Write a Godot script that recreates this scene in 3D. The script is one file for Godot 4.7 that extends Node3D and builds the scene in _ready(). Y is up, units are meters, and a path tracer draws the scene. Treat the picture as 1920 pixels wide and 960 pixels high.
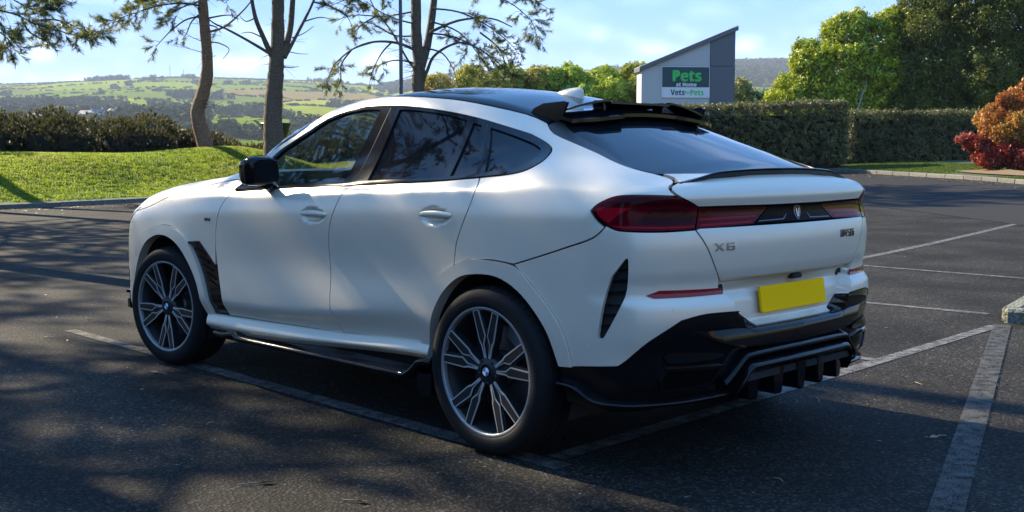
extends Node3D
# ---------------------------------------------------------------- state
var rng := RandomNumberGenerator.new()
var M := {}
var taken := {}
var SUN := Vector3(-0.84, 0.53, 0.07)

func _ready() -> void:
	rng.seed = 11
	setup_view()
	make_materials()
	make_setting()
	make_car()
	make_surroundings()
	make_small_things()

# ---------------------------------------------------------------- camera, sky, sun, exposure
func setup_view() -> void:
	var cam := Camera3D.new()
	cam.name = "camera"
	cam.fov = 26.1
	cam.near = 0.05
	cam.far = 9000.0
	add_child(cam)
	cam.position = Vector3(4.974, 1.311, 4.248)
	cam.rotation = Vector3(-0.0892, 0.795, 0.0)
	cam.current = true
	var sun := DirectionalLight3D.new()
	sun.name = "sun"
	sun.light_energy = 1.6
	sun.light_angular_distance = 0.5
	sun.light_color = Color(1.0, 0.93, 0.80)
	sun.shadow_enabled = true
	sun.sky_mode = DirectionalLight3D.SKY_MODE_LIGHT_ONLY
	add_child(sun)
	sun.look_at_from_position(SUN.normalized() * 50.0, Vector3.ZERO, Vector3.UP)
	var e := Environment.new()
	e.background_mode = Environment.BG_SKY
	var sm := ProceduralSkyMaterial.new()
	sm.sky_top_color = Color(0.385, 0.64, 0.94)
	sm.sky_horizon_color = Color(0.92, 0.945, 0.94)
	sm.sky_curve = 0.042
	sm.ground_bottom_color = Color(0.10, 0.12, 0.09)
	sm.ground_horizon_color = Color(0.55, 0.62, 0.66)
	sm.sun_angle_max = 40.0
	sm.sun_curve = 0.15
	sm.sky_energy_multiplier = 1.0
	sm.sky_cover = cloud_cover()
	var sky := Sky.new()
	sky.sky_material = sm
	e.sky = sky
	e.background_energy_multiplier = 0.54
	e.tonemap_mode = Environment.TONE_MAPPER_LINEAR
	e.tonemap_exposure = 3.15
	e.sdfgi_enabled = true
	e.ssao_enabled = true
	e.ssil_enabled = true
	e.fog_enabled = true
	e.fog_mode = Environment.FOG_MODE_EXPONENTIAL
	e.fog_density = 0.00014
	e.fog_light_color = Color(0.80, 0.86, 0.92)
	var we := WorldEnvironment.new()
	we.name = "world_environment"
	we.environment = e
	add_child(we)

func cloud_cover() -> ImageTexture:
	# soft cloud over the whole sky: low cumulus near the horizon, thin veils above
	var w := 1024
	var h := 512
	var im := Image.create(w, h, false, Image.FORMAT_RGBA8)
	im.fill(Color(1, 1, 1, 0))
	var n1 := FastNoiseLite.new()
	n1.seed = 5
	n1.frequency = 1.0
	n1.fractal_octaves = 5
	var n2 := FastNoiseLite.new()
	n2.seed = 9
	n2.frequency = 1.0
	n2.fractal_octaves = 4
	for j in 256:
		var el := (0.5 - (j + 0.5) / h) * PI
		var ce := cos(el)
		var se := sin(el)
		for i in w:
			var az := (i + 0.5) / w * TAU
			var d := Vector3(cos(az) * ce, se, sin(az) * ce)
			var hgt := 1.0 / (se + 0.12)
			var veil := n1.get_noise_3d(d.x * hgt * 0.9, 3.0, d.z * hgt * 2.0)
			var a := clampf((veil - 0.10) * 1.3, 0.0, 0.5) * clampf(el * 6.0, 0.0, 1.0)
			var low := n2.get_noise_3d(d.x * 15.0, se * 46.0, d.z * 15.0)
			var band := exp(-pow((el - 0.085) / 0.035, 2.0))
			a = maxf(a, clampf((low - 0.14) * 3.6, 0.0, 0.95) * band)
			if a > 0.004:
				im.set_pixel(i, j, Color(0.95, 0.96, 0.97, a * 0.5))
	return ImageTexture.create_from_image(im)

# ---------------------------------------------------------------- naming and tagging
func numbered(called: String) -> String:
	if not taken.has(called):
		taken[called] = 0
		return called
	taken[called] += 1
	return "%s_%03d" % [called, taken[called]]

func tag(o: Node3D, label: String, category: String, group := "", kind := "") -> void:
	if label != "":
		o.set_meta("label", label)
	if category != "":
		o.set_meta("category", category)
	if group != "":
		o.set_meta("group", group)
	if kind != "":
		o.set_meta("kind", kind)

func thing(called: String, label: String, category: String, at := Vector3.ZERO, turn := 0.0, group := "") -> Node3D:
	var o := Node3D.new()
	o.name = numbered(called)
	add_child(o)
	o.position = at
	o.rotation.y = turn
	tag(o, label, category, group)
	return o

func obj(called: String, mesh: Mesh, mat: Material, parent: Node = null) -> MeshInstance3D:
	var o := MeshInstance3D.new()
	o.name = numbered(called) if parent == null else called
	o.mesh = mesh
	o.material_override = mat
	if parent == null:
		add_child(o)
	else:
		parent.add_child(o, true)
	return o

func struct(called: String, mesh: Mesh, mat: Material) -> MeshInstance3D:
	var o := obj(called, mesh, mat)
	o.set_meta("kind", "structure")
	return o

# ---------------------------------------------------------------- mesh builder
class MB:
	var v := PackedVector3Array()
	var n := PackedVector3Array()
	var uv := PackedVector2Array()
	var c := PackedColorArray()
	var idx := PackedInt32Array()
	var col := Color.WHITE
	var use_c := false
	func vert(p: Vector3, nn: Vector3, t := Vector2.ZERO) -> int:
		v.push_back(p)
		n.push_back(nn)
		uv.push_back(t)
		c.push_back(col)
		return v.size() - 1
	func tri(a: int, b: int, d: int) -> void:
		var g := (v[b] - v[a]).cross(v[d] - v[a])
		if g.length_squared() < 1e-16:
			return
		if g.dot(n[a] + n[b] + n[d]) < 0.0:
			idx.append_array(PackedInt32Array([a, b, d]))
		else:
			idx.append_array(PackedInt32Array([a, d, b]))
	func quad(a: int, b: int, d: int, e: int) -> void:
		tri(a, b, d)
		tri(a, d, e)
	func face(pts: Array, out: Vector3) -> void:
		# flat convex polygon whose normal is turned to the side of out
		var g: Vector3 = (pts[1] - pts[0]).cross(pts[2] - pts[0])
		if pts.size() > 3 and g.length_squared() < 1e-12:
			g = (pts[2] - pts[0]).cross(pts[3] - pts[0])
		g = g.normalized()
		if g.dot(out) < 0.0:
			g = -g
		var ids := []
		for p in pts:
			ids.append(vert(p, g))
		for i in range(1, pts.size() - 1):
			tri(ids[0], ids[i], ids[i + 1])
	func box(ctr: Vector3, s: Vector3, b := Basis.IDENTITY, bev := 0.0) -> void:
		var h := s * 0.5
		var ax := [b.x, b.y, b.z]
		var hh := [h.x, h.y, h.z]
		for k in 3:
			for sg in [-1.0, 1.0]:
				var u: Vector3 = ax[(k + 1) % 3]
				var w: Vector3 = ax[(k + 2) % 3]
				var hu: float = hh[(k + 1) % 3] - bev
				var hw: float = hh[(k + 2) % 3] - bev
				var o: Vector3 = ctr + ax[k] * hh[k] * sg
				face([o + u * hu + w * hw, o - u * hu + w * hw, o - u * hu - w * hw, o + u * hu - w * hw], ax[k] * sg)
		if bev > 0.0:
			for k in 3:
				var u: Vector3 = ax[(k + 1) % 3]
				var w: Vector3 = ax[(k + 2) % 3]
				var hu: float = hh[(k + 1) % 3]
				var hw: float = hh[(k + 2) % 3]
				var hk: Vector3 = ax[k] * (hh[k] - bev)
				for su in [-1.0, 1.0]:
					for sw in [-1.0, 1.0]:
						var p: Vector3 = ctr + u * hu * su + w * (hw - bev) * sw
						var q: Vector3 = ctr + u * (hu - bev) * su + w * hw * sw
						face([p + hk, q + hk, q - hk, p - hk], u * su + w * sw)
			for sx in [-1.0, 1.0]:
				for sy in [-1.0, 1.0]:
					for sz in [-1.0, 1.0]:
						face([ctr + b.x * h.x * sx + b.y * (h.y - bev) * sy + b.z * (h.z - bev) * sz, ctr + b.x * (h.x - bev) * sx + b.y * h.y * sy + b.z * (h.z - bev) * sz, ctr + b.x * (h.x - bev) * sx + b.y * (h.y - bev) * sy + b.z * h.z * sz], b.x * sx + b.y * sy + b.z * sz)
	func grid(rows: Array, closed := false, uvs := Vector2.ONE) -> void:
		# smooth surface through rows of points; normals from neighbours
		var nr := rows.size()
		var nc: int = rows[0].size()
		var base := v.size()
		for r in nr:
			for k in nc:
				var k0 := k - 1
				var k1 := k + 1
				if closed:
					k0 = (k - 1 + nc) % nc
					k1 = (k + 1) % nc
				var pa: Vector3 = rows[r][clampi(k0, 0, nc - 1)]
				var pb: Vector3 = rows[r][clampi(k1, 0, nc - 1)]
				var pc: Vector3 = rows[maxi(r - 1, 0)][k]
				var pd: Vector3 = rows[mini(r + 1, nr - 1)][k]
				var g := (pb - pa).cross(pd - pc).normalized()
				vert(rows[r][k], g, Vector2(float(k) / (nc - 1) * uvs.x, float(r) / (nr - 1) * uvs.y))
		var last := nc if closed else nc - 1
		for r in nr - 1:
			for k in last:
				var k1 := (k + 1) % nc
				quad(base + r * nc + k, base + r * nc + k1, base + (r + 1) * nc + k1, base + (r + 1) * nc + k)
	func tube(path: Array, radii: Array, sides := 8, caps := true) -> void:
		var rows := []
		var up := Vector3(0.13, 0.9, 0.37).normalized()
		var rr := []
		for i in path.size():
			var d: Vector3 = (path[mini(i + 1, path.size() - 1)] - path[maxi(i - 1, 0)]).normalized()
			var a := up - d * up.dot(d)
			if a.length() < 0.05:
				a = Vector3.RIGHT - d * d.x
			a = a.normalized()
			up = a
			var b := d.cross(a)
			var row := []
			for k in sides:
				var t := TAU * k / sides
				row.append((a * cos(t) + b * sin(t)))
			rr.append(row)
		var base := v.size()
		for i in path.size():
			for k in sides:
				var q: Vector3 = rr[i][k]
				vert(path[i] + q * radii[i], q, Vector2(float(k) / sides, float(i)))
		for i in path.size() - 1:
			for k in sides:
				var k1 := (k + 1) % sides
				quad(base + i * sides + k, base + i * sides + k1, base + (i + 1) * sides + k1, base + (i + 1) * sides + k)
		if caps:
			for e in [0, path.size() - 1]:
				var other := 1 if e == 0 else path.size() - 2
				var nn: Vector3 = (path[e] - path[other]).normalized()
				var c0 := vert(path[e], nn)
				var ring := []
				for k in sides:
					ring.append(vert(path[e] + rr[e][k] * radii[e], nn))
				for k in sides:
					tri(c0, ring[k], ring[(k + 1) % sides])
	func lathe(prof: Array, xf: Transform3D, segs := 48, a0 := 0.0, a1 := TAU) -> void:
		# prof: Vector2(radius, along); axis is the local z
		var base := v.size()
		var m := prof.size()
		for s in segs + 1:
			var t := a0 + (a1 - a0) * s / segs
			for k in m:
				var p: Vector2 = prof[k]
				var q: Vector2 = prof[mini(k + 1, m - 1)] - prof[maxi(k - 1, 0)]
				var nn := Vector2(q.y, -q.x).normalized()
				vert(xf * Vector3(p.x * cos(t), p.x * sin(t), p.y), (xf.basis * Vector3(nn.x * cos(t), nn.x * sin(t), nn.y)).normalized(), Vector2(float(s) / segs, float(k) / m))
		for s in segs:
			for k in m - 1:
				quad(base + s * m + k, base + s * m + k + 1, base + (s + 1) * m + k + 1, base + (s + 1) * m + k)
	func plate(poly: PackedVector2Array, xf: Transform3D, z0: float, z1: float, bev := 0.0) -> void:
		# polygon in local xy pushed from z0 to z1, the z1 side bevelled
		var top := poly
		if bev > 0.0:
			var sh := Geometry2D.offset_polygon(poly, -bev)
			if sh.size() == 1 and sh[0].size() == poly.size():
				top = sh[0]
				# line the two outlines up
				var best := 0
				for k in top.size():
					if top[k].distance_squared_to(poly[0]) < top[best].distance_squared_to(poly[0]):
						best = k
				var t2 := PackedVector2Array()
				for k in top.size():
					t2.push_back(top[(best + k) % top.size()])
				if t2.size() > 2 and t2[1].distance_squared_to(poly[1]) > t2[t2.size() - 1].distance_squared_to(poly[1]):
					var t3 := PackedVector2Array([t2[0]])
					for k in range(t2.size() - 1, 0, -1):
						t3.push_back(t2[k])
					t2 = t3
				top = t2
			else:
				bev = 0.0
		var zs := signf(z1 - z0)
		var tris := Geometry2D.triangulate_polygon(top)
		var nz := (xf.basis * Vector3(0, 0, zs)).normalized()
		var ids := []
		for p in top:
			ids.append(vert(xf * Vector3(p.x, p.y, z1), nz, p))
		for k in range(0, tris.size(), 3):
			tri(ids[tris[k]], ids[tris[k + 1]], ids[tris[k + 2]])
		var ctr := Vector2.ZERO
		for p in poly:
			ctr += p
		ctr /= poly.size()
		var cw := Geometry2D.is_polygon_clockwise(poly)
		var m := poly.size()
		for k in m:
			var a := poly[k]
			var b := poly[(k + 1) % m]
			var e := (b - a).normalized()
			var o2 := Vector2(-e.y, e.x) if cw else Vector2(e.y, -e.x)
			var o := xf.basis * Vector3(o2.x, o2.y, 0)
			var zb := z1 - zs * bev
			face([xf * Vector3(a.x, a.y, z0), xf * Vector3(b.x, b.y, z0), xf * Vector3(b.x, b.y, zb), xf * Vector3(a.x, a.y, zb)], o)
			if bev > 0.0:
				var ta := top[k]
				var tb := top[(k + 1) % m]
				face([xf * Vector3(a.x, a.y, zb), xf * Vector3(b.x, b.y, zb), xf * Vector3(tb.x, tb.y, z1), xf * Vector3(ta.x, ta.y, z1)], o + nz)
	func mesh() -> ArrayMesh:
		var a := []
		a.resize(Mesh.ARRAY_MAX)
		a[Mesh.ARRAY_VERTEX] = v
		a[Mesh.ARRAY_NORMAL] = n
		a[Mesh.ARRAY_TEX_UV] = uv
		if use_c:
			a[Mesh.ARRAY_COLOR] = c
		a[Mesh.ARRAY_INDEX] = idx
		var m := ArrayMesh.new()
		m.add_surface_from_arrays(Mesh.PRIMITIVE_TRIANGLES, a)
		return m
	func mirrored() -> MB:
		# the same shape on the other side of the plane z = 0
		var o := MB.new()
		o.use_c = use_c
		o.uv = uv
		o.c = c
		for k in v.size():
			o.v.push_back(Vector3(v[k].x, v[k].y, -v[k].z))
			o.n.push_back(Vector3(n[k].x, n[k].y, -n[k].z))
		for k in range(0, idx.size(), 3):
			o.idx.append_array(PackedInt32Array([idx[k], idx[k + 2], idx[k + 1]]))
		return o

func blend(points: Array, per := 4) -> PackedVector2Array:
	# open Catmull-Rom curve through points given as [x, y, x, y, ...]
	var p := PackedVector2Array()
	for k in range(0, points.size(), 2):
		p.push_back(Vector2(points[k], points[k + 1]))
	if p.size() < 3:
		return p
	var out := PackedVector2Array()
	for k in p.size() - 1:
		var a := p[maxi(k - 1, 0)]
		var d := p[mini(k + 2, p.size() - 1)]
		for s in per:
			out.push_back(p[k].cubic_interpolate(p[k + 1], a, d, float(s) / per))
	out.push_back(p[p.size() - 1])
	return out

func outline(parts: Array, per := 4) -> PackedVector2Array:
	# closed outline of smooth pieces that meet in corners
	var out := PackedVector2Array()
	for q in parts:
		var s: PackedVector2Array = q if q is PackedVector2Array else blend(q, per)
		for a in s:
			if out.is_empty() or out[out.size() - 1].distance_to(a) > 0.0015:
				out.push_back(a)
	if out.size() > 2 and out[0].distance_to(out[out.size() - 1]) < 0.0015:
		out.remove_at(out.size() - 1)
	return out

func back(p: PackedVector2Array) -> PackedVector2Array:
	var q := p.duplicate()
	q.reverse()
	return q

func shrink(p: PackedVector2Array, d: float) -> PackedVector2Array:
	var r := Geometry2D.offset_polygon(p, -d)
	var best := p
	var area := -1.0
	for q in r:
		var s := 0.0
		for k in q.size():
			s += q[k].cross(q[(k + 1) % q.size()])
		if absf(s) > area:
			area = absf(s)
			best = q
	return best

# ---------------------------------------------------------------- the car's body surface
# x runs to the rear, y up, z to the car's left; the skin is where body(p) = 0
# per level, from the underside up to the roof rail: [x, y, ...] and [x, half width, ...]
const LEVELS := [
	[[-2.4, 0.2, 2.4, 0.2],
		[-2.4, 0.84, -1.5, 0.88, 1.5, 0.88, 2.4, 0.86]],
	[[-2.4, 0.27, -1, 0.275, 1.06, 0.35, 2.4, 0.36],
		[-2.4, 0.88, -1.9, 0.935, -1.5, 0.935, -1, 0.905, 1, 0.915, 1.5, 0.945, 2.1, 0.935, 2.4, 0.9]],
	[[-2.4, 0.36, -1, 0.36, 1.06, 0.44, 2.4, 0.47],
		[-2.4, 0.89, -1.9, 0.955, -1.5, 0.965, -0.9, 0.908, 0, 0.904, 0.9, 0.916, 1.5, 0.975, 2.05, 0.95, 2.4, 0.91]],
	[[-2.4, 0.47, -0.6, 0.475, 0.27, 0.525, 0.88, 0.59, 2.4, 0.62],
		[-2.4, 0.895, -1.9, 0.962, -1.5, 0.978, -0.9, 0.953, 0, 0.955, 0.9, 0.958, 1.5, 0.988, 2.05, 0.957, 2.4, 0.915]],
	[[-2.4, 0.7, 0, 0.74, 2.4, 0.78],
		[-2.4, 0.89, -1.9, 0.96, -1.5, 0.976, -0.9, 0.945, 0, 0.942, 0.9, 0.95, 1.5, 0.985, 2.05, 0.955, 2.4, 0.915]],
	[[-2.4, 0.85, -1.5, 0.95, 0, 1, 1, 1.04, 2.4, 1.06],
		[-2.4, 0.84, -1.9, 0.94, -1.5, 0.957, -0.9, 0.948, 0, 0.958, 0.9, 0.965, 1.5, 0.982, 2.05, 0.953, 2.4, 0.905]],
	[[-2.4, 0.95, -1.96, 1.02, -1.5, 1.06, -0.7, 1.075, -0.1, 1.09, 0.47, 1.12, 1.38, 1.157, 2.4, 1.19],
		[-2.4, 0.74, -1.9, 0.86, -1.5, 0.905, -0.9, 0.922, 0, 0.942, 0.9, 0.948, 1.5, 0.955, 2.05, 0.915, 2.4, 0.83]],
	[[-2.4, 1, -1.96, 1.08, -1.5, 1.13, -0.85, 1.125, -0.15, 1.144, 0.4, 1.169, 0.98, 1.197, 1.37, 1.222, 1.5, 1.236, 1.8, 1.262, 2.1, 1.25, 2.4, 1.25],
		[-2.4, 0.7, -1.9, 0.79, -1.5, 0.82, -0.9, 0.87, 0, 0.895, 0.9, 0.898, 1.37, 0.89, 1.8, 0.855, 2.1, 0.8, 2.4, 0.72]],
	[[-2.4, 1.05, -1.5, 1.18, -0.85, 1.2, -0.59, 1.324, -0.426, 1.4, -0.28, 1.461, -0.13, 1.526, 0.03, 1.56, 0.185, 1.578, 0.39, 1.577, 0.567, 1.566, 0.806, 1.537, 1.05, 1.5, 1.276, 1.452, 1.443, 1.415, 1.6, 1.375, 1.9, 1.315, 2.15, 1.265, 2.4, 1.27],
		[-2.4, 0.5, -1.9, 0.6, -1.5, 0.65, -0.9, 0.8, -0.59, 0.74, -0.28, 0.685, 0, 0.655, 0.4, 0.635, 0.8, 0.63, 1.2, 0.635, 1.5, 0.655, 1.8, 0.68, 2.1, 0.7, 2.4, 0.62]],
]
const TOP_LINE := [-2.6, 0.66, -2.45, 0.88, -2.35, 1, -2.2, 1.085, -2, 1.15, -1.7, 1.195, -1.3, 1.225, -1.05, 1.235, -0.82, 1.375, -0.6, 1.485, -0.35, 1.58, -0.1, 1.645, 0.2, 1.685, 0.45, 1.695, 0.7, 1.682, 1, 1.645, 1.25, 1.59, 1.5, 1.52, 1.8, 1.415, 2.1, 1.305, 2.25, 1.25, 2.36, 1.235, 2.6, 1.2]
const CAMBER := [-2.5, 0.12, -1.2, 0.1, -1, 0.04, -0.6, 0.02, -0.1, 0.12, 0.3, 0.175, 1.2, 0.17, 1.8, 0.13, 2.2, 0.1, 2.4, 0.06]
const SWEEP := [-2.5, 0.12, -1.2, 0.15, -0.9, 0.22, -0.3, 0.22, 0.2, 0.05, 0.5, 0, 2.5, 0]
const TAIL_LINE := [0.1, 2.2, 0.2, 2.28, 0.3, 2.36, 0.42, 2.425, 0.52, 2.43, 0.6, 2.45, 0.66, 2.455, 0.72, 2.45, 0.765, 2.42, 0.8, 2.42, 0.86, 2.432, 0.95, 2.437, 1.02, 2.428, 1.04, 2.418, 1.105, 2.41, 1.15, 2.418, 1.175, 2.41, 1.22, 2.38, 1.26, 2.35, 1.35, 2.25]
const TAIL_PLAN := [0, 0, 0.2, 0.008, 0.4, 0.022, 0.6, 0.045, 0.7, 0.07, 0.8, 0.115, 0.87, 0.165, 0.92, 0.23, 0.95, 0.32, 0.98, 0.45, 1.1, 1.2]
const NOSE_LINE := [0.1, 2.2, 0.25, 2.34, 0.4, 2.43, 0.7, 2.45, 0.85, 2.43, 0.95, 2.38, 1.1, 2.25]
const NOSE_PLAN := [0, 0, 0.3, 0.02, 0.5, 0.06, 0.65, 0.11, 0.75, 0.16, 0.85, 0.25, 0.925, 0.38, 0.97, 0.6, 1, 1.2]
const RECESS := [0.56, 0, 0.60, 0, 0.625, 0.05, 0.70, 0.056, 0.77, 0.045, 0.80, 0.03, 0.815, 0, 0.9, 0]
const HANDLES := [Vector2(0.137, 1.010), Vector2(1.131, 1.043)]
var w_tab := PackedFloat32Array()
var top_tab := PackedFloat32Array()
var camber_tab := PackedFloat32Array()
var sweep_tab := PackedFloat32Array()
var tail_tab := PackedFloat32Array()
var tailplan_tab := PackedFloat32Array()
var nose_tab := PackedFloat32Array()
var noseplan_tab := PackedFloat32Array()
var recess_tab := PackedFloat32Array()

func slopes(x: PackedFloat64Array, y: PackedFloat64Array) -> PackedFloat64Array:
	var n := x.size()
	var m := PackedFloat64Array()
	m.resize(n)
	m[0] = (y[1] - y[0]) / (x[1] - x[0])
	m[n - 1] = (y[n - 1] - y[n - 2]) / (x[n - 1] - x[n - 2])
	for i in range(1, n - 1):
		var h0 := x[i] - x[i - 1]
		var h1 := x[i + 1] - x[i]
		var d0 := (y[i] - y[i - 1]) / h0
		var d1 := (y[i + 1] - y[i]) / h1
		if d0 * d1 > 0.0:
			var w1 := 2.0 * h1 + h0
			var w2 := h1 + 2.0 * h0
			m[i] = (w1 + w2) / (w1 / d0 + w2 / d1)
	return m

func hermite(x: PackedFloat64Array, y: PackedFloat64Array, m: PackedFloat64Array, at: float) -> float:
	var n := x.size()
	if at <= x[0]:
		return y[0] + m[0] * (at - x[0])
	if at >= x[n - 1]:
		return y[n - 1] + m[n - 1] * (at - x[n - 1])
	var i := 0
	while at > x[i + 1]:
		i += 1
	var h := x[i + 1] - x[i]
	var t := (at - x[i]) / h
	var t2 := t * t
	var t3 := t2 * t
	return (2.0 * t3 - 3.0 * t2 + 1.0) * y[i] + (t3 - 2.0 * t2 + t) * h * m[i] + (3.0 * t2 - 2.0 * t3) * y[i + 1] + (t3 - t2) * h * m[i + 1]

func table(pairs: Array, a: float, step: float, count: int) -> PackedFloat32Array:
	var x := PackedFloat64Array()
	var y := PackedFloat64Array()
	for k in range(0, pairs.size(), 2):
		x.push_back(pairs[k])
		y.push_back(pairs[k + 1])
	var m := slopes(x, y)
	var out := PackedFloat32Array()
	for k in count:
		out.push_back(hermite(x, y, m, a + step * k))
	return out

func look(t: PackedFloat32Array, u: float) -> float:
	# uniform cubic B-spline
	var i := clampi(int(u), 1, t.size() - 3)
	var s := u - i
	var r := 1.0 - s
	var s2 := s * s
	return (r * r * r * t[i - 1] + (3.0 * s2 * s - 6.0 * s2 + 4.0) * t[i] + (1.0 + 3.0 * (s + s2 - s2 * s)) * t[i + 1] + s2 * s * t[i + 2]) / 6.0

func bake_body() -> void:
	top_tab = table(TOP_LINE, -2.6, 0.03, 180)
	camber_tab = table(CAMBER, -2.6, 0.05, 110)
	sweep_tab = table(SWEEP, -2.6, 0.05, 110)
	tail_tab = table(TAIL_LINE, 0.1, 0.012, 110)
	tailplan_tab = table(TAIL_PLAN, -0.04, 0.02, 62)
	nose_tab = table(NOSE_LINE, 0.1, 0.02, 60)
	noseplan_tab = table(NOSE_PLAN, -0.04, 0.02, 62)
	recess_tab = table(RECESS, 0.56, 0.008, 44)
	var ys := []
	var zs := []
	for l in LEVELS:
		ys.append(table(l[0], -2.6, 0.025, 209))
		zs.append(table(l[1], -2.6, 0.025, 209))
	var n := LEVELS.size()
	w_tab.resize(209 * 84)
	for i in 209:
		var x := PackedFloat64Array()
		var y := PackedFloat64Array()
		for k in n:
			x.push_back(ys[k][i])
			y.push_back(zs[k][i])
		var m := slopes(x, y)
		m[n - 1] = minf(m[n - 1], -0.6)
		for j in 84:
			w_tab[j * 209 + i] = hermite(x, y, m, 0.1 + 0.02 * j)

func half_width(x: float, y: float) -> float:
	var u := (x + 2.6) / 0.025
	var w := (y - 0.1) / 0.02
	var i := clampi(int(u), 1, 206)
	var j := clampi(int(w), 1, 81)
	var s := u - i
	var t := w - j
	var r := 1.0 - s
	var s2 := s * s
	var a0 := r * r * r
	var a1 := 3.0 * s2 * s - 6.0 * s2 + 4.0
	var a2 := 1.0 + 3.0 * (s + s2 - s2 * s)
	var a3 := s2 * s
	var q := 1.0 - t
	var t2 := t * t
	var o := (j - 1) * 209 + i - 1
	var v := q * q * q * (a0 * w_tab[o] + a1 * w_tab[o + 1] + a2 * w_tab[o + 2] + a3 * w_tab[o + 3])
	o += 209
	v += (3.0 * t2 * t - 6.0 * t2 + 4.0) * (a0 * w_tab[o] + a1 * w_tab[o + 1] + a2 * w_tab[o + 2] + a3 * w_tab[o + 3])
	o += 209
	v += (1.0 + 3.0 * (t + t2 - t2 * t)) * (a0 * w_tab[o] + a1 * w_tab[o + 1] + a2 * w_tab[o + 2] + a3 * w_tab[o + 3])
	o += 209
	v += t2 * t * (a0 * w_tab[o] + a1 * w_tab[o + 1] + a2 * w_tab[o + 2] + a3 * w_tab[o + 3])
	v /= 36.0
	if y > 0.94 and y < 1.12:
		for h in HANDLES:
			var dx: float = (x - h.x) / 0.118
			var dy: float = (y - h.y) / (0.043 - 0.008 * dx)
			var d := dx * dx + dy * dy
			if d < 1.0:
				v -= 0.019 * smoothstep(0.0, 0.8, 1.0 - d)
	return v

func top_height(x: float, z: float) -> float:
	var u := (x + 2.6) / 0.05
	var z2 := z * z
	return look(top_tab, (x - look(sweep_tab, u) * z2 + 2.6) / 0.03) - look(camber_tab, u) * z2

func soft_max(a: float, b: float, k: float) -> float:
	var d := k - absf(a - b)
	return maxf(a, b) + (d * d / (4.0 * k) if d > 0.0 else 0.0)

func body(p: Vector3) -> float:
	var az := absf(p.z)
	var v := soft_max(az - half_width(p.x, p.y), (p.y - top_height(p.x, az)) * 0.9, 0.045)
	if p.x > 1.5:
		var back_x := look(tail_tab, (p.y - 0.1) / 0.012) - look(tailplan_tab, (az + 0.04) / 0.02)
		if p.y > 0.6 and p.y < 0.82:
			var wid := 0.372 + (p.y - 0.61) * 0.82
			back_x -= look(recess_tab, (p.y - 0.56) / 0.008) * (1.0 - smoothstep(wid - 0.022, wid + 0.012, az))
		v = soft_max(v, p.x - back_x, 0.05)
	elif p.x < -1.3:
		v = soft_max(v, -p.x - look(nose_tab, (p.y - 0.1) / 0.02) + look(noseplan_tab, (az + 0.04) / 0.02), 0.05)
	return v

func body_normal(p: Vector3) -> Vector3:
	var e := 0.0035
	return Vector3(body(p + Vector3(e, 0, 0)) - body(p - Vector3(e, 0, 0)), body(p + Vector3(0, e, 0)) - body(p - Vector3(0, e, 0)), body(p + Vector3(0, 0, e)) - body(p - Vector3(0, 0, e))).normalized()

enum { SIDE, TOP, TAIL, NOSE }
const TAIL_X := 1.6
const NOSE_X := -1.5

func on_body(a: float, b: float, pr: int) -> Vector3:
	# a point of the skin: SIDE (x, y), TOP (x, z), TAIL and NOSE (angle in plan, y)
	var o: Vector3
	var d: Vector3
	var far := 1.3
	match pr:
		SIDE:
			o = Vector3(a, b, 1.3)
			d = Vector3(0, 0, -1)
		TOP:
			o = Vector3(a, 1.95, b)
			d = Vector3(0, -1, 0)
		TAIL:
			var r := Vector3(cos(a), 0, sin(a))
			o = Vector3(TAIL_X, b, 0) + r * 1.3
			d = -r
		_:
			var r := Vector3(-cos(a), 0, sin(a))
			o = Vector3(NOSE_X, b, 0) + r * 1.3
			d = -r
	var t0 := 0.0
	var t1 := far
	var f0 := body(o)
	var f1 := body(o + d * t1)
	if f1 > 0.0:
		var best := 1e9
		for k in 40:
			var q := o + d * far * k / 39.0
			var v := body(q)
			if v < best:
				best = v
				t1 = far * k / 39.0
		f1 = best
		if best > 0.0:
			return o + d * t1
	for k in 26:
		var t := (t0 + t1) * 0.5 if k % 3 == 2 else t0 + (t1 - t0) * clampf(f0 / (f0 - f1), 0.02, 0.98)
		var v := body(o + d * t)
		if absf(v) < 2e-5:
			return o + d * t
		if v > 0.0:
			t0 = t
			f0 = v
		else:
			t1 = t
			f1 = v
	return o + d * (t0 + t1) * 0.5

func skin(a: float, b: float, pr: int, off: float, bump) -> Array:
	var p := on_body(a, b, pr)
	var n := body_normal(p)
	if bump != null:
		var e := 0.004
		var q0 := p + n * (off + float(bump.call(a, b)))
		var pa := on_body(a + e, b, pr)
		var pb := on_body(a, b + e, pr)
		pa += body_normal(pa) * (off + float(bump.call(a + e, b)))
		pb += body_normal(pb) * (off + float(bump.call(a, b + e)))
		var g := (pa - q0).cross(pb - q0).normalized()
		if g.dot(n) < 0.0:
			g = -g
		return [q0, g]
	return [p + n * off, n]

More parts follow.
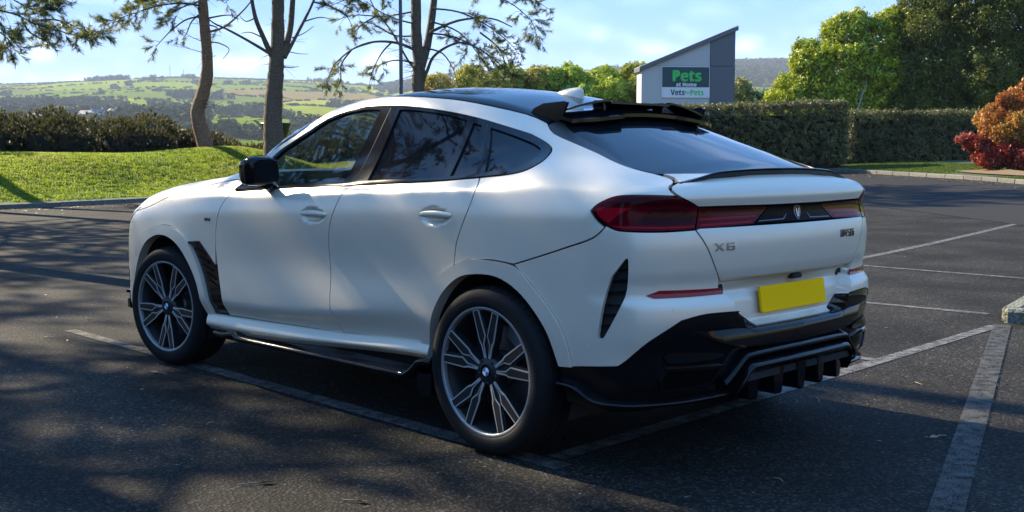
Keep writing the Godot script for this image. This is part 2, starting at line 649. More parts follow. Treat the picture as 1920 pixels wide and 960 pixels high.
func panel(polys: Array, holes: Array, pr: int, cell: float, off := 0.0, depth := 0.014, bump = null) -> MB:
	# a piece of the skin inside the outlines, with its edges turned in by depth
	var o := MB.new()
	var seen := {}
	var ca := cell / 0.85 if pr >= TAIL else cell
	var at := func(p: Vector2) -> int:
		var key := Vector2i(roundi(p.x * 20000.0), roundi(p.y * 20000.0))
		if seen.has(key):
			return seen[key]
		var s := skin(p.x, p.y, pr, off, bump)
		seen[key] = o.vert(s[0], s[1], p)
		return seen[key]
	for poly: PackedVector2Array in polys:
		var lo := poly[0]
		var hi := poly[0]
		for p in poly:
			lo = lo.min(p)
			hi = hi.max(p)
		var na := ceili((hi.x - lo.x) / ca)
		var nb := ceili((hi.y - lo.y) / cell)
		var edge := {}
		var rings := [poly]
		rings.append_array(holes)
		for ring: PackedVector2Array in rings:
			for k in ring.size():
				var p := ring[k]
				var q := ring[(k + 1) % ring.size()]
				var steps := ceili(maxf(absf(q.x - p.x) / ca, absf(q.y - p.y) / cell) * 4.0) + 1
				for s in steps + 1:
					var w := p.lerp(q, float(s) / steps)
					for du in [-0.02, 0.02]:
						for dv in [-0.02, 0.02]:
							edge[Vector2i(floori((w.x - lo.x) / ca + du), floori((w.y - lo.y) / cell + dv))] = true
		for i in na:
			for j in nb:
				var a0 := lo.x + ca * i
				var b0 := lo.y + cell * j
				var rect := PackedVector2Array([Vector2(a0, b0), Vector2(a0 + ca, b0), Vector2(a0 + ca, b0 + cell), Vector2(a0, b0 + cell)])
				if not edge.has(Vector2i(i, j)):
					var mid := Vector2(a0 + ca * 0.5, b0 + cell * 0.5)
					var votes := 0
					for w in [Vector2(0.00013, 0.00037), Vector2(-0.00041, -0.00019), Vector2(0.00029, -0.00053)]:
						votes += 1 if Geometry2D.is_point_in_polygon(mid + w, poly) else 0
					if votes < 2:
						continue
					var gone := false
					for h: PackedVector2Array in holes:
						gone = gone or Geometry2D.is_point_in_polygon(mid, h)
					if gone:
						continue
					o.quad(at.call(rect[0]), at.call(rect[1]), at.call(rect[2]), at.call(rect[3]))
					continue
				var pieces := Geometry2D.intersect_polygons(rect, poly)
				for h: PackedVector2Array in holes:
					var rest: Array[PackedVector2Array] = []
					for q in pieces:
						rest.append_array(Geometry2D.clip_polygons(q, h))
					pieces = rest
				for q in pieces:
					var tr := Geometry2D.triangulate_polygon(q)
					if tr.is_empty() and q.size() > 2:
						for k in range(1, q.size() - 1):
							tr.append_array(PackedInt32Array([0, k, k + 1]))
					for k in range(0, tr.size(), 3):
						o.tri(at.call(q[tr[k]]), at.call(q[tr[k + 1]]), at.call(q[tr[k + 2]]))
		if depth > 0.0:
			for ring: PackedVector2Array in rings:
				turn_in(o, ring, pr, cell, off, depth, bump, ring != poly)
	return o

func turn_in(o: MB, ring: PackedVector2Array, pr: int, cell: float, off: float, depth: float, bump, inner: bool) -> void:
	var ca := cell / 0.85 if pr >= TAIL else cell
	var dense := PackedVector2Array()
	for k in ring.size():
		var p := ring[k]
		var q := ring[(k + 1) % ring.size()]
		var steps := maxi(1, ceili(maxf(absf(q.x - p.x) / ca, absf(q.y - p.y) / cell)))
		for s in steps:
			dense.push_back(p.lerp(q, float(s) / steps))
	var m := dense.size()
	var pts := []
	var nor := []
	for p in dense:
		var s := skin(p.x, p.y, pr, off, bump)
		pts.append(s[0])
		nor.append(s[1])
	var ctr := Vector3.ZERO
	for p in pts:
		ctr += p
	ctr /= m
	var cw := Geometry2D.is_polygon_clockwise(ring)
	# find out on which side outward lies in space
	for k in m:
		var k1 := (k + 1) % m
		var along: Vector3 = pts[k1] - pts[k]
		if along.length_squared() < 1e-12:
			continue
		var d2 := dense[k1] - dense[k]
		var o2 := (Vector2(-d2.y, d2.x) if cw else Vector2(d2.y, -d2.x)).normalized() * 0.003
		if inner:
			o2 = -o2
		var mid := (dense[k] + dense[k1]) * 0.5
		var outp := on_body(mid.x + o2.x, mid.y + o2.y, pr) - on_body(mid.x, mid.y, pr)
		var a: Vector3 = pts[k]
		var b: Vector3 = pts[k1]
		o.face([a, b, b - nor[k1] * depth, a - nor[k] * depth], outp)

# ---------------------------------------------------------------- materials
func mat(called: String, c: Color, rough := 0.6, metal := 0.0) -> StandardMaterial3D:
	# c holds linear values
	var m := StandardMaterial3D.new()
	m.resource_name = called
	m.albedo_color = c.linear_to_srgb()
	m.roughness = rough
	m.metallic = metal
	M[called] = m
	return m

func leafy(called: String, c: Color, through := 0.35) -> StandardMaterial3D:
	var m := mat(called, c, 0.55)
	m.vertex_color_use_as_albedo = true
	m.backlight_enabled = true
	m.backlight = Color(through, through, through)
	m.cull_mode = BaseMaterial3D.CULL_DISABLED
	return m

func make_materials() -> void:
	var p := mat("satin_white", Color(0.67, 0.595, 0.475), 0.33, 0.28)
	p.clearcoat_enabled = false
	mat("gloss_black", Color(0.004, 0.004, 0.005), 0.07).metallic_specular = 0.36
	mat("bridge_black", Color(0.003, 0.003, 0.0035), 0.15).metallic_specular = 0.12
	mat("satin_black", Color(0.012, 0.012, 0.013), 0.35)
	mat("matt_black", Color(0.010, 0.010, 0.010), 0.85)
	mat("rubber", Color(0.009, 0.009, 0.0095), 0.75).metallic_specular = 0.28
	mat("machined", Color(0.50, 0.49, 0.47), 0.34, 0.5)
	mat("rim_lip", Color(0.26, 0.26, 0.26), 0.36, 0.5)
	mat("rim_grey", Color(0.020, 0.020, 0.022), 0.40, 0.4)
	mat("barrel_grey", Color(0.035, 0.035, 0.036), 0.45, 0.5)
	mat("disc_steel", Color(0.10, 0.10, 0.105), 0.45, 0.8)
	mat("caliper_grey", Color(0.11, 0.12, 0.14), 0.4, 0.3)
	mat("chrome", Color(0.62, 0.63, 0.65), 0.12, 1.0)
	mat("badge_chrome", Color(0.34, 0.35, 0.37), 0.25, 0.8)
	mat("dark_chrome", Color(0.10, 0.105, 0.13), 0.22, 0.9)
	mat("lamp_red", Color(0.075, 0.0012, 0.005), 0.05).metallic_specular = 0.22
	mat("lamp_bright", Color(0.30, 0.003, 0.012), 0.08).metallic_specular = 0.22
	mat("lamp_dark", Color(0.030, 0.002, 0.005), 0.05).metallic_specular = 0.22
	mat("reflector_red", Color(0.22, 0.004, 0.014), 0.18)
	mat("plate_yellow", Color(0.98, 0.53, 0.002), 0.6).metallic_specular = 0.15
	mat("roundel_blue", Color(0.05, 0.16, 0.36), 0.25)
	mat("roundel_white", Color(0.70, 0.71, 0.72), 0.25)
	mat("trim_grey", Color(0.03, 0.03, 0.032), 0.4)
	mat("seat_hide", Color(0.018, 0.018, 0.020), 0.5)
	var g := mat("clear_glass", Color(0.008, 0.022, 0.016), 0.02)
	g.transparency = BaseMaterial3D.TRANSPARENCY_ALPHA
	g.albedo_color.a = 0.48
	g.metallic_specular = 0.7
	var t := mat("tinted_glass", Color(0.006, 0.007, 0.009), 0.03)
	t.metallic_specular = 0.32
	var hl := mat("lamp_clear", Color(0.5, 0.55, 0.6), 0.05, 0.6)
	hl.clearcoat_enabled = true
	mat("camera_lens", Color(0.01, 0.01, 0.012), 0.1)

# ---------------------------------------------------------------- the car
const DLO_BELT := [-0.741, 1.114, -0.455, 1.130, -0.165, 1.147, 0.394, 1.169, 1.003, 1.197, 1.346, 1.221]
const DLO_TAIL := [1.346, 1.221, 1.513, 1.235, 1.605, 1.252, 1.645, 1.277, 1.651, 1.304, 1.621, 1.342, 1.548, 1.375, 1.427, 1.415]
const DLO_TOP := [1.427, 1.415, 1.26, 1.452, 1.04, 1.500, 0.806, 1.538, 0.569, 1.566, 0.398, 1.577, 0.188, 1.578, 0.035, 1.560, -0.119, 1.522, -0.275, 1.461, -0.41, 1.399, -0.545, 1.324, -0.741, 1.114]
const PILLAR := [-0.822, 1.183, -0.685, 1.315, -0.53, 1.388, -0.379, 1.456, -0.253, 1.530, -0.12, 1.586, 0.059, 1.622, 0.356, 1.632, 0.721, 1.608, 0.976, 1.576, 1.307, 1.513, 1.46, 1.467]
const GLASS_EDGE := [1.46, 1.467, 1.544, 1.418, 1.70, 1.371, 1.86, 1.327, 2.0, 1.285, 2.142, 1.246]
const GATE_SHOULDER := [2.142, 1.246, 2.23, 1.219, 2.283, 1.199, 2.333, 1.157]
const LAMP_TOP_SIDE := [2.333, 1.157, 2.268, 1.162, 2.19, 1.161, 2.139, 1.152, 2.082, 1.124, 2.056, 1.098]
const SEAM_SIDE := [2.124, 1.037, 2.07, 0.99, 1.942, 0.947, 1.80, 0.902, 1.653, 0.859]
const REAR_ARCH := [0.977, 0.436, 0.992, 0.52, 1.025, 0.609, 1.082, 0.716, 1.155, 0.770, 1.263, 0.825, 1.375, 0.857, 1.491, 0.866, 1.653, 0.850, 1.75, 0.785, 1.874, 0.670, 1.938, 0.578, 1.972, 0.459]
const REAR_ARCH_IN := [1.032, 0.360, 1.050, 0.44, 1.074, 0.510, 1.129, 0.619, 1.205, 0.712, 1.315, 0.780, 1.443, 0.803, 1.568, 0.798, 1.681, 0.752, 1.779, 0.673, 1.855, 0.580, 1.905, 0.455]
const FRONT_ARCH := [-2.06, 0.300, -2.02, 0.48, -1.945, 0.643, -1.807, 0.790, -1.667, 0.860, -1.505, 0.887, -1.355, 0.875, -1.213, 0.809, -1.087, 0.658, -1.010, 0.504, -0.984, 0.373]
const FRONT_ARCH_IN := [-1.975, 0.300, -1.945, 0.45, -1.890, 0.560, -1.815, 0.680, -1.715, 0.770, -1.577, 0.820, -1.436, 0.822, -1.308, 0.778, -1.19, 0.680, -1.086, 0.541, -1.034, 0.375]
const DOOR_FRONT := [-0.741, 1.114, -0.775, 1.085, -0.818, 1.039, -0.871, 0.924, -0.893, 0.797, -0.880, 0.700, -0.868, 0.640, -0.84, 0.545, -0.80, 0.382]
const DOOR_MID := [0.394, 1.169, 0.376, 1.140, 0.350, 1.085, 0.291, 0.974, 0.263, 0.863, 0.270, 0.700, 0.272, 0.560, 0.290, 0.480, 0.320, 0.406]
const DOOR_REAR := [1.346, 1.221, 1.378, 1.175, 1.368, 1.094, 1.316, 0.995, 1.283, 0.924, 1.263, 0.825]
const HOOD_LINE := [-0.822, 1.183, -1.123, 1.146, -1.337, 1.104, -1.531, 1.063, -1.718, 1.008, -1.86, 0.978, -2.0, 0.955, -2.12, 0.935]
const LAMP_TOP := [1.121, 1.098, 1.096, 1.124, 1.039, 1.152, 0.987, 1.161, 0.896, 1.162, 0.789, 1.157]
const LAMP_SHOULDER := [0.789, 1.157, 0.74, 1.133, 0.703, 1.113]
const LAMP_BOTTOM := [0.720, 1.025, 0.856, 1.020, 0.995, 1.023, 1.036, 1.033, 1.078, 1.061, 1.121, 1.098]
const GATE_CUT_LOW := [0.720, 1.025, 0.671, 0.958, 0.628, 0.876, 0.589, 0.805]
const BLACK_LINE := [1.262, 0.455, 1.203, 0.459, 1.007, 0.483]
const BLACK_LINE_IN := [1.007, 0.483, 0.975, 0.509, 0.89, 0.591, 0.776, 0.668]
const BLACK_LINE_TOP := [0.776, 0.668, 0.672, 0.686, 0.501, 0.682]
const BLACK_LINE_MID := [0.501, 0.682, 0.456, 0.661, 0.354, 0.608]
const SLOT := [0.984, 0.912, 0.972, 0.906, 0.976, 0.794, 0.998, 0.725, 1.058, 0.602, 1.076, 0.590, 1.086, 0.604, 1.064, 0.741, 1.034, 0.841]

var car: Node3D

func both(called: String, mb: MB, m: Material, parent: Node3D, label := "") -> Array:
	# the left-hand piece and its mirror image on the right
	var a := obj(called, mb.mesh(), m, parent)
	var b := obj(called, mb.mirrored().mesh(), m, parent)
	if label != "":
		a.set_meta("label", label)
	return [a, b]

func flip(p: PackedVector2Array) -> PackedVector2Array:
	# an outline of the tail on the other side, run the other way
	var q := PackedVector2Array()
	for k in range(p.size() - 1, -1, -1):
		q.push_back(Vector2(-p[k].x, p[k].y))
	return q

func gap(p: PackedVector2Array) -> PackedVector2Array:
	return shrink(p, 0.0034)

func make_car() -> void:
	bake_body()
	car = thing("parked_car", "satin white car with black roof and rear wings, parked along the white bay line", "car")
	var white: Material = M.satin_white
	# --- sides
	var roof_side := outline([PILLAR, GLASS_EDGE, GATE_SHOULDER, LAMP_TOP_SIDE, [2.056, 1.098, 2.086, 1.062, 2.124, 1.037], SEAM_SIDE, [1.653, 0.859, 1.575, 0.866, 1.491, 0.868, 1.375, 0.858, 1.263, 0.827], back(blend(DOOR_REAR)), DLO_TAIL, DLO_TOP, [-0.741, 1.114, -0.822, 1.183]], 3)
	both("quarter_panel", panel([gap(roof_side)], [], SIDE, 0.017), white, car)
	var fender := outline([[-0.822, 1.183, -0.741, 1.114], [-0.741, 1.114, -0.775, 1.085, -0.818, 1.039, -0.871, 0.924, -0.893, 0.797, -0.897, 0.672], [-0.897, 0.672, -1.072, 0.806], [-1.072, 0.806, -1.208, 0.797], back(blend([-2.06, 0.300, -2.02, 0.48, -1.945, 0.643, -1.807, 0.790, -1.667, 0.860, -1.505, 0.887, -1.355, 0.875, -1.208, 0.797])), [-2.06, 0.3, -2.12, 0.3], [-2.12, 0.3, -2.12, 0.935], back(blend(HOOD_LINE))], 3)
	both("front_fender", panel([gap(fender)], [], SIDE, 0.02), white, car)
	var door_f := outline([DOOR_FRONT, [-0.80, 0.382, 0.227, 0.402, 0.320, 0.406], back(blend(DOOR_MID)), back(blend([-0.741, 1.114, -0.455, 1.130, -0.165, 1.147, 0.394, 1.169]))], 4)
	var df := both("door", panel([gap(door_f)], [], SIDE, 0.0135), white, car, "front door with an oval handle")
	var door_r := outline([DOOR_MID, [0.320, 0.406, 0.66, 0.421, 0.977, 0.436], [0.977, 0.436, 0.992, 0.52, 1.025, 0.609, 1.082, 0.716, 1.155, 0.770, 1.263, 0.825], back(blend(DOOR_REAR)), back(blend([0.394, 1.169, 1.003, 1.197, 1.346, 1.221]))], 4)
	var dr := both("door", panel([gap(door_r)], [], SIDE, 0.0135), white, car, "rear door with an oval handle")
	for k in 2:
		handle(df[k], HANDLES[0], k == 1)
		handle(dr[k], HANDLES[1], k == 1)
	# --- wheel arch trims
	var ra := outline([REAR_ARCH, [1.972, 0.459, 1.905, 0.455], back(blend(REAR_ARCH_IN)), [1.032, 0.36, 0.977, 0.436]], 4)
	both("wheel_arch_trim", panel([ra], [], SIDE, 0.017, 0.011, 0.055), white, car)
	var fa := outline([FRONT_ARCH, [-0.984, 0.373, -1.034, 0.375], back(blend(FRONT_ARCH_IN)), [-1.975, 0.3, -2.06, 0.3]], 4)
	both("wheel_arch_trim", panel([fa], [], SIDE, 0.017, 0.011, 0.055), white, car)
	# --- bonnet, windscreen, roof, rear screen
	var hood := PackedVector2Array()
	for p in blend(HOOD_LINE, 3):
		var q := on_body(p.x, p.y, SIDE)
		hood.push_back(Vector2(q.x, q.z))
	hood.append_array(blend([-2.22, 0.70, -2.33, 0.5, -2.38, 0.25, -2.395, 0.0], 3))
	var right := hood.duplicate()
	for k in range(hood.size() - 2, -1, -1):
		right.push_back(Vector2(hood[k].x, -hood[k].y))
	right.append_array(blend([-0.86, -0.78, -0.97, -0.5, -1.03, 0.0, -0.97, 0.5, -0.86, 0.78], 3))
	obj("bonnet", panel([gap(right)], [], TOP, 0.035).mesh(), white, car)
	var ws := PackedVector2Array()
	for p in blend([-0.822, 1.183, -0.685, 1.315, -0.53, 1.388, -0.379, 1.456, -0.253, 1.530, -0.12, 1.586, 0.059, 1.622], 2):
		var q := on_body(p.x, p.y, SIDE)
		ws.push_back(Vector2(q.x, q.z))
	var ws2 := ws.duplicate()
	for k in range(ws.size() - 1, -1, -1):
		ws2.push_back(Vector2(ws[k].x, -ws[k].y))
	obj("windscreen", panel([ws2], [], TOP, 0.05, -0.006, 0.0).mesh(), M.clear_glass, car)
	var rf := PackedVector2Array()
	for p in blend([0.059, 1.622, 0.356, 1.632, 0.721, 1.608, 0.976, 1.576, 1.307, 1.513, 1.46, 1.467], 3):
		var q := on_body(p.x, p.y, SIDE)
		rf.push_back(Vector2(q.x, q.z))
	var rf2 := rf.duplicate()
	for k in range(rf.size() - 1, -1, -1):
		rf2.push_back(Vector2(rf[k].x, -rf[k].y))
	obj("roof", panel([gap(rf2)], [], TOP, 0.03, -0.002, 0.02).mesh(), M.gloss_black, car)
	var rg := PackedVector2Array()
	for p in blend(GLASS_EDGE, 3):
		var q := on_body(p.x, p.y, SIDE)
		rg.push_back(Vector2(q.x, q.z))
	var low := blend([2.142, 0.62, 2.205, 0.5, 2.235, 0.25, 2.245, 0.0], 3)
	rg.append_array(low)
	var rg2 := rg.duplicate()
	for k in range(rg.size() - 2, -1, -1):
		rg2.push_back(Vector2(rg[k].x, -rg[k].y))
	var screen := obj("rear_screen", panel([gap(rg2)], [], TOP, 0.03, -0.006, 0.01).mesh(), M.tinted_glass, car)
	# broad dull border printed round the rear screen
	var bord := PackedVector2Array()
	for p in blend([1.47, 1.455, 1.56, 1.405, 1.70, 1.364, 1.86, 1.320, 2.0, 1.278, 2.135, 1.242], 3):
		var q := on_body(p.x, p.y, SIDE)
		bord.push_back(Vector2(q.x, q.z - 0.006))
	var bord2 := bord.duplicate()
	for k in range(bord.size() - 1, -1, -1):
		bord2.push_back(Vector2(bord[k].x + 0.02, bord[k].y - 0.075 * (1.0 - 0.75 * float(k) / bord.size())))
	var bm := panel([bord2], [], TOP, 0.03, -0.0035, 0.0)
	obj("screen_border", bm.mesh(), M.satin_black, screen)
	obj("screen_border", bm.mirrored().mesh(), M.satin_black, screen)
	# --- side windows
	windows()
	# --- tail
	tail()
	# --- nose
	nose()
	skirts()
	roof_spoiler()
	mirrors()
	cabin()
	# --- wheels
	var wf := make_wheel(0.262, 53.0)
	place_wheel(wf, Vector3(-1.4875, 0.375, 0.972), 0.144)
	var w2 := wf.duplicate()
	car.add_child(w2, true)
	w2.position = Vector3(-1.4875, 0.375, -0.972)
	w2.rotation.y = PI + 0.144
	var wr := make_wheel(0.30, 17.0)
	place_wheel(wr, Vector3(1.4875, 0.375, 0.997), 0.0)
	var w4 := wr.duplicate()
	car.add_child(w4, true)
	w4.position = Vector3(1.4875, 0.375, -0.997)
	w4.rotation.y = PI

func place_wheel(w: Node3D, at: Vector3, turn: float) -> void:
	w.position = at
	w.rotation.y = turn

func handle(door: Node3D, at: Vector2, other: bool) -> void:
	var z := half_width(at.x - 0.135, at.y) + 0.001
	var z1 := half_width(at.x + 0.135, at.y) + 0.001
	var rows := []
	for k in 21:
		var t := k / 20.0
		var x := at.x - 0.112 + 0.232 * t
		var r := pow(maxf(sin(PI * clampf(t * 0.94 + 0.03, 0.0, 1.0)), 0.0), 0.35)
		var ring := []
		for s in 14:
			var a := TAU * s / 14.0
			ring.append(Vector3(x, at.y + 0.006 + 0.0165 * r * sin(a) + 0.004 * sin(PI * t), lerpf(z, z1, t) - 0.004 + 0.0125 * r * cos(a) + 0.004 * sin(PI * t)))
		rows.append(ring)
	var m := MB.new()
	m.grid(rows, true)
	obj("handle", (m.mirrored() if other else m).mesh(), M.satin_white, door)

func windows() -> void:
	var panes := [
		outline([[-0.615, 1.132, -0.295, 1.152, 0.315, 1.179], [0.315, 1.179, 0.327, 1.556], [0.327, 1.556, 0.219, 1.561, 0.05, 1.546, -0.103, 1.510, -0.254, 1.446, -0.389, 1.383, -0.505, 1.310, -0.615, 1.132]], 4),
		outline([[0.51, 1.192, 1.095, 1.216], [1.095, 1.216, 1.0, 1.486], [1.0, 1.486, 0.822, 1.521, 0.583, 1.549, 0.479, 1.553], [0.479, 1.553, 0.51, 1.192]], 4),
		outline([[1.134, 1.223, 1.301, 1.235], [1.301, 1.235, 1.111, 1.460], [1.111, 1.460, 1.052, 1.473], [1.052, 1.473, 1.134, 1.223]], 3),
		outline([[1.356, 1.243, 1.50, 1.256, 1.565, 1.270], [1.565, 1.270, 1.588, 1.292, 1.583, 1.328, 1.557, 1.349], [1.557, 1.349, 1.473, 1.377, 1.294, 1.421, 1.175, 1.448], [1.175, 1.448, 1.356, 1.243]], 4)]
	var dlo := outline([DLO_BELT, DLO_TAIL, DLO_TOP], 4)
	both("window_surround", panel([shrink(dlo, 0.001)], panes, SIDE, 0.02, 0.003, 0.02), M.gloss_black, car)
	for k in 4:
		var g: Material = M.clear_glass if k == 0 else M.tinted_glass
		both("side_window", panel([shrink(panes[k], -0.001)], [], SIDE, 0.03, -0.006, 0.0), g, car, ["front door window", "rear door window", "narrow fixed pane behind the rear door window", "pointed rear quarter window"][k])
	# joints between the gloss panels on the pillars
	for q in [[0.404, 1.178, 0.400, 1.566], [1.330, 1.226, 1.140, 1.464]]:
		var strip_ := panel([PackedVector2Array([Vector2(q[0], q[1]), Vector2(q[0] + 0.007, q[1]), Vector2(q[2] + 0.007, q[3]), Vector2(q[2], q[3])])], [], SIDE, 0.02, 0.0036, 0.002)
		both("pillar_joint", strip_, M.matt_black, car)
	var belt := PackedVector2Array()
	for p in blend([-0.70, 1.1165, -0.165, 1.1475, 0.394, 1.1695, 1.003, 1.1975, 1.346, 1.2215, 1.50, 1.2345], 5):
		belt.push_back(p)
	var belt2 := belt.duplicate()
	for k in range(belt.size() - 1, -1, -1):
		belt2.push_back(belt[k] + Vector2(0, 0.0135))
	both("waist_strip", panel([belt2], [], SIDE, 0.03, 0.006, 0.008), M.gloss_black, car)

func mid_line(a: PackedVector2Array) -> PackedVector2Array:
	# a left-hand line from outside to the middle, carried on to the right
	var q := a.duplicate()
	for k in range(a.size() - 1, -1, -1):
		if absf(a[k].x) > 0.002:
			q.push_back(Vector2(-a[k].x, a[k].y))
	return q

func tail() -> void:
	var white: Material = M.satin_white
	# bumper cover
	var seam := [1.061, 1.037, 1.112, 0.99, 1.229, 0.947, 1.37, 0.902, 1.517, 0.859]
	var lamp_low := back(blend([0.720, 1.025, 0.856, 1.020, 0.995, 1.023, 1.036, 1.033, 1.061, 1.045]))
	var arch := [1.517, 0.859, 1.418, 0.785, 1.296, 0.67, 1.234, 0.578, 1.200, 0.459]
	var topl := outline([back(blend(arch)), back(blend(seam)), lamp_low, GATE_CUT_LOW], 4)
	var botl := outline([back(blend(BLACK_LINE_MID, 3)), back(blend(BLACK_LINE_TOP, 4)), back(blend(BLACK_LINE_IN, 3)), back(blend([1.200, 0.459, 1.007, 0.483]))], 3)
	var bump := topl.duplicate()
	for k in range(topl.size() - 1, -1, -1):
		bump.push_back(Vector2(-topl[k].x, topl[k].y))
	var lower := PackedVector2Array()
	for k in range(botl.size() - 1, -1, -1):
		lower.push_back(Vector2(-botl[k].x, botl[k].y))
	lower.append_array(botl)
	bump.append_array(lower)
	bump = outline([bump])
	var slot := outline([SLOT])
	var bc := obj("rear_bumper", panel([gap(bump)], [slot, flip(slot)], TAIL, 0.0135, 0.0, 0.02).mesh(), white, car)
	# the slots behind the rear wheels
	var sl := panel([shrink(slot, -0.012)], [], TAIL, 0.02, -0.030, 0.0)
	both("bumper_slot", sl, M.matt_black, bc)
	for k in 6:
		var y := 0.645 + 0.045 * k
		var x := lerpf(1.05, 0.992, k / 5.0)
		var f := panel([PackedVector2Array([Vector2(x - 0.05, y), Vector2(x + 0.05, y - 0.012), Vector2(x + 0.05, y - 0.004), Vector2(x - 0.05, y + 0.008)])], [], TAIL, 0.012, -0.018, 0.012)
		both("bumper_slot_fin", f, M.gloss_black, bc)
	for a in [1.135, 0.80]:
		var ps := PackedVector2Array()
		for k in 12:
			ps.push_back(Vector2(a + 0.013 * cos(TAU * k / 12.0), (0.545 if a > 1.0 else 0.715) + 0.011 * sin(TAU * k / 12.0)))
		both("parking_sensor", panel([ps], [], TAIL, 0.008, 0.0015, 0.002), white, car)
	# tailgate
	var shoulder := PackedVector2Array()
	for p in blend(GATE_SHOULDER, 4):
		var q := on_body(p.x, p.y, SIDE)
		shoulder.push_back(Vector2(atan2(q.z, q.x - TAIL_X), q.y))
	var gate_up := outline([shoulder, LAMP_SHOULDER, [0.703, 1.113, 0.48, 1.112, 0.257, 1.110, 0.0, 1.110]], 3)
	var gu := mid_line(gate_up)
	gu = outline([gu])
	var gate_low := outline([GATE_CUT_LOW, [0.589, 0.805, 0.3, 0.808, 0.0, 0.809]], 4)
	var gl := mid_line(gate_low)
	for k in range(17):
		gl.push_back(Vector2(lerpf(-0.70, 0.70, k / 16.0), 1.031))
	var gate := obj("tailgate", panel([gap(gu), gap(gl)], [], TAIL, 0.0135, 0.0, 0.014).mesh(), white, car)
	# lamps
	var lamp := outline([LAMP_TOP, LAMP_SHOULDER, [0.703, 1.113, 0.720, 1.025], LAMP_BOTTOM], 4)
	var inner := outline([[0.703, 1.111, 0.48, 1.109, 0.250, 1.106], [0.250, 1.106, 0.381, 1.033], [0.381, 1.033, 0.55, 1.029, 0.720, 1.025], [0.720, 1.025, 0.703, 1.111]], 3)
	var la := both("tail_lamp", panel([gap(lamp)], [], TAIL, 0.014, 0.002, 0.03), M.lamp_red, car)
	var li := both("tail_lamp", panel([gap(inner)], [], TAIL, 0.014, 0.001, 0.03), M.lamp_red, car)
	var shapes := [
		[outline([[1.098, 1.098, 1.082, 1.112, 0.965, 1.112], [0.965, 1.112, 1.01, 1.085, 1.045, 1.052], [1.045, 1.052, 1.08, 1.075, 1.098, 1.098]], 3), M.lamp_bright],
		[outline([[1.022, 1.0345, 0.86, 1.031, 0.728, 1.034], [0.728, 1.034, 0.726, 1.040], [0.726, 1.040, 0.86, 1.038, 1.035, 1.043], [1.035, 1.043, 1.022, 1.0345]], 3), M.lamp_bright],
		[outline([[0.945, 1.048, 0.86, 1.046, 0.73, 1.049], [0.73, 1.049, 0.715, 1.088], [0.715, 1.088, 0.80, 1.110, 0.90, 1.104], [0.90, 1.104, 0.945, 1.048]], 3), M.lamp_dark],
		[outline([[1.05, 1.128, 0.98, 1.150, 0.90, 1.153, 0.80, 1.147], [0.80, 1.147, 0.74, 1.124, 0.72, 1.112], [0.72, 1.112, 0.80, 1.122, 0.90, 1.122, 1.05, 1.128]], 3), M.lamp_dark]]
	for s in shapes:
		var e := panel([s[0]], [], TAIL, 0.014, 0.0035, 0.002)
		obj("lamp_cell", e.mesh(), s[1], la[0])
		obj("lamp_cell", e.mirrored().mesh(), s[1], la[1])
	var bars := [
		[PackedVector2Array([Vector2(0.70, 1.036), Vector2(0.40, 1.0415), Vector2(0.386, 1.049), Vector2(0.70, 1.045)]), M.lamp_bright],
		[PackedVector2Array([Vector2(0.70, 1.060), Vector2(0.365, 1.064), Vector2(0.352, 1.071), Vector2(0.70, 1.068)]), M.lamp_bright],
		[PackedVector2Array([Vector2(0.698, 1.088), Vector2(0.32, 1.087), Vector2(0.275, 1.101), Vector2(0.695, 1.105)]), M.lamp_dark]]
	for s in bars:
		var e := panel([s[0]], [], TAIL, 0.014, 0.0025, 0.002)
		obj("lamp_cell", e.mesh(), s[1], li[0])
		obj("lamp_cell", e.mirrored().mesh(), s[1], li[1])
	# dark panel between the lamps, with two bright slashes and a small crest
	var cp := PackedVector2Array([Vector2(0.247, 1.107), Vector2(-0.247, 1.107), Vector2(-0.376, 1.035), Vector2(0.376, 1.035)])
	var mid := obj("lamp_bridge", panel([shrink(cp, 0.002)], [], TAIL, 0.02, 0.001, 0.03).mesh(), M.bridge_black, car)
	for s in [-1.0, 1.0]:
		var sl2 := PackedVector2Array([Vector2(s * 0.345, 1.043), Vector2(s * 0.13, 1.046), Vector2(s * 0.10, 1.070), Vector2(s * 0.105, 1.070), Vector2(s * 0.136, 1.050), Vector2(s * 0.338, 1.047)])
		obj("bright_slash", panel([sl2], [], TAIL, 0.02, 0.003, 0.002).mesh(), M.dark_chrome, mid)
	var crest := outline([[-0.030, 1.100, 0.0, 1.106, 0.030, 1.100], [0.030, 1.100, 0.032, 1.068, 0.0, 1.040], [0.0, 1.040, -0.032, 1.068, -0.030, 1.100]], 3)
	obj("crest", panel([crest], [], TAIL, 0.012, 0.004, 0.004).mesh(), M.dark_chrome, mid)
	var crest2 := outline([[-0.020, 1.094, 0.0, 1.099, 0.020, 1.094], [0.020, 1.094, 0.021, 1.069, 0.0, 1.049], [0.0, 1.049, -0.021, 1.069, -0.020, 1.094]], 3)
	var cf := obj("crest", panel([crest2], [], TAIL, 0.012, 0.0052, 0.002).mesh(), M.gloss_black, mid)
	cf.name = "crest_field"
	for s in [-1.0, 1.0]:
		obj("crest_stroke", panel([PackedVector2Array([Vector2(s * 0.002, 1.055), Vector2(s * 0.006, 1.055), Vector2(s * 0.016, 1.092), Vector2(s * 0.011, 1.092)])], [], TAIL, 0.012, 0.0062, 0.002).mesh(), M.chrome, mid)
	# lettering
	letters("X", Vector2(0.632, 0.936), 0.031, 0.052, car)
	letters("6", Vector2(0.566, 0.936), 0.031, 0.046, car)
	var mx := -0.425
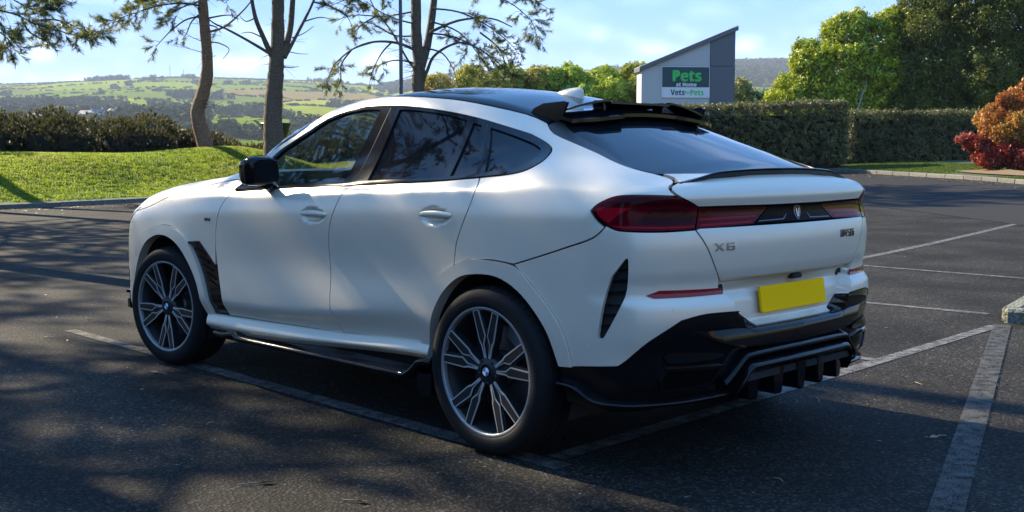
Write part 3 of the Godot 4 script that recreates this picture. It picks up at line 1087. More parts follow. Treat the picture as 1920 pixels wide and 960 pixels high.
	for k in 3:
		obj("badge_stripe", panel([PackedVector2Array([Vector2(mx - 0.010 * k, 0.946), Vector2(mx - 0.007 - 0.010 * k, 0.946), Vector2(mx - 0.013 - 0.010 * k, 0.980), Vector2(mx - 0.006 - 0.010 * k, 0.980)])], [], TAIL, 0.02, 0.003, 0.003).mesh(), [M.roundel_blue, M.dark_chrome, M.lamp_bright][k], car)
	letters("M", Vector2(mx - 0.036, 0.946), 0.034, 0.034, car)
	letters("5", Vector2(mx - 0.082, 0.946), 0.034, 0.024, car)
	letters("0", Vector2(mx - 0.112, 0.946), 0.034, 0.024, car)
	letters("i", Vector2(mx - 0.142, 0.946), 0.034, 0.010, car)
	# number plate, reflectors, camera
	var pb := MB.new()
	var pc := on_body(0.0, 0.712, TAIL)
	var tilt := Basis(Vector3(0, 0, 1), 0.15)
	var px := Transform3D(Basis(Vector3(0, 0, -1), Vector3(0, 1, 0), Vector3(1, 0, 0)), pc + Vector3(0.012, 0.0, 0.0))
	px.basis = tilt * px.basis
	var rr := 0.008
	var rp := PackedVector2Array()
	for q in [[0.26, 0.0555, 0.0], [-0.26, 0.0555, 90.0], [-0.26, -0.0555, 180.0], [0.26, -0.0555, 270.0]]:
		for s in 4:
			var a := deg_to_rad(q[2] + 30.0 * s)
			rp.push_back(Vector2(q[0] - signf(q[0]) * rr + rr * cos(a), q[1] - signf(q[1]) * rr + rr * sin(a)))
	pb.plate(rp, px, -0.010, 0.002, 0.001)
	var pl := obj("number_plate", pb.mesh(), M.plate_yellow, car)
	pl.set_meta("label", "blank yellow rear number plate")
	var refl := outline([[0.911, 0.768, 0.860, 0.788], [0.860, 0.788, 0.72, 0.786, 0.590, 0.783], [0.590, 0.783, 0.575, 0.757], [0.575, 0.757, 0.72, 0.757, 0.879, 0.756], [0.879, 0.756, 0.911, 0.768]], 3)
	both("rear_reflector", panel([refl], [], TAIL, 0.02, 0.003, 0.004), M.reflector_red, car)
	var cm := MB.new()
	var cpos := on_body(-0.03, 0.806, TAIL)
	cm.box(cpos + Vector3(-0.012, -0.012, 0), Vector3(0.04, 0.022, 0.075), Basis.IDENTITY, 0.005)
	obj("gate_camera", cm.mesh(), M.matt_black, car)
	# lip along the edge of the gate
	var rows := []
	for k in 49:
		var z := lerpf(0.665, -0.665, k / 48.0)
		var az := absf(z)
		var x := 2.345 - look(tailplan_tab, (az + 0.04) / 0.02) - 0.012
		var yb := top_height(x - 0.02, az) - 0.004
		var up := 0.025 * smoothstep(0.668, 0.42, az) + 0.005
		rows.append([Vector3(x - 0.075, yb + 0.002, z), Vector3(x - 0.03, yb + up * 0.55, z), Vector3(x + 0.006, yb + up, z), Vector3(x + 0.013, yb + up - 0.005, z), Vector3(x + 0.004, yb + up - 0.013, z), Vector3(x - 0.004, yb - 0.008, z)])
	var lm := MB.new()
	lm.grid(rows)
	obj("boot_lip", lm.mesh(), M.gloss_black, car)
	# black valance
	var vtop := outline([BLACK_LINE, BLACK_LINE_IN, BLACK_LINE_TOP, BLACK_LINE_MID, [0.354, 0.608, 0.18, 0.610, 0.0, 0.611]], 3)
	var val := mid_line(vtop)
	val.append_array(blend([-1.262, 0.30, -1.0, 0.29, -0.6, 0.33, 0.0, 0.36, 0.6, 0.33, 1.0, 0.29, 1.262, 0.30], 3))
	var vb := obj("valance", panel([shrink(val, 0.001)], [], TAIL, 0.025, -0.003, 0.03).mesh(), M.gloss_black, car)
	# ledge under the number plate that catches the sky
	var led := outline([[0.735, 0.617, 0.511, 0.614, 0.376, 0.604, 0.0, 0.604], ], 4)
	var lp := mid_line(led)
	lp.append_array(blend([-0.613, 0.572, -0.40, 0.536, 0.0, 0.528, 0.40, 0.536, 0.613, 0.572], 4))
	var ledge_bump := func(a: float, b: float) -> float:
		return 0.034 * clampf((0.620 - b) / 0.075, 0.0, 1.0) * smoothstep(0.74, 0.58, absf(a))
	obj("valance_ledge", panel([lp], [], TAIL, 0.014, 0.0, 0.035, ledge_bump).mesh(), M.gloss_black, vb)
	var glint := outline([[0.842, 0.527, 0.805, 0.545, 0.70, 0.533, 0.602, 0.520, 0.577, 0.508], [0.577, 0.508, 0.671, 0.494, 0.819, 0.497, 0.842, 0.527]], 4)
	var gb := func(a: float, b: float) -> float:
		return 0.016 * clampf((0.545 - b) / 0.045, 0.0, 1.0)
	both("valance_bulge", panel([glint], [], TAIL, 0.012, 0.0, 0.02, gb), M.bridge_black, vb)
	var fr := outline([[0.862, 0.438, 0.832, 0.478], [0.832, 0.478, 0.70, 0.474, 0.575, 0.468], [0.575, 0.468, 0.612, 0.43, 0.655, 0.388], [0.655, 0.388, 0.75, 0.382, 0.850, 0.380], [0.850, 0.380, 0.862, 0.438]], 3)
	var fin := shrink(fr, 0.012)
	both("outlet_frame", panel([fr], [fin], TAIL, 0.014, 0.014, 0.03), M.gloss_black, vb)
	both("outlet", panel([fin], [], TAIL, 0.02, 0.002, 0.0), M.bridge_black, vb)
	# lower blades and diffuser, swept along the tail
	sweep_blade("lower_blade", [1.262, 0.389, 1.215, 0.388, 1.166, 0.376, 1.087, 0.336, 0.98, 0.333, 0.868, 0.336, 0.70, 0.340, 0.519, 0.346], 0.016, 0.035, 0.014, vb, true)
	sweep_blade("diffuser_blade", [0.590, 0.396, 0.53, 0.445, 0.472, 0.492, 0.427, 0.503, 0.25, 0.508, 0.0, 0.510], 0.022, 0.040, 0.020, vb, true)
	sweep_blade("diffuser_blade", [0.530, 0.352, 0.477, 0.430, 0.448, 0.452, 0.418, 0.459, 0.25, 0.462, 0.0, 0.464], 0.026, 0.060, 0.022, vb, true)
	for k in 5:
		var a := [0.40, 0.205, 0.0, -0.205, -0.40][k] as float
		var p := on_body(a, 0.44, TAIL)
		var r := Vector3(cos(a * 0.5), 0, sin(a * 0.5))
		var f := MB.new()
		var b3 := Basis(Vector3(r.z, 0, -r.x), Vector3(0, 1, 0), r)
		var o := p + r * 0.030 + Vector3(0, -0.065, 0)
		f.plate(PackedVector2Array([Vector2(-0.040, 0.055), Vector2(0.040, 0.055), Vector2(0.026, -0.062), Vector2(0.018, -0.072), Vector2(-0.018, -0.072), Vector2(-0.026, -0.062)]), Transform3D(b3, o), -0.26, 0.0, 0.004)
		obj("diffuser_fin", f.mesh(), M.gloss_black, vb)
	var fl := MB.new()
	fl.box(Vector3(2.30, 0.405, 0), Vector3(0.30, 0.03, 0.86))
	obj("diffuser_floor", fl.mesh(), M.matt_black, vb)
	# dark structure behind all the gaps
	var bk := PackedVector2Array([Vector2(-1.15, 0.33), Vector2(1.15, 0.33), Vector2(1.15, 1.16), Vector2(0.75, 1.2), Vector2(-0.75, 1.2), Vector2(-1.15, 1.16)])
	obj("tail_structure", panel([bk], [], TAIL, 0.08, -0.06, 0.0).mesh(), M.matt_black, car)

func sweep_blade(called: String, pts: Array, thick: float, reach: float, up: float, parent: Node3D, whole: bool) -> void:
	var line := blend(pts, 4)
	if whole and absf(line[line.size() - 1].x) < 0.01:
		line = mid_line(line)
	var rows := []
	for p in line:
		var q := on_body(p.x, p.y, TAIL)
		var n := body_normal(q)
		n = Vector3(n.x, 0, n.z).normalized()
		rows.append([q - n * 0.02 + Vector3(0, up, 0), q + n * 0.004 + Vector3(0, up * 0.9, 0), q + n * reach + Vector3(0, 0.002, 0), q + n * (reach + 0.004) + Vector3(0, -thick * 0.5, 0), q + n * (reach - 0.004) + Vector3(0, -thick, 0), q - n * 0.02 + Vector3(0, -thick, 0)])
	var m := MB.new()
	m.grid(rows)
	for e in [0, rows.size() - 1]:
		m.face([rows[e][0], rows[e][2], rows[e][3], rows[e][5]], rows[e][0] - rows[1 if e == 0 else e - 1][0])
	if whole and absf(line[line.size() - 1].x + line[0].x) < 0.01:
		obj(called, m.mesh(), M.gloss_black, parent)
	else:
		obj(called, m.mesh(), M.gloss_black, parent)
		obj(called, m.mirrored().mesh(), M.gloss_black, parent)

func letters(text: String, at: Vector2, high: float, wide: float, parent: Node3D) -> void:
	# one raised chrome letter on the tail; at is its lower left corner as (angle, y)
	var m := MB.new()
	var strokes := {
		"X": [[0.0, 0.0, 0.24, 0.0, 1.0, 1.0, 0.76, 1.0], [0.0, 1.0, 0.76, 0.0, 1.0, 0.0, 0.24, 1.0]],
		"6": [[0.0, 0.12, 0.22, 0.12, 0.22, 0.86, 0.0, 0.86], [0.0, 0.0, 1.0, 0.0, 1.0, 0.17, 0.0, 0.17], [0.78, 0.1, 1.0, 0.1, 1.0, 0.55, 0.78, 0.55], [0.1, 0.42, 1.0, 0.42, 1.0, 0.58, 0.1, 0.58], [0.05, 0.83, 0.95, 0.83, 0.95, 1.0, 0.05, 1.0]],
		"M": [[0.0, 0.0, 0.2, 0.0, 0.2, 1.0, 0.0, 1.0], [0.8, 0.0, 1.0, 0.0, 1.0, 1.0, 0.8, 1.0], [0.05, 1.0, 0.4, 0.25, 0.55, 0.25, 0.28, 1.0], [0.95, 1.0, 0.72, 1.0, 0.45, 0.25, 0.6, 0.25]],
		"5": [[0.0, 0.82, 1.0, 0.82, 1.0, 1.0, 0.0, 1.0], [0.0, 0.45, 0.24, 0.45, 0.24, 0.9, 0.0, 0.9], [0.0, 0.45, 1.0, 0.45, 1.0, 0.62, 0.0, 0.62], [0.76, 0.1, 1.0, 0.1, 1.0, 0.55, 0.76, 0.55], [0.0, 0.0, 1.0, 0.0, 1.0, 0.17, 0.0, 0.17]],
		"0": [[0.0, 0.0, 0.24, 0.0, 0.24, 1.0, 0.0, 1.0], [0.76, 0.0, 1.0, 0.0, 1.0, 1.0, 0.76, 1.0], [0.0, 0.0, 1.0, 0.0, 1.0, 0.17, 0.0, 0.17], [0.0, 0.83, 1.0, 0.83, 1.0, 1.0, 0.0, 1.0]],
		"i": [[0.1, 0.0, 0.9, 0.0, 0.9, 0.68, 0.1, 0.68], [0.1, 0.8, 0.9, 0.8, 0.9, 1.0, 0.1, 1.0]]}
	var h := 0.003
	for s in strokes[text]:
		var q := PackedVector2Array()
		for k in range(0, s.size(), 2):
			q.push_back(Vector2(at.x - s[k] * wide, at.y + s[k + 1] * high))
		var e := panel([q], [], TAIL, 0.03, h, 0.003)
		h += 0.0002
		var base := m.v.size()
		m.v.append_array(e.v)
		m.n.append_array(e.n)
		m.uv.append_array(e.uv)
		m.c.append_array(e.c)
		for i in e.idx:
			m.idx.push_back(base + i)
	obj("badge_letter", m.mesh(), M.badge_chrome if text in ["X", "6"] else M.dark_chrome, parent)

func nose() -> void:
	var white: Material = M.satin_white
	var poly := PackedVector2Array([Vector2(-1.02, 0.26), Vector2(1.02, 0.26), Vector2(1.02, 0.94)])
	poly.append_array(blend([0.95, 0.952, 0.6, 0.97, 0.0, 0.985, -0.6, 0.97, -0.95, 0.952, -1.02, 0.94], 3))
	obj("front_bumper", panel([poly], [], NOSE, 0.035, -0.004, 0.03).mesh(), white, car)
	var grille := PackedVector2Array([Vector2(-0.42, 0.55), Vector2(0.42, 0.55), Vector2(0.46, 0.72), Vector2(0.40, 0.90), Vector2(-0.40, 0.90), Vector2(-0.46, 0.72)])
	obj("grille", panel([grille], [], NOSE, 0.03, 0.006, 0.01).mesh(), M.gloss_black, car)
	var hl := outline([[0.50, 0.80, 0.80, 0.835, 1.02, 0.905], [1.02, 0.905, 1.10, 0.985], [1.10, 0.985, 0.95, 0.955, 0.7, 0.92, 0.50, 0.90], [0.50, 0.90, 0.50, 0.80]], 3)
	both("headlamp", panel([hl], [], NOSE, 0.02, 0.004, 0.01), M.lamp_clear, car)
	var intake := PackedVector2Array([Vector2(0.55, 0.34), Vector2(0.98, 0.34), Vector2(0.98, 0.56), Vector2(0.60, 0.50)])
	both("air_intake", panel([intake], [], NOSE, 0.03, 0.004, 0.01), M.gloss_black, car)
	# splitter end that shows beside the front wheel
	var m := MB.new()
	m.box(Vector3(-2.045, 0.42, 0.912), Vector3(0.08, 0.02, 0.06), Basis(Vector3.UP, 0.25), 0.005)
	m.box(Vector3(-2.045, 0.36, 0.902), Vector3(0.06, 0.11, 0.05), Basis(Vector3.UP, 0.25), 0.006)
	both("splitter_end", m, M.gloss_black, car)
	# vent panel behind the front wheel
	var vent := outline([[-1.195, 0.797, -1.072, 0.806], [-1.072, 0.806, -0.897, 0.672], [-0.897, 0.672, -0.880, 0.620, -0.846, 0.560, -0.804, 0.385], [-0.804, 0.385, -0.985, 0.372], [-0.985, 0.372, -0.992, 0.46, -1.034, 0.574, -1.110, 0.698, -1.195, 0.797]], 3)
	var v := both("side_vent", panel([gap(vent)], [], SIDE, 0.02, -0.012, 0.012), M.gloss_black, car)
	for k in 5:
		var t := k / 4.0
		var x := lerpf(-1.085, -0.930, t)
		var y := lerpf(0.745, 0.560, t)
		var f := panel([PackedVector2Array([Vector2(x - 0.055, y + 0.012), Vector2(x + 0.060, y - 0.020), Vector2(x + 0.062, y - 0.012), Vector2(x - 0.052, y + 0.022)])], [], SIDE, 0.012, -0.004, 0.010)
		obj("vent_fin", f.mesh(), M.gloss_black, v[0])
		obj("vent_fin", f.mirrored().mesh(), M.gloss_black, v[1])
	var rim := panel([PackedVector2Array([Vector2(-1.195, 0.800), Vector2(-1.072, 0.809), Vector2(-0.890, 0.668), Vector2(-0.897, 0.660), Vector2(-1.076, 0.797), Vector2(-1.190, 0.788)])], [], SIDE, 0.015, 0.003, 0.012)
	obj("vent_edge", rim.mesh(), M.gloss_black, v[0])
	obj("vent_edge", rim.mirrored().mesh(), M.gloss_black, v[1])
	# small three-stripe badge on the fender
	for k in 3:
		var x := -1.012 + 0.012 * k
		both("badge_stripe", panel([PackedVector2Array([Vector2(x, 0.934), Vector2(x + 0.009, 0.934), Vector2(x + 0.016, 0.952), Vector2(x + 0.007, 0.952)])], [], SIDE, 0.02, 0.002, 0.003), [M.roundel_blue, M.dark_chrome, M.lamp_bright][k], car)
	both("badge_stripe", panel([PackedVector2Array([Vector2(-0.974, 0.934), Vector2(-0.945, 0.934), Vector2(-0.940, 0.954), Vector2(-0.950, 0.954), Vector2(-0.955, 0.944), Vector2(-0.962, 0.950), Vector2(-0.970, 0.950)])], [], SIDE, 0.02, 0.002, 0.003), M.dark_chrome, car)

func skirts() -> void:
	# white sill, its section swept from wheel to wheel
	var rows := []
	for k in 33:
		var t := k / 32.0
		var x := lerpf(-1.025, 1.048, t)
		var top := lerpf(0.373, 0.402, clampf(t / 0.6, 0, 1)) + 0.037 * smoothstep(0.55, 1.0, t)
		var low := 0.280 + 0.080 * smoothstep(0.10, 1.0, t) + 0.008 * sin(PI * t) * -1.0
		var zin := half_width(x, top + 0.01) - 0.006
		var belly := 0.030 - 0.014 * absf(2.0 * t - 1.0)
		var row := []
		for s in 11:
			var q := s / 10.0
			var z := zin + belly * sin(minf(q * 1.25, 1.0) * PI * 0.62) + 0.012 - 0.030 * smoothstep(0.62, 1.0, q)
			row.append(Vector3(x, lerpf(top, low, q), z))
		row.append(Vector3(x, low, zin - 0.06))
		row.push_front(Vector3(x, top, zin - 0.02))
		rows.append(row)
	var m := MB.new()
	m.grid(rows)
	for e in [0, 32]:
		m.face([rows[e][0], rows[e][3], rows[e][6], rows[e][9], rows[e][12]], Vector3(-1.0 if e == 0 else 1.0, 0, 0))
	both("sill", m, M.satin_white, car)
	# black blade below the sill
	var br := []
	for k in 41:
		var t := k / 40.0
		var x := lerpf(-0.93, 1.10, t)
		var y := 0.268 + 0.006 * t
		var out := 0.985
		if t < 0.14:
			out = lerpf(0.955, 0.985, t / 0.14)
			y += 0.022 * smoothstep(0.05, 0.13, t) * smoothstep(0.17, 0.13, t)
		if t > 0.90:
			y += 0.085 * smoothstep(0.90, 0.965, t)
		br.append([Vector3(x, y + 0.016, 0.88), Vector3(x, y + 0.011, out - 0.035), Vector3(x, y + 0.016, out - 0.012), Vector3(x, y + 0.010, out), Vector3(x, y - 0.010, out), Vector3(x, y - 0.016, out - 0.015), Vector3(x, y - 0.016, 0.88)])
	var b := MB.new()
	b.grid(br)
	for e in [0, 40]:
		b.face([br[e][0], br[e][2], br[e][3], br[e][4], br[e][6]], Vector3(-1.0 if e == 0 else 1.0, 0, 0))
	both("skirt_blade", b, M.gloss_black, car)
	var w := MB.new()
	w.box(Vector3(0.02, 0.295, 0.872), Vector3(2.04, 0.13, 0.05))
	w.box(Vector3(1.03, 0.25, 0.93), Vector3(0.10, 0.11, 0.07), Basis.IDENTITY, 0.008)
	both("skirt_web", w, M.gloss_black, car)
	# floor and wheel housings
	var f := MB.new()
	f.box(Vector3(0.0, 0.27, 0), Vector3(1.95, 0.08, 1.72))
	f.box(Vector3(2.05, 0.40, 0), Vector3(0.40, 0.06, 1.3))
	f.box(Vector3(-2.1, 0.30, 0), Vector3(0.55, 0.06, 1.6))
	f.box(Vector3(1.48, 0.36, 0), Vector3(1.0, 0.10, 1.16))
	f.box(Vector3(-1.48, 0.36, 0), Vector3(1.0, 0.10, 1.16))
	obj("underbody", f.mesh(), M.matt_black, car)
	for x in [-1.4875, 1.4875]:
		var h := MB.new()
		var r := 0.462 if x < 0.0 else 0.452
		h.lathe([Vector2(r, 0.0), Vector2(r, 0.30)], Transform3D(Basis.IDENTITY, Vector3(x, 0.375, 0.62)), 40, -0.35, PI + 0.35)
		h.lathe([Vector2(0.02, 0.0), Vector2(r, 0.0)], Transform3D(Basis.IDENTITY, Vector3(x, 0.375, 0.62)), 40, -0.35, PI + 0.35)
		both("wheel_housing", h, M.matt_black, car)
	# dark inner skins behind the doors
	var s := panel([PackedVector2Array([Vector2(-1.0, 0.30), Vector2(1.02, 0.36), Vector2(1.10, 0.80), Vector2(1.32, 0.95), Vector2(1.38, 1.19), Vector2(0.4, 1.15), Vector2(-0.74, 1.10), Vector2(-0.95, 0.9)])], [], SIDE, 0.1, -0.055, 0.0)
	both("door_lining", s, M.matt_black, car)
	var s2 := panel([PackedVector2Array([Vector2(1.0, 0.88), Vector2(2.0, 0.98), Vector2(2.0, 1.15), Vector2(1.6, 1.22), Vector2(1.34, 1.19)])], [], SIDE, 0.1, -0.06, 0.0)
	both("quarter_lining", s2, M.matt_black, car)

func slab(pts: Array, thick: float, m: MB) -> void:
	# a thin smooth sheet of rows of points with an underside and edges
	var low := []
	for r in pts:
		var q := []
		for p in r:
			q.append(p - Vector3(0, thick, 0))
		low.append(q)
	m.grid(pts)
	var b := m.v.size()
	m.grid(low)
	for k in range(b, m.v.size()):
		m.n[k] = -m.n[k] if m.n[k].y > 0.0 else m.n[k]
	var nr := pts.size()
	var nc: int = pts[0].size()
	for r in nr - 1:
		for e in [0, nc - 1]:
			m.face([pts[r][e], pts[r + 1][e], low[r + 1][e], low[r][e]], pts[r][e] - pts[r][1 if e == 0 else nc - 2])
	for k in nc - 1:
		for e in [0, nr - 1]:
			m.face([pts[e][k], pts[e][k + 1], low[e][k + 1], low[e][k]], pts[e][k] - pts[1 if e == 0 else nr - 2][k])

func roof_spoiler() -> void:
	var sp := MB.new()
	# lower deck that carries the roof on over the screen
	var rows := []
	for i in 9:
		var t := i / 8.0
		var row := []
		for k in 41:
			var z := lerpf(0.535, -0.535, k / 40.0)
			var az := absf(z)
			var reach := 0.23 - 0.05 * smoothstep(0.40, 0.55, az) + 0.02 * smoothstep(0.30, 0.24, az) * 0.0
			if az < 0.24:
				reach -= 0.035
			var x := 1.41 + reach * t - 0.05 * az * az
			var y0 := top_height(1.41 - 0.05 * az * az, az)
			row.append(Vector3(x, y0 + 0.006 - 0.165 * reach * t + 0.008 * sin(t * PI), z))
		rows.append(row)
	slab(rows, 0.016, sp)
	var deck := obj("roof_spoiler", sp.mesh(), M.gloss_black, car)
	# raised wing: two outer blades and a lower middle
	for s in [[0.515, 0.225, 0.010], [0.225, -0.225, 0.0], [-0.225, -0.515, 0.010]]:
		var w := MB.new()
		var wr := []
		for i in 6:
			var t := i / 5.0
			var row := []
			for k in 17:
				var z := lerpf(s[0], s[1], k / 16.0)
				var az := absf(z)
				var lift: float = s[2]
				var y := 1.580 - 0.36 * pow(maxf(az - 0.22, 0.0), 1.6) + lift
				row.append(Vector3(1.43 + 0.115 * t - 0.06 * az * az, y - 0.022 + 0.016 * t, z))
			wr.append(row)
		slab(wr, 0.010, w)
		obj("spoiler_wing", w.mesh(), M.gloss_black, deck)
	for s in [-1.0, 1.0]:
		var e := MB.new()
		var b3 := Basis(Vector3(1, 0, 0), Vector3(0, 1, 0), Vector3(0, 0, 1))
		e.plate(PackedVector2Array([Vector2(1.30, 1.508), Vector2(1.33, 1.540), Vector2(1.39, 1.560), Vector2(1.525, 1.566), Vector2(1.545, 1.560), Vector2(1.500, 1.475), Vector2(1.40, 1.475)]), Transform3D(b3, Vector3(0, 0, s * 0.526)), s * -0.007, s * 0.007, 0.002)
		obj("end_plate", e.mesh(), M.gloss_black, deck)
		for q in [0.225]:
			var pm := MB.new()
			pm.box(Vector3(1.47, 1.545, s * q), Vector3(0.07, 0.075, 0.014), Basis.IDENTITY, 0.003)
			obj("wing_post", pm.mesh(), M.gloss_black, deck)
	# aerial fin on the roof
	var fm := MB.new()
	var fr := []
	for i in 13:
		var t := i / 12.0
		var x := 0.98 + 0.185 * t
		var hgt := 0.060 * pow(t, 0.75) * (1.0 if t < 0.86 else 1.0 - (t - 0.86) * 1.8)
		var wid := 0.028 * sin(PI * minf(t * 0.85 + 0.08, 1.0))
		var y0 := top_height(x, 0.0) - 0.002
		var row := []
		for k in 9:
			var a := PI * k / 8.0
			row.append(Vector3(x, y0 + hgt * pow(sin(a), 0.7), -0.0 + wid * cos(a) * (1.0 - 0.55 * sin(a))))
		fr.append(row)
	fm.grid(fr)
	var lastr: Array = fr[12]
	fm.face([lastr[0], lastr[2], lastr[4], lastr[6], lastr[8]], Vector3(1, 0, 0))
	obj("aerial_fin", fm.mesh(), M.satin_white, car)

func mirrors() -> void:
	var m := MB.new()
	var rows := []
	for i in 15:
		var a := -PI / 2 + PI * i / 14.0
		var row := []
		for k in 24:
			var b := TAU * k / 24.0
			var cx := cos(b)
			var cy := sin(b)
			var sx := signf(cx) * pow(absf(cx), 0.5)
			var sy := signf(cy) * pow(absf(cy), 0.48)
			var ca := pow(maxf(cos(a), 0.0), 0.42)
			# local: x along the car, y up, z out
			row.append(Vector3(sin(a) * (0.092 if a < 0.0 else 0.050), sy * ca * 0.078 * (1.0 + 0.10 * sx * signf(sy)) + 0.012 * sin(a), sx * ca * 0.100))
		rows.append(row)
	m.grid(rows, true)
	var xf := Transform3D(Basis(Vector3.UP, 0.18) * Basis(Vector3(1, 0, 0), 0.06), Vector3(-0.245, 1.236, 1.035))
	for k in m.v.size():
		m.v[k] = xf * m.v[k]
		m.n[k] = (xf.basis * m.n[k]).normalized()
	var hs := both("door_mirror", m, M.gloss_black, car)
	var g := MB.new()
	g.plate(PackedVector2Array([Vector2(-0.082, -0.056), Vector2(0.082, -0.060), Vector2(0.092, 0.0), Vector2(0.082, 0.056), Vector2(-0.078, 0.050)]), Transform3D(xf.basis * Basis(Vector3(0, 0, -1), Vector3(0, 1, 0), Vector3(1, 0, 0)), xf * Vector3(0.046, 0, 0)), 0.0, 0.004)
	obj("mirror_glass", g.mesh(), M.tinted_glass, hs[0])
	obj("mirror_glass", g.mirrored().mesh(), M.tinted_glass, hs[1])
	# stalk, split line and triangular foot
	var s := MB.new()
	s.tube([Vector3(-0.38, 1.136, 0.872), Vector3(-0.33, 1.152, 0.925), Vector3(-0.27, 1.170, 0.98)], [0.036, 0.030, 0.034], 10)
	obj("mirror_stalk", s.mesh(), M.gloss_black, hs[0])
	obj("mirror_stalk", s.mirrored().mesh(), M.gloss_black, hs[1])
	var c := MB.new()
	var ring := []
	for k in 25:
		var b := TAU * k / 24.0
		var cx := cos(b)
		var cy := sin(b)
		ring.append(xf * Vector3(-0.01, signf(cy) * pow(absf(cy), 0.48) * 0.0825, signf(cx) * pow(absf(cx), 0.5) * 0.1005))
	var rad := []
	for k in 25:
		rad.append(0.0022)
	c.tube(ring, rad, 5, false)
	obj("mirror_seam", c.mesh(), M.matt_black, hs[0])
	var foot := panel([outline([[-0.760, 1.118, -0.36, 1.142], [-0.36, 1.142, -0.40, 1.172, -0.52, 1.175], [-0.52, 1.175, -0.60, 1.168, -0.70, 1.165], [-0.70, 1.165, -0.760, 1.118]], 3)], [], SIDE, 0.02, 0.010, 0.012)
	both("mirror_foot", foot, M.gloss_black, car)

func cabin() -> void:
	var seat := func(x: float, z: float) -> void:
		var s := MB.new()
		s.box(Vector3(x, 0.72, z), Vector3(0.52, 0.18, 0.52), Basis(Vector3(0, 0, 1), 0.10), 0.06)
		s.box(Vector3(x + 0.32, 1.02, z), Vector3(0.16, 0.66, 0.50), Basis(Vector3(0, 0, 1), -0.28), 0.06)
		var o := obj("seat", s.mesh(), M.seat_hide, car)
		var h := MB.new()
		h.box(Vector3(x + 0.44, 1.40, z), Vector3(0.10, 0.19, 0.27), Basis(Vector3(0, 0, 1), -0.2), 0.04)
		for k in [-0.06, 0.06]:
			h.tube([Vector3(x + 0.39, 1.28, z + k), Vector3(x + 0.42, 1.36, z + k)], [0.008, 0.008], 6)
		obj("headrest", h.mesh(), M.seat_hide, o)
	seat.call(-0.12, 0.38)
	seat.call(-0.12, -0.38)
	var r := MB.new()
	r.box(Vector3(0.92, 0.72, 0), Vector3(0.50, 0.18, 1.30), Basis(Vector3(0, 0, 1), 0.10), 0.06)
	r.box(Vector3(1.24, 1.00, 0), Vector3(0.16, 0.62, 1.30), Basis(Vector3(0, 0, 1), -0.35), 0.06)
	obj("rear_bench", r.mesh(), M.seat_hide, car)
	var d := MB.new()
	d.box(Vector3(-0.80, 0.98, 0), Vector3(0.42, 0.26, 1.50), Basis(Vector3(0, 0, 1), 0.1), 0.05)
	d.box(Vector3(-0.20, 0.70, 0), Vector3(0.80, 0.30, 0.22), Basis.IDENTITY, 0.03)
	obj("dashboard", d.mesh(), M.trim_grey, car)
	var w := MB.new()
	var ring := []
	var rad := []
	var xf := Transform3D(Basis(Vector3(0, 0, 1), 0.42), Vector3(-0.46, 1.03, -0.38))
	for k in 25:
		var a := TAU * k / 24.0
		ring.append(xf * Vector3(0, 0.18 * sin(a), 0.18 * cos(a)))
		rad.append(0.016)
	w.tube(ring, rad, 8, false)
	w.tube([xf * Vector3(0, 0, -0.17), xf * Vector3(0, 0, 0.17)], [0.018, 0.018], 6)
	w.tube([xf * Vector3(0, 0, 0), xf * Vector3(-0.25, 0, 0)], [0.05, 0.05], 10)
	obj("steering_wheel", w.mesh(), M.seat_hide, car)
	var hl := panel([PackedVector2Array([Vector2(0.0, -0.52), Vector2(1.4, -0.5), Vector2(1.4, 0.5), Vector2(0.0, 0.52)])], [], TOP, 0.12, -0.05, 0.0)
	obj("head_lining", hl.mesh(), M.matt_black, car)
	var im := MB.new()
	im.box(Vector3(-0.26, 1.46, 0), Vector3(0.03, 0.06, 0.22), Basis.IDENTITY, 0.012)
	obj("inner_mirror", im.mesh(), M.gloss_black, car)

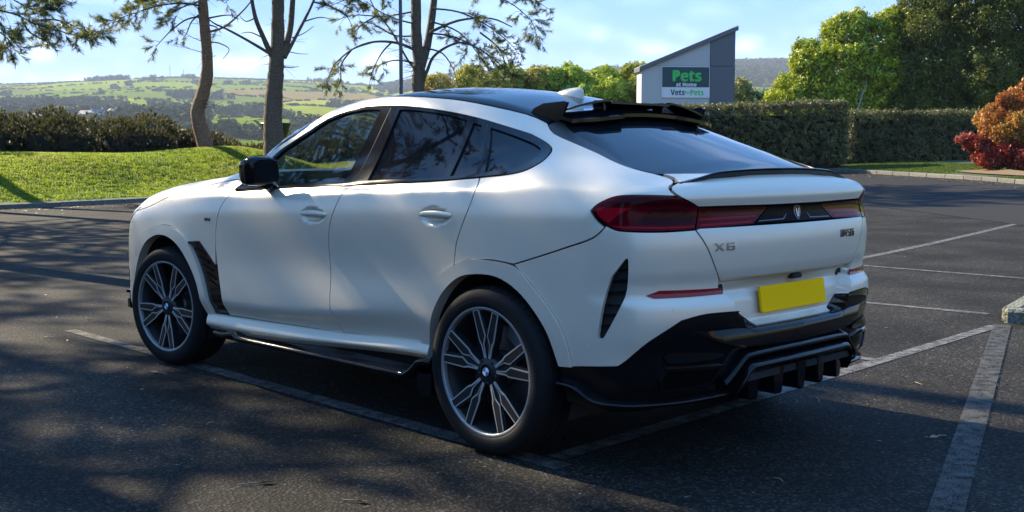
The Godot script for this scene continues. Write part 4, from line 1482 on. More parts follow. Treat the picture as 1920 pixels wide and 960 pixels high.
func make_wheel(wide: float, start: float) -> Node3D:
	var w := Node3D.new()
	w.name = "wheel"
	car.add_child(w, true)
	var I := Transform3D.IDENTITY
	var t := MB.new()
	var prof := [Vector2(0.283, -0.010), Vector2(0.287, 0.002), Vector2(0.298, 0.008), Vector2(0.318, 0.010), Vector2(0.322, 0.007), Vector2(0.326, 0.010), Vector2(0.345, 0.006), Vector2(0.358, -0.006), Vector2(0.3665, -0.020), Vector2(0.3725, -0.038)]
	var z := -0.042
	var land := (wide - 0.085) / 4.0
	for k in 4:
		prof.append(Vector2(0.3748, z))
		z -= land - 0.011
		prof.append(Vector2(0.3748, z))
		if k < 3:
			prof.append(Vector2(0.367, z - 0.001))
			prof.append(Vector2(0.367, z - 0.010))
			z -= 0.011
	prof.append_array([Vector2(0.3725, z - 0.004), Vector2(0.3665, z - 0.022), Vector2(0.345, z - 0.036), Vector2(0.285, z - 0.034)])
	t.lathe(prof, I, 72)
	# cross cuts in the shoulders of the tread
	for k in 60:
		var a := TAU * k / 60.0
		var rot := Basis(Vector3(0, 0, 1), a)
		t.box(rot * Vector3(0.3695, 0.004, -0.026), Vector3(0.004, 0.010, 0.020), rot * Basis(Vector3(0, 1, 0), -0.5))
	obj("tyre", t.mesh(), M.rubber, w)
	var r := MB.new()
	r.lathe([Vector2(0.2895, -0.012), Vector2(0.2885, 0.001), Vector2(0.2845, 0.003), Vector2(0.2755, 0.002), Vector2(0.2725, -0.003), Vector2(0.270, -0.020)], I, 72)
	obj("rim", r.mesh(), M.rim_lip, w)
	var b := MB.new()
	b.lathe([Vector2(0.270, -0.018), Vector2(0.262, -0.045), Vector2(0.252, -0.07), Vector2(0.250, -wide + 0.06), Vector2(0.268, -wide + 0.01)], I, 56)
	obj("barrel", b.mesh(), M.barrel_grey, w)
	var di := MB.new()
	di.lathe([Vector2(0.08, -0.115), Vector2(0.192, -0.115), Vector2(0.192, -0.145), Vector2(0.08, -0.145)], I, 48)
	di.lathe([Vector2(0.001, -0.085), Vector2(0.075, -0.085), Vector2(0.085, -0.10), Vector2(0.085, -0.12)], I, 32)
	obj("brake_disc", di.mesh(), M.disc_steel, w)
	var bk := MB.new()
	bk.lathe([Vector2(0.001, -0.165), Vector2(0.252, -0.165)], I, 40)
	obj("wheel_back", bk.mesh(), M.matt_black, w)
	var ca := MB.new()
	for s in [[0.155, 0.235, -0.155, -0.085]]:
		var pr := [Vector2(s[0], s[2]), Vector2(s[0], s[3]), Vector2(s[0] + 0.012, s[3] + 0.012), Vector2(s[1] - 0.012, s[3] + 0.012), Vector2(s[1], s[3]), Vector2(s[1], s[2])]
		ca.lathe(pr, I, 14, deg_to_rad(24.0), deg_to_rad(68.0))
	obj("brake_caliper", ca.mesh(), M.caliper_grey, w)
	# five pairs of spokes: dark body, machined face, dark groove
	var body_m := MB.new()
	var face_m := MB.new()
	var grv_m := MB.new()
	for k in 2:
		var s := -1.0 if k == 0 else 1.0
		# outline along the spoke: inner end near the pair's axis, outer end at the rim
		var a := Vector2(0.058, s * 0.010)
		var cc := Vector2(0.132, s * 0.023)
		var e := Vector2(0.272, s * 0.064)
		var d := (e - cc).normalized()
		var nn := Vector2(-d.y, d.x) * s
		var poly := PackedVector2Array([a + Vector2(0, s * 0.010), cc + nn * 0.012 + Vector2(-0.016, 0), cc + nn * 0.0255 + Vector2(0.010, 0), e + nn * 0.0195, e - nn * 0.0195, cc - nn * 0.0185 + Vector2(0.022, 0), cc - nn * 0.006 + Vector2(-0.014, 0), a - Vector2(0, s * 0.004)])
		var xf := Transform3D(Basis(Vector3(0, 1, 0), -0.075), Vector3(0.0, 0.0, -0.0205))
		body_m.plate(poly, xf, -0.045, -0.004)
		face_m.plate(poly, xf, -0.004, 0.0, 0.0018)
		var g := PackedVector2Array([a + Vector2(0.016, s * 0.003), cc + nn * 0.0060 + Vector2(-0.010, 0), cc + nn * 0.0195 + Vector2(0.012, 0), e + nn * 0.0142 - d * 0.008, e - nn * 0.0142 - d * 0.008, cc - nn * 0.0128 + Vector2(0.024, 0), cc - nn * 0.001 + Vector2(-0.008, 0)])
		grv_m.plate(g, xf, 0.0, 0.0007)
	var web := PackedVector2Array([Vector2(0.05, -0.024), Vector2(0.05, 0.024), Vector2(0.13, 0.022), Vector2(0.20, 0.034), Vector2(0.268, 0.054), Vector2(0.268, 0.030), Vector2(0.19, 0.006), Vector2(0.19, -0.006), Vector2(0.268, -0.030), Vector2(0.268, -0.054), Vector2(0.20, -0.034), Vector2(0.13, -0.022)])
	body_m.plate(web, Transform3D(Basis(Vector3(0, 1, 0), -0.075), Vector3(0, 0, -0.030)), -0.045, 0.0, 0.004)
	var sp_body := body_m.mesh()
	var sp_face := face_m.mesh()
	var sp_grv := grv_m.mesh()
	for k in 5:
		var a := deg_to_rad(start + 72.0 * k)
		var o := obj("spoke", sp_body, M.rim_grey, w)
		o.rotation.z = a
		var f := obj("spoke_face", sp_face, M.machined, w)
		f.rotation.z = a
		var g2 := obj("spoke_groove", sp_grv, M.rim_grey, w)
		g2.rotation.z = a
	var h := MB.new()
	h.lathe([Vector2(0.0, -0.010), Vector2(0.036, -0.010), Vector2(0.042, -0.016), Vector2(0.060, -0.020), Vector2(0.070, -0.035), Vector2(0.072, -0.07)], I, 40)
	for k in 5:
		var a := deg_to_rad(start + 36.0 + 72.0 * k)
		h.lathe([Vector2(0.0, -0.016), Vector2(0.008, -0.016), Vector2(0.010, -0.03)], Transform3D(Basis.IDENTITY, Vector3(0.052 * cos(a), 0.052 * sin(a), 0.0)), 10)
	obj("hub", h.mesh(), M.rim_grey, w)
	var cr := MB.new()
	cr.lathe([Vector2(0.0, -0.0085), Vector2(0.030, -0.0085), Vector2(0.031, -0.0065), Vector2(0.033, -0.0065), Vector2(0.034, -0.011)], I, 32)
	obj("hub_ring", cr.mesh(), M.gloss_black, w)
	for k in 4:
		var q := MB.new()
		q.lathe([Vector2(0.0, -0.007), Vector2(0.0195, -0.007), Vector2(0.0195, -0.009)], I, 8, PI / 2 * k + 0.02, PI / 2 * (k + 1) - 0.02)
		obj("roundel_quarter", q.mesh(), M.roundel_blue if k % 2 == 1 else M.roundel_white, w)
	return w

# ---------------------------------------------------------------- ground and land
const EYE := Vector2(4.97, 4.25)
var ridge_tab := PackedFloat32Array()
var rise_tab := PackedFloat32Array()
var land_noise := FastNoiseLite.new()
var field_cells := FastNoiseLite.new()
var field_edges := FastNoiseLite.new()
var wood_noise := FastNoiseLite.new()

func ground_y(x: float, z: float) -> float:
	var u := -z - 9.0
	return clampf(0.036 * (u * 0.5 + sqrt(u * u * 0.25 + 4.0) - 0.42), 0.0, 1.06)

func prepare_land() -> void:
	ridge_tab = table([-180, 2.0, -60, 3.2, -35, 3.4, -24.9, 3.39, -21.4, 3.58, -18.2, 3.80, -17.2, 3.88, -15.6, 3.87, -12.5, 3.87, -9.87, 3.82, -7.4, 3.59, -6.6, 3.57, -5.5, 3.74, -3.3, 4.03, -1.7, 4.22, 1.1, 4.12, 1.9, 4.27, 5.2, 4.47, 9.3, 4.66, 12.0, 4.73, 14.4, 4.66, 20, 4.4, 30, 4.0, 60, 3.0, 180, 2.0], -180.0, 1.0, 361)
	rise_tab = table([0, -0.5, 120, -0.5, 300, -0.15, 500, 0.12, 750, 0.34, 1100, 0.55, 1500, 0.72, 2000, 0.88, 2600, 1.0, 3200, 0.93, 4200, 0.75], 0.0, 50.0, 86)
	land_noise.seed = 3
	land_noise.frequency = 0.0022
	land_noise.fractal_octaves = 3
	field_cells.seed = 12
	field_cells.noise_type = FastNoiseLite.TYPE_CELLULAR
	field_cells.cellular_return_type = FastNoiseLite.RETURN_CELL_VALUE
	field_cells.cellular_distance_function = FastNoiseLite.DISTANCE_MANHATTAN
	field_cells.cellular_jitter = 0.8
	field_cells.fractal_type = FastNoiseLite.FRACTAL_NONE
	field_cells.frequency = 0.0042
	field_edges.seed = 12
	field_edges.noise_type = FastNoiseLite.TYPE_CELLULAR
	field_edges.cellular_return_type = FastNoiseLite.RETURN_DISTANCE2_SUB
	field_edges.cellular_distance_function = FastNoiseLite.DISTANCE_MANHATTAN
	field_edges.cellular_jitter = 0.8
	field_edges.fractal_type = FastNoiseLite.FRACTAL_NONE
	field_edges.frequency = 0.0042
	wood_noise.seed = 21
	wood_noise.frequency = 0.0042
	wood_noise.fractal_octaves = 3

func bearing(x: float, z: float) -> Vector2:
	# (degrees from the middle of the view, distance) as seen from the car park
	var d := Vector2(x, z) - EYE
	var f := Vector2(-0.7139, -0.7003)
	var r := Vector2(0.7003, -0.7139)
	return Vector2(rad_to_deg(atan2(d.dot(r), d.dot(f))), d.length())

func land_y(x: float, z: float) -> float:
	var b := bearing(x, z)
	var near := ground_y(x, z) - 0.06
	if b.y < 55.0:
		return near
	var e := look(ridge_tab, b.x + 180.0) * look(rise_tab, b.y / 50.0)
	var far := 1.3 + b.y * tan(deg_to_rad(e))
	far += land_noise.get_noise_2d(x, z) * 9.0 * smoothstep(300.0, 900.0, b.y) * (1.0 - 0.75 * smoothstep(2200.0, 2550.0, b.y))
	return lerpf(near, far, smoothstep(55.0, 190.0, b.y))

func is_wood(x: float, z: float) -> bool:
	var b := bearing(x, z)
	var n := wood_noise.get_noise_2d(x, z)
	if b.x < -11.0:
		if b.y > 640.0 and b.y < 1180.0:
			return n > -0.30 if b.x < -15.4 else (n > -0.12 and (b.y > 980.0 or b.y < 760.0))
		if b.y > 1350.0 and b.y < 1480.0 and b.x < -15.0:
			return n > -0.05
		return n > 0.46
	if b.x > -6.2 and b.x < 1.5 and b.y > 2050.0:
		return n > -0.30
	if b.x > 9.0 and b.y > 1750.0:
		return true
	if b.x > -11.0 and b.y < 1050.0:
		return n > 0.12
	return n > 0.38

func field_texture() -> ImageTexture:
	# the colours of crops, pasture and woodland floor, 3.3 km square laid flat over the land
	var s := 900
	var im := Image.create(s, s, false, Image.FORMAT_RGB8)
	var tones := [Color(0.143, 0.185, 0.013), Color(0.221, 0.235, 0.018), Color(0.098, 0.129, 0.013), Color(0.247, 0.218, 0.031), Color(0.182, 0.207, 0.016), Color(0.169, 0.123, 0.041), Color(0.117, 0.157, 0.014), Color(0.280, 0.252, 0.041)]
	var fine := FastNoiseLite.new()
	fine.seed = 4
	fine.frequency = 0.03
	fine.fractal_octaves = 3
	var wood := Color(0.045, 0.055, 0.022)
	for j in s:
		var z := -3200.0 + (j + 0.5) * 3300.0 / s
		for i in s:
			var x := -3200.0 + (i + 0.5) * 3300.0 / s
			var c: Color
			if is_wood(x, z):
				c = wood
			else:
				var v := field_cells.get_noise_2d(x, z)
				c = tones[int(absf(v) * 7919.0) % tones.size()]
			var k := 1.0 + 0.22 * fine.get_noise_2d(x, z)
			im.set_pixel(i, j, Color(c.r * k, c.g * k, c.b * k).linear_to_srgb())
	return ImageTexture.create_from_image(im)

func speckle(s: int, seedling: int, base: float, spread: float, stones: int, bright: float, tint: Color) -> Array:
	# asphalt: a dark binder full of small stones; returns [colour, height] pictures that tile
	var r := RandomNumberGenerator.new()
	r.seed = seedling
	var hgt := PackedFloat32Array()
	hgt.resize(s * s)
	var colr := PackedFloat32Array()
	colr.resize(s * s)
	for k in s * s:
		colr[k] = base * (0.75 + 0.5 * r.randf())
		hgt[k] = 0.15 * r.randf()
	for k in stones:
		var cx := r.randi() % s
		var cy := r.randi() % s
		var rad := 1.0 + 1.6 * r.randf() * r.randf()
		var v := base + spread * pow(r.randf(), 2.2)
		if r.randf() < 0.005:
			v = bright
		var top := 0.45 + 0.55 * r.randf()
		var n := ceili(rad)
		for dy in range(-n, n + 1):
			for dx in range(-n, n + 1):
				var d := sqrt(dx * dx + dy * dy) / rad
				if d < 1.0:
					var at := ((cy + dy + s) % s) * s + (cx + dx + s) % s
					var h := top * (1.0 - 0.5 * d * d)
					if h > hgt[at]:
						hgt[at] = h
						colr[at] = v
	var a := Image.create(s, s, false, Image.FORMAT_RGB8)
	var b := Image.create(s, s, false, Image.FORMAT_L8)
	for j in s:
		for i in s:
			var v := colr[j * s + i]
			a.set_pixel(i, j, Color(v * tint.r, v * tint.g, v * tint.b).linear_to_srgb())
			var h := hgt[j * s + i]
			b.set_pixel(i, j, Color(h, h, h))
	return [ImageTexture.create_from_image(a), ImageTexture.create_from_image(b)]

func stain_texture(seedling: int, freq: float, lo: Color, hi: Color) -> NoiseTexture2D:
	var n := FastNoiseLite.new()
	n.seed = seedling
	n.frequency = freq
	n.fractal_octaves = 5
	var t := NoiseTexture2D.new()
	t.width = 512
	t.height = 512
	t.seamless = true
	t.noise = n
	var g := Gradient.new()
	g.set_color(0, lo.linear_to_srgb())
	g.set_color(1, hi.linear_to_srgb())
	g.set_offset(0, 0.25)
	g.set_offset(1, 0.78)
	t.color_ramp = g
	return t

func make_setting() -> void:
	prepare_land()
	# --- land: one sheet from under the car park to beyond the ridge
	var rad := [0.0, 15.0, 30.0, 45.0, 55.0]
	var r := 55.0
	while r < 4600.0:
		r *= 1.058
		rad.append(r)
	var land := MB.new()
	var na := 300
	var rows := []
	for q in rad:
		var row := []
		for k in na:
			var a := TAU * k / na
			var x: float = EYE.x + q * cos(a)
			var z: float = EYE.y + q * sin(a)
			row.append(Vector3(x, land_y(x, z), z))
		rows.append(row)
	land.grid(rows, true)
	for k in land.v.size():
		land.uv[k] = Vector2((land.v[k].x + 3200.0) / 3300.0, (land.v[k].z + 3200.0) / 3300.0)
		if land.n[k].y < 0.0:
			land.n[k] = -land.n[k]
		if land.n[k].length() < 0.5:
			land.n[k] = Vector3.UP
	land.idx = flipped_up(land)
	var lm := mat("land", Color(1, 1, 1), 0.95)
	lm.albedo_texture = field_texture()
	lm.metallic_specular = 0.0
	struct("terrain", land.mesh(), lm)
	# --- asphalt
	var tx := speckle(640, 31, 0.019, 0.074, 40000, 0.22, Color(1.0, 0.945, 0.85))
	var am := mat("asphalt", Color(1, 1, 1), 0.82)
	am.albedo_texture = tx[0]
	am.metallic_specular = 0.2
	am.heightmap_enabled = false
	am.uv1_triplanar = true
	am.uv1_world_triplanar = true
	am.uv1_scale = Vector3(0.42, 0.42, 0.42)
	am.normal_enabled = true
	var nim: Image = tx[1].get_image().duplicate()
	nim.convert(Image.FORMAT_RGBA8)
	nim.bump_map_to_normal_map(3.0)
	am.normal_texture = ImageTexture.create_from_image(nim)
	am.normal_scale = 0.4
	am.detail_enabled = true
	am.detail_albedo = stain_texture(8, 0.012, Color(0.52, 0.51, 0.50), Color(1.0, 0.99, 0.96))
	am.detail_blend_mode = BaseMaterial3D.BLEND_MODE_MUL
	am.detail_uv_layer = BaseMaterial3D.DETAIL_UV_2
	am.uv2_triplanar = true
	am.uv2_world_triplanar = true
	am.uv2_scale = Vector3(0.11, 0.11, 0.11)
	var asph := MB.new()
	var arows := []
	for j in 76:
		var z := -38.0 + j * 1.0
		var row := []
		for i in 58:
			var x := -26.5 + i * 1.0
			row.append(Vector3(x, ground_y(x, z), z))
		arows.append(row)
	asph.grid(arows)
	for k in asph.n.size():
		if asph.n[k].y < 0.0:
			asph.n[k] = -asph.n[k]
	asph.idx = flipped_up(asph)
	struct("car_park", asph.mesh(), am)
	# smoother, darker lane across the far side
	var lm2 := mat("new_asphalt", Color(0.030, 0.030, 0.031), 0.95)
	lm2.metallic_specular = 0.15
	var lane := MB.new()
	var lrows := []
	for k in 24:
		var t := k / 23.0
		var p := Vector2(-15.5, -31.6).lerp(Vector2(6.0, -16.8), t) + Vector2(-0.56, 0.83) * (sin(t * 2.4) * -0.8)
		var row := []
		for s in 4:
			var q := p + Vector2(0.56, -0.83) * -1.0 * (0.15 + s * 2.4)
			row.append(Vector3(q.x, ground_y(q.x, q.y) + 0.006, q.y))
		lrows.append(row)
	lane.grid(lrows)
	for k in lane.n.size():
		if lane.n[k].y < 0.0:
			lane.n[k] = -lane.n[k]
	lane.idx = flipped_up(lane)
	struct("road", lane.mesh(), lm2)
	markings()
	bank()
	verge()
	leaf_litter()

func flipped_up(m: MB) -> PackedInt32Array:
	# wind every triangle to its normals
	var out := PackedInt32Array()
	for k in range(0, m.idx.size(), 3):
		var a := m.idx[k]
		var b := m.idx[k + 1]
		var c := m.idx[k + 2]
		var g := (m.v[b] - m.v[a]).cross(m.v[c] - m.v[a])
		if g.dot(m.n[a] + m.n[b] + m.n[c]) > 0.0:
			out.append_array(PackedInt32Array([a, c, b]))
		else:
			out.append_array(PackedInt32Array([a, b, c]))
	return out

func wear_texture() -> ImageTexture:
	# white road paint worn through to the stones; alpha is where paint is left
	var s := 512
	var im := Image.create(s, s, false, Image.FORMAT_RGBA8)
	var a := FastNoiseLite.new()
	a.seed = 6
	a.frequency = 0.02
	a.fractal_octaves = 3
	var b := FastNoiseLite.new()
	b.seed = 7
	b.frequency = 0.22
	b.fractal_octaves = 2
	for j in s:
		for i in s:
			var v := a.get_noise_2d(i, j) * 0.55 + b.get_noise_2d(i, j) * 0.95
			var g := 0.34 + 0.10 * a.get_noise_2d(i + 900, j)
			im.set_pixel(i, j, Color(g, g, g * 0.98, 1.0 if v < 0.16 else 0.0))
	return ImageTexture.create_from_image(im)

func strip(called: String, pts: Array, wide: float, m: Material, lift := 0.005) -> MeshInstance3D:
	var mb := MB.new()
	var rows := []
	for k in pts.size():
		var p: Vector2 = pts[k]
		var d: Vector2 = (pts[mini(k + 1, pts.size() - 1)] - pts[maxi(k - 1, 0)]).normalized()
		var n := Vector2(-d.y, d.x) * wide * 0.5
		rows.append([Vector3(p.x - n.x, ground_y(p.x, p.y) + lift, p.y - n.y), Vector3(p.x + n.x, ground_y(p.x, p.y) + lift, p.y + n.y)])
	mb.grid(rows)
	for k in mb.n.size():
		if mb.n[k].y < 0.0:
			mb.n[k] = -mb.n[k]
	mb.idx = flipped_up(mb)
	return struct(called, mb.mesh(), m)

func line_points(a: Vector2, b: Vector2, n := 12) -> Array:
	var o := []
	for k in n + 1:
		o.append(a.lerp(b, float(k) / n))
	return o

func markings() -> void:
	var w := mat("worn_paint", Color(1, 1, 1), 0.75)
	w.albedo_texture = wear_texture()
	w.transparency = BaseMaterial3D.TRANSPARENCY_ALPHA_SCISSOR
	w.alpha_scissor_threshold = 0.5
	w.uv1_triplanar = true
	w.uv1_world_triplanar = true
	w.uv1_scale = Vector3(0.9, 0.9, 0.9)
	var w2: StandardMaterial3D = w.duplicate()
	w2.albedo_color = Color(0.60, 0.59, 0.55)
	w2.uv1_offset = Vector3(0.37, 0.2, 0.61)
	strip("bay_line", line_points(Vector2(-1.55, 0.846), Vector2(1.86, 0.885), 16), 0.105, w)
	strip("bay_line", line_points(Vector2(-3.3, 0.83), Vector2(-1.56, 0.846), 6), 0.09, w2)
	strip("bay_line", line_points(Vector2(1.73, 0.80), Vector2(1.56, -4.33), 16), 0.10, w)
	strip("bay_line", line_points(Vector2(1.585, -4.40), Vector2(3.32, 0.5), 16), 0.125, w2, 0.009)
	strip("bay_line", line_points(Vector2(1.26, -4.92), Vector2(-3.6, -4.72), 14), 0.10, w)
	strip("bay_line", line_points(Vector2(0.6, -7.70), Vector2(-4.2, -7.85), 14), 0.10, w)
	strip("bay_line", line_points(Vector2(-1.75, -7.9), Vector2(-2.3, -15.5), 14), 0.12, w)
	strip("bay_line", line_points(Vector2(1.62, -2.35), Vector2(-3.2, -2.15), 12), 0.10, w, 0.0065)

# ---------------------------------------------------------------- the grass bank on the left
func kerb_line(s: float) -> Vector2:
	# runs from behind the camera's left to the far end of the bank
	if s < 12.0:
		return Vector2(-22.9, 0.0) + Vector2(-0.105, -0.9945) * s
	var a := (s - 12.0) * 0.030
	return Vector2(-24.16, -11.93) + Vector2(-0.105, -0.9945) * (sin(a) / 0.030) + Vector2(0.9945, -0.105) * ((1.0 - cos(a)) / 0.030)

func kerb_out(s: float) -> Vector2:
	var d := (kerb_line(s + 0.1) - kerb_line(s - 0.1)).normalized()
	return Vector2(d.y, -d.x)

func bank_y(s: float, w: float) -> float:
	var p := kerb_line(s) + kerb_out(s) * w
	var end := 1.0 - 0.62 * smoothstep(17.0, 20.5, s + w * 0.35)
	var lump := 0.05 * sin(s * 1.1 + w * 0.7) + 0.04 * sin(s * 0.47 - w * 1.3)
	return ground_y(p.x, p.y) + 0.105 + (1.22 * end + lump) * smoothstep(-0.3, 4.8, w) * (1.0 - 0.0 * w)

func bank() -> void:
	var soil := mat("bank_soil", Color(0.060, 0.085, 0.016), 0.95)
	var m := MB.new()
	var rows := []
	for k in 131:
		var s := -30.0 + k * 0.5
		var row := []
		for j in 22:
			var w := j * 0.62
			var p := kerb_line(s) + kerb_out(s) * w
			var y := bank_y(s, w)
			if w > 9.0:
				y = lerpf(y, land_y(p.x, p.y) - 0.2, smoothstep(9.0, 12.4, w))
			row.append(Vector3(p.x, y, p.y))
		rows.append(row)
	m.grid(rows)
	for k in m.n.size():
		if m.n[k].y < 0.0:
			m.n[k] = -m.n[k]
	m.idx = flipped_up(m)
	struct("grass_bank", m.mesh(), soil)
	kerb_stones("kerb", kerb_line, -20.0, 34.0)
	# grass
	var gm := leafy("grass_blade", Color(1, 1, 1), 1.0)
	var tuft := MB.new()
	tuft.use_c = true
	var rr := RandomNumberGenerator.new()
	rr.seed = 40
	for k in 16:
		var a := rr.randf() * TAU
		var o := Vector3(rr.randf_range(-0.07, 0.07), 0, rr.randf_range(-0.07, 0.07))
		var h := rr.randf_range(0.035, 0.075)
		var lean := Vector3(cos(a), 0, sin(a)) * h * rr.randf_range(0.15, 0.7)
		var side := Vector3(-sin(a), 0, cos(a)) * 0.006
		var n := (Vector3.UP * 0.8 + Vector3(cos(a), 0, sin(a)) * 0.4).normalized()
		var c := rr.randf_range(0.75, 1.25)
		tuft.col = Color(c, c, c)
		var i0 := tuft.vert(o - side, n)
		var i1 := tuft.vert(o + side, n)
		var i2 := tuft.vert(o + lean * 0.5 + Vector3(0, h * 0.65, 0) + side * 0.7, n)
		var i3 := tuft.vert(o + lean * 0.5 + Vector3(0, h * 0.65, 0) - side * 0.7, n)
		var i4 := tuft.vert(o + lean + Vector3(0, h, 0), n)
		tuft.quad(i0, i1, i2, i3)
		tuft.tri(i3, i2, i4)
	var place: Array[Transform3D] = []
	var tint: Array[Color] = []
	var n2 := FastNoiseLite.new()
	n2.seed = 14
	n2.frequency = 0.35
	for k in 46000:
		var s := rr.randf_range(-7.0, 26.0)
		var w := 0.22 + 6.2 * pow(rr.randf(), 0.85)
		var p := kerb_line(s) + kerb_out(s) * w
		var b := Basis(Vector3.UP, rr.randf() * TAU).scaled(Vector3.ONE * rr.randf_range(0.75, 1.35))
		place.append(Transform3D(b, Vector3(p.x, bank_y(s, w) - 0.005, p.y)))
		var q := 0.5 + 0.5 * n2.get_noise_2d(p.x, p.y) + rr.randf_range(-0.2, 0.2)
		var dry := clampf(n2.get_noise_2d(p.x * 0.5 + 60.0, p.y * 0.5) * 2.2 - 0.5, 0.0, 0.45)
		tint.append(Color(0.15, 0.27, 0.010).lerp(Color(0.40, 0.48, 0.022), clampf(q, 0.0, 1.0)).lerp(Color(0.34, 0.30, 0.07), dry))
	var g := many("grass", tuft.mesh(), gm, place, tint, null)
	tag(g, "bright mown grass covering the long bank behind the kerb", "grass", "", "stuff")

func many(called: String, mesh: Mesh, m: Material, place: Array[Transform3D], tint: Array[Color], parent: Node) -> MultiMeshInstance3D:
	var mm := MultiMesh.new()
	mm.transform_format = MultiMesh.TRANSFORM_3D
	mm.use_colors = true
	mm.mesh = mesh
	mm.instance_count = place.size()
	for k in place.size():
		mm.set_instance_transform(k, place[k])
		mm.set_instance_color(k, tint[k])
	var o := MultiMeshInstance3D.new()
	o.name = numbered(called) if parent == null else called
	o.multimesh = mm
	o.material_override = m
	if parent == null:
		add_child(o)
	else:
		parent.add_child(o, true)
	return o

func kerb_stones(called: String, line, from: float, to: float) -> void:
	var root := Node3D.new()
	root.name = numbered(called)
	root.set_meta("kind", "structure")
	add_child(root)
	var mats := []
	for k in 3:
		var g: float = [0.17, 0.145, 0.20][k]
		var m := mat("kerb_stone_%d" % k, Color(g, g * 0.97, g * 0.88), 0.9)
		m.albedo_texture = stain_texture(50 + k, 0.03, Color(0.55, 0.55, 0.53), Color(1, 1, 1))
		m.uv1_triplanar = true
		m.uv1_world_triplanar = true
		m.uv1_scale = Vector3(0.7, 0.7, 0.7)
		mats.append(m)
	var mb := MB.new()
	mb.box(Vector3(0, -0.04, 0), Vector3(0.905, 0.32, 0.14), Basis.IDENTITY, 0.014)
	var mesh := mb.mesh()
	var s := from
	var r := RandomNumberGenerator.new()
	r.seed = 60
	while s < to:
		var a: Vector2 = line.call(s)
		var b: Vector2 = line.call(s + 0.915)
		var c := (a + b) * 0.5
		var d := (b - a).normalized()
		var o := obj("kerb_stone", mesh, mats[r.randi() % 3], root)
		var h := ground_y(b.x, b.y) - ground_y(a.x, a.y)
		o.position = Vector3(c.x, ground_y(c.x, c.y) + r.randf_range(-0.006, 0.006), c.y)
		o.rotation.y = atan2(-d.y, d.x) + r.randf_range(-0.006, 0.006)
		o.rotation.z = atan2(h, 0.915)
		s += 0.915

# ---------------------------------------------------------------- the verge on the right
func verge_line(s: float) -> Vector2:
	var p := blend_at([Vector2(-25.0, -37.5), Vector2(-19.5, -34.2), Vector2(-14.9, -31.4), Vector2(-11.4, -29.35), Vector2(-8.4, -27.5), Vector2(-6.2, -25.7), Vector2(-2.0, -23.0), Vector2(6.0, -18.4), Vector2(16.0, -13.0)], s / 6.0)
	return p

func blend_at(p: Array, u: float) -> Vector2:
	var i := clampi(int(u), 0, p.size() - 2)
	var t := clampf(u - i, 0.0, 1.0)
	return p[i].cubic_interpolate(p[i + 1], p[maxi(i - 1, 0)], p[mini(i + 2, p.size() - 1)], t)

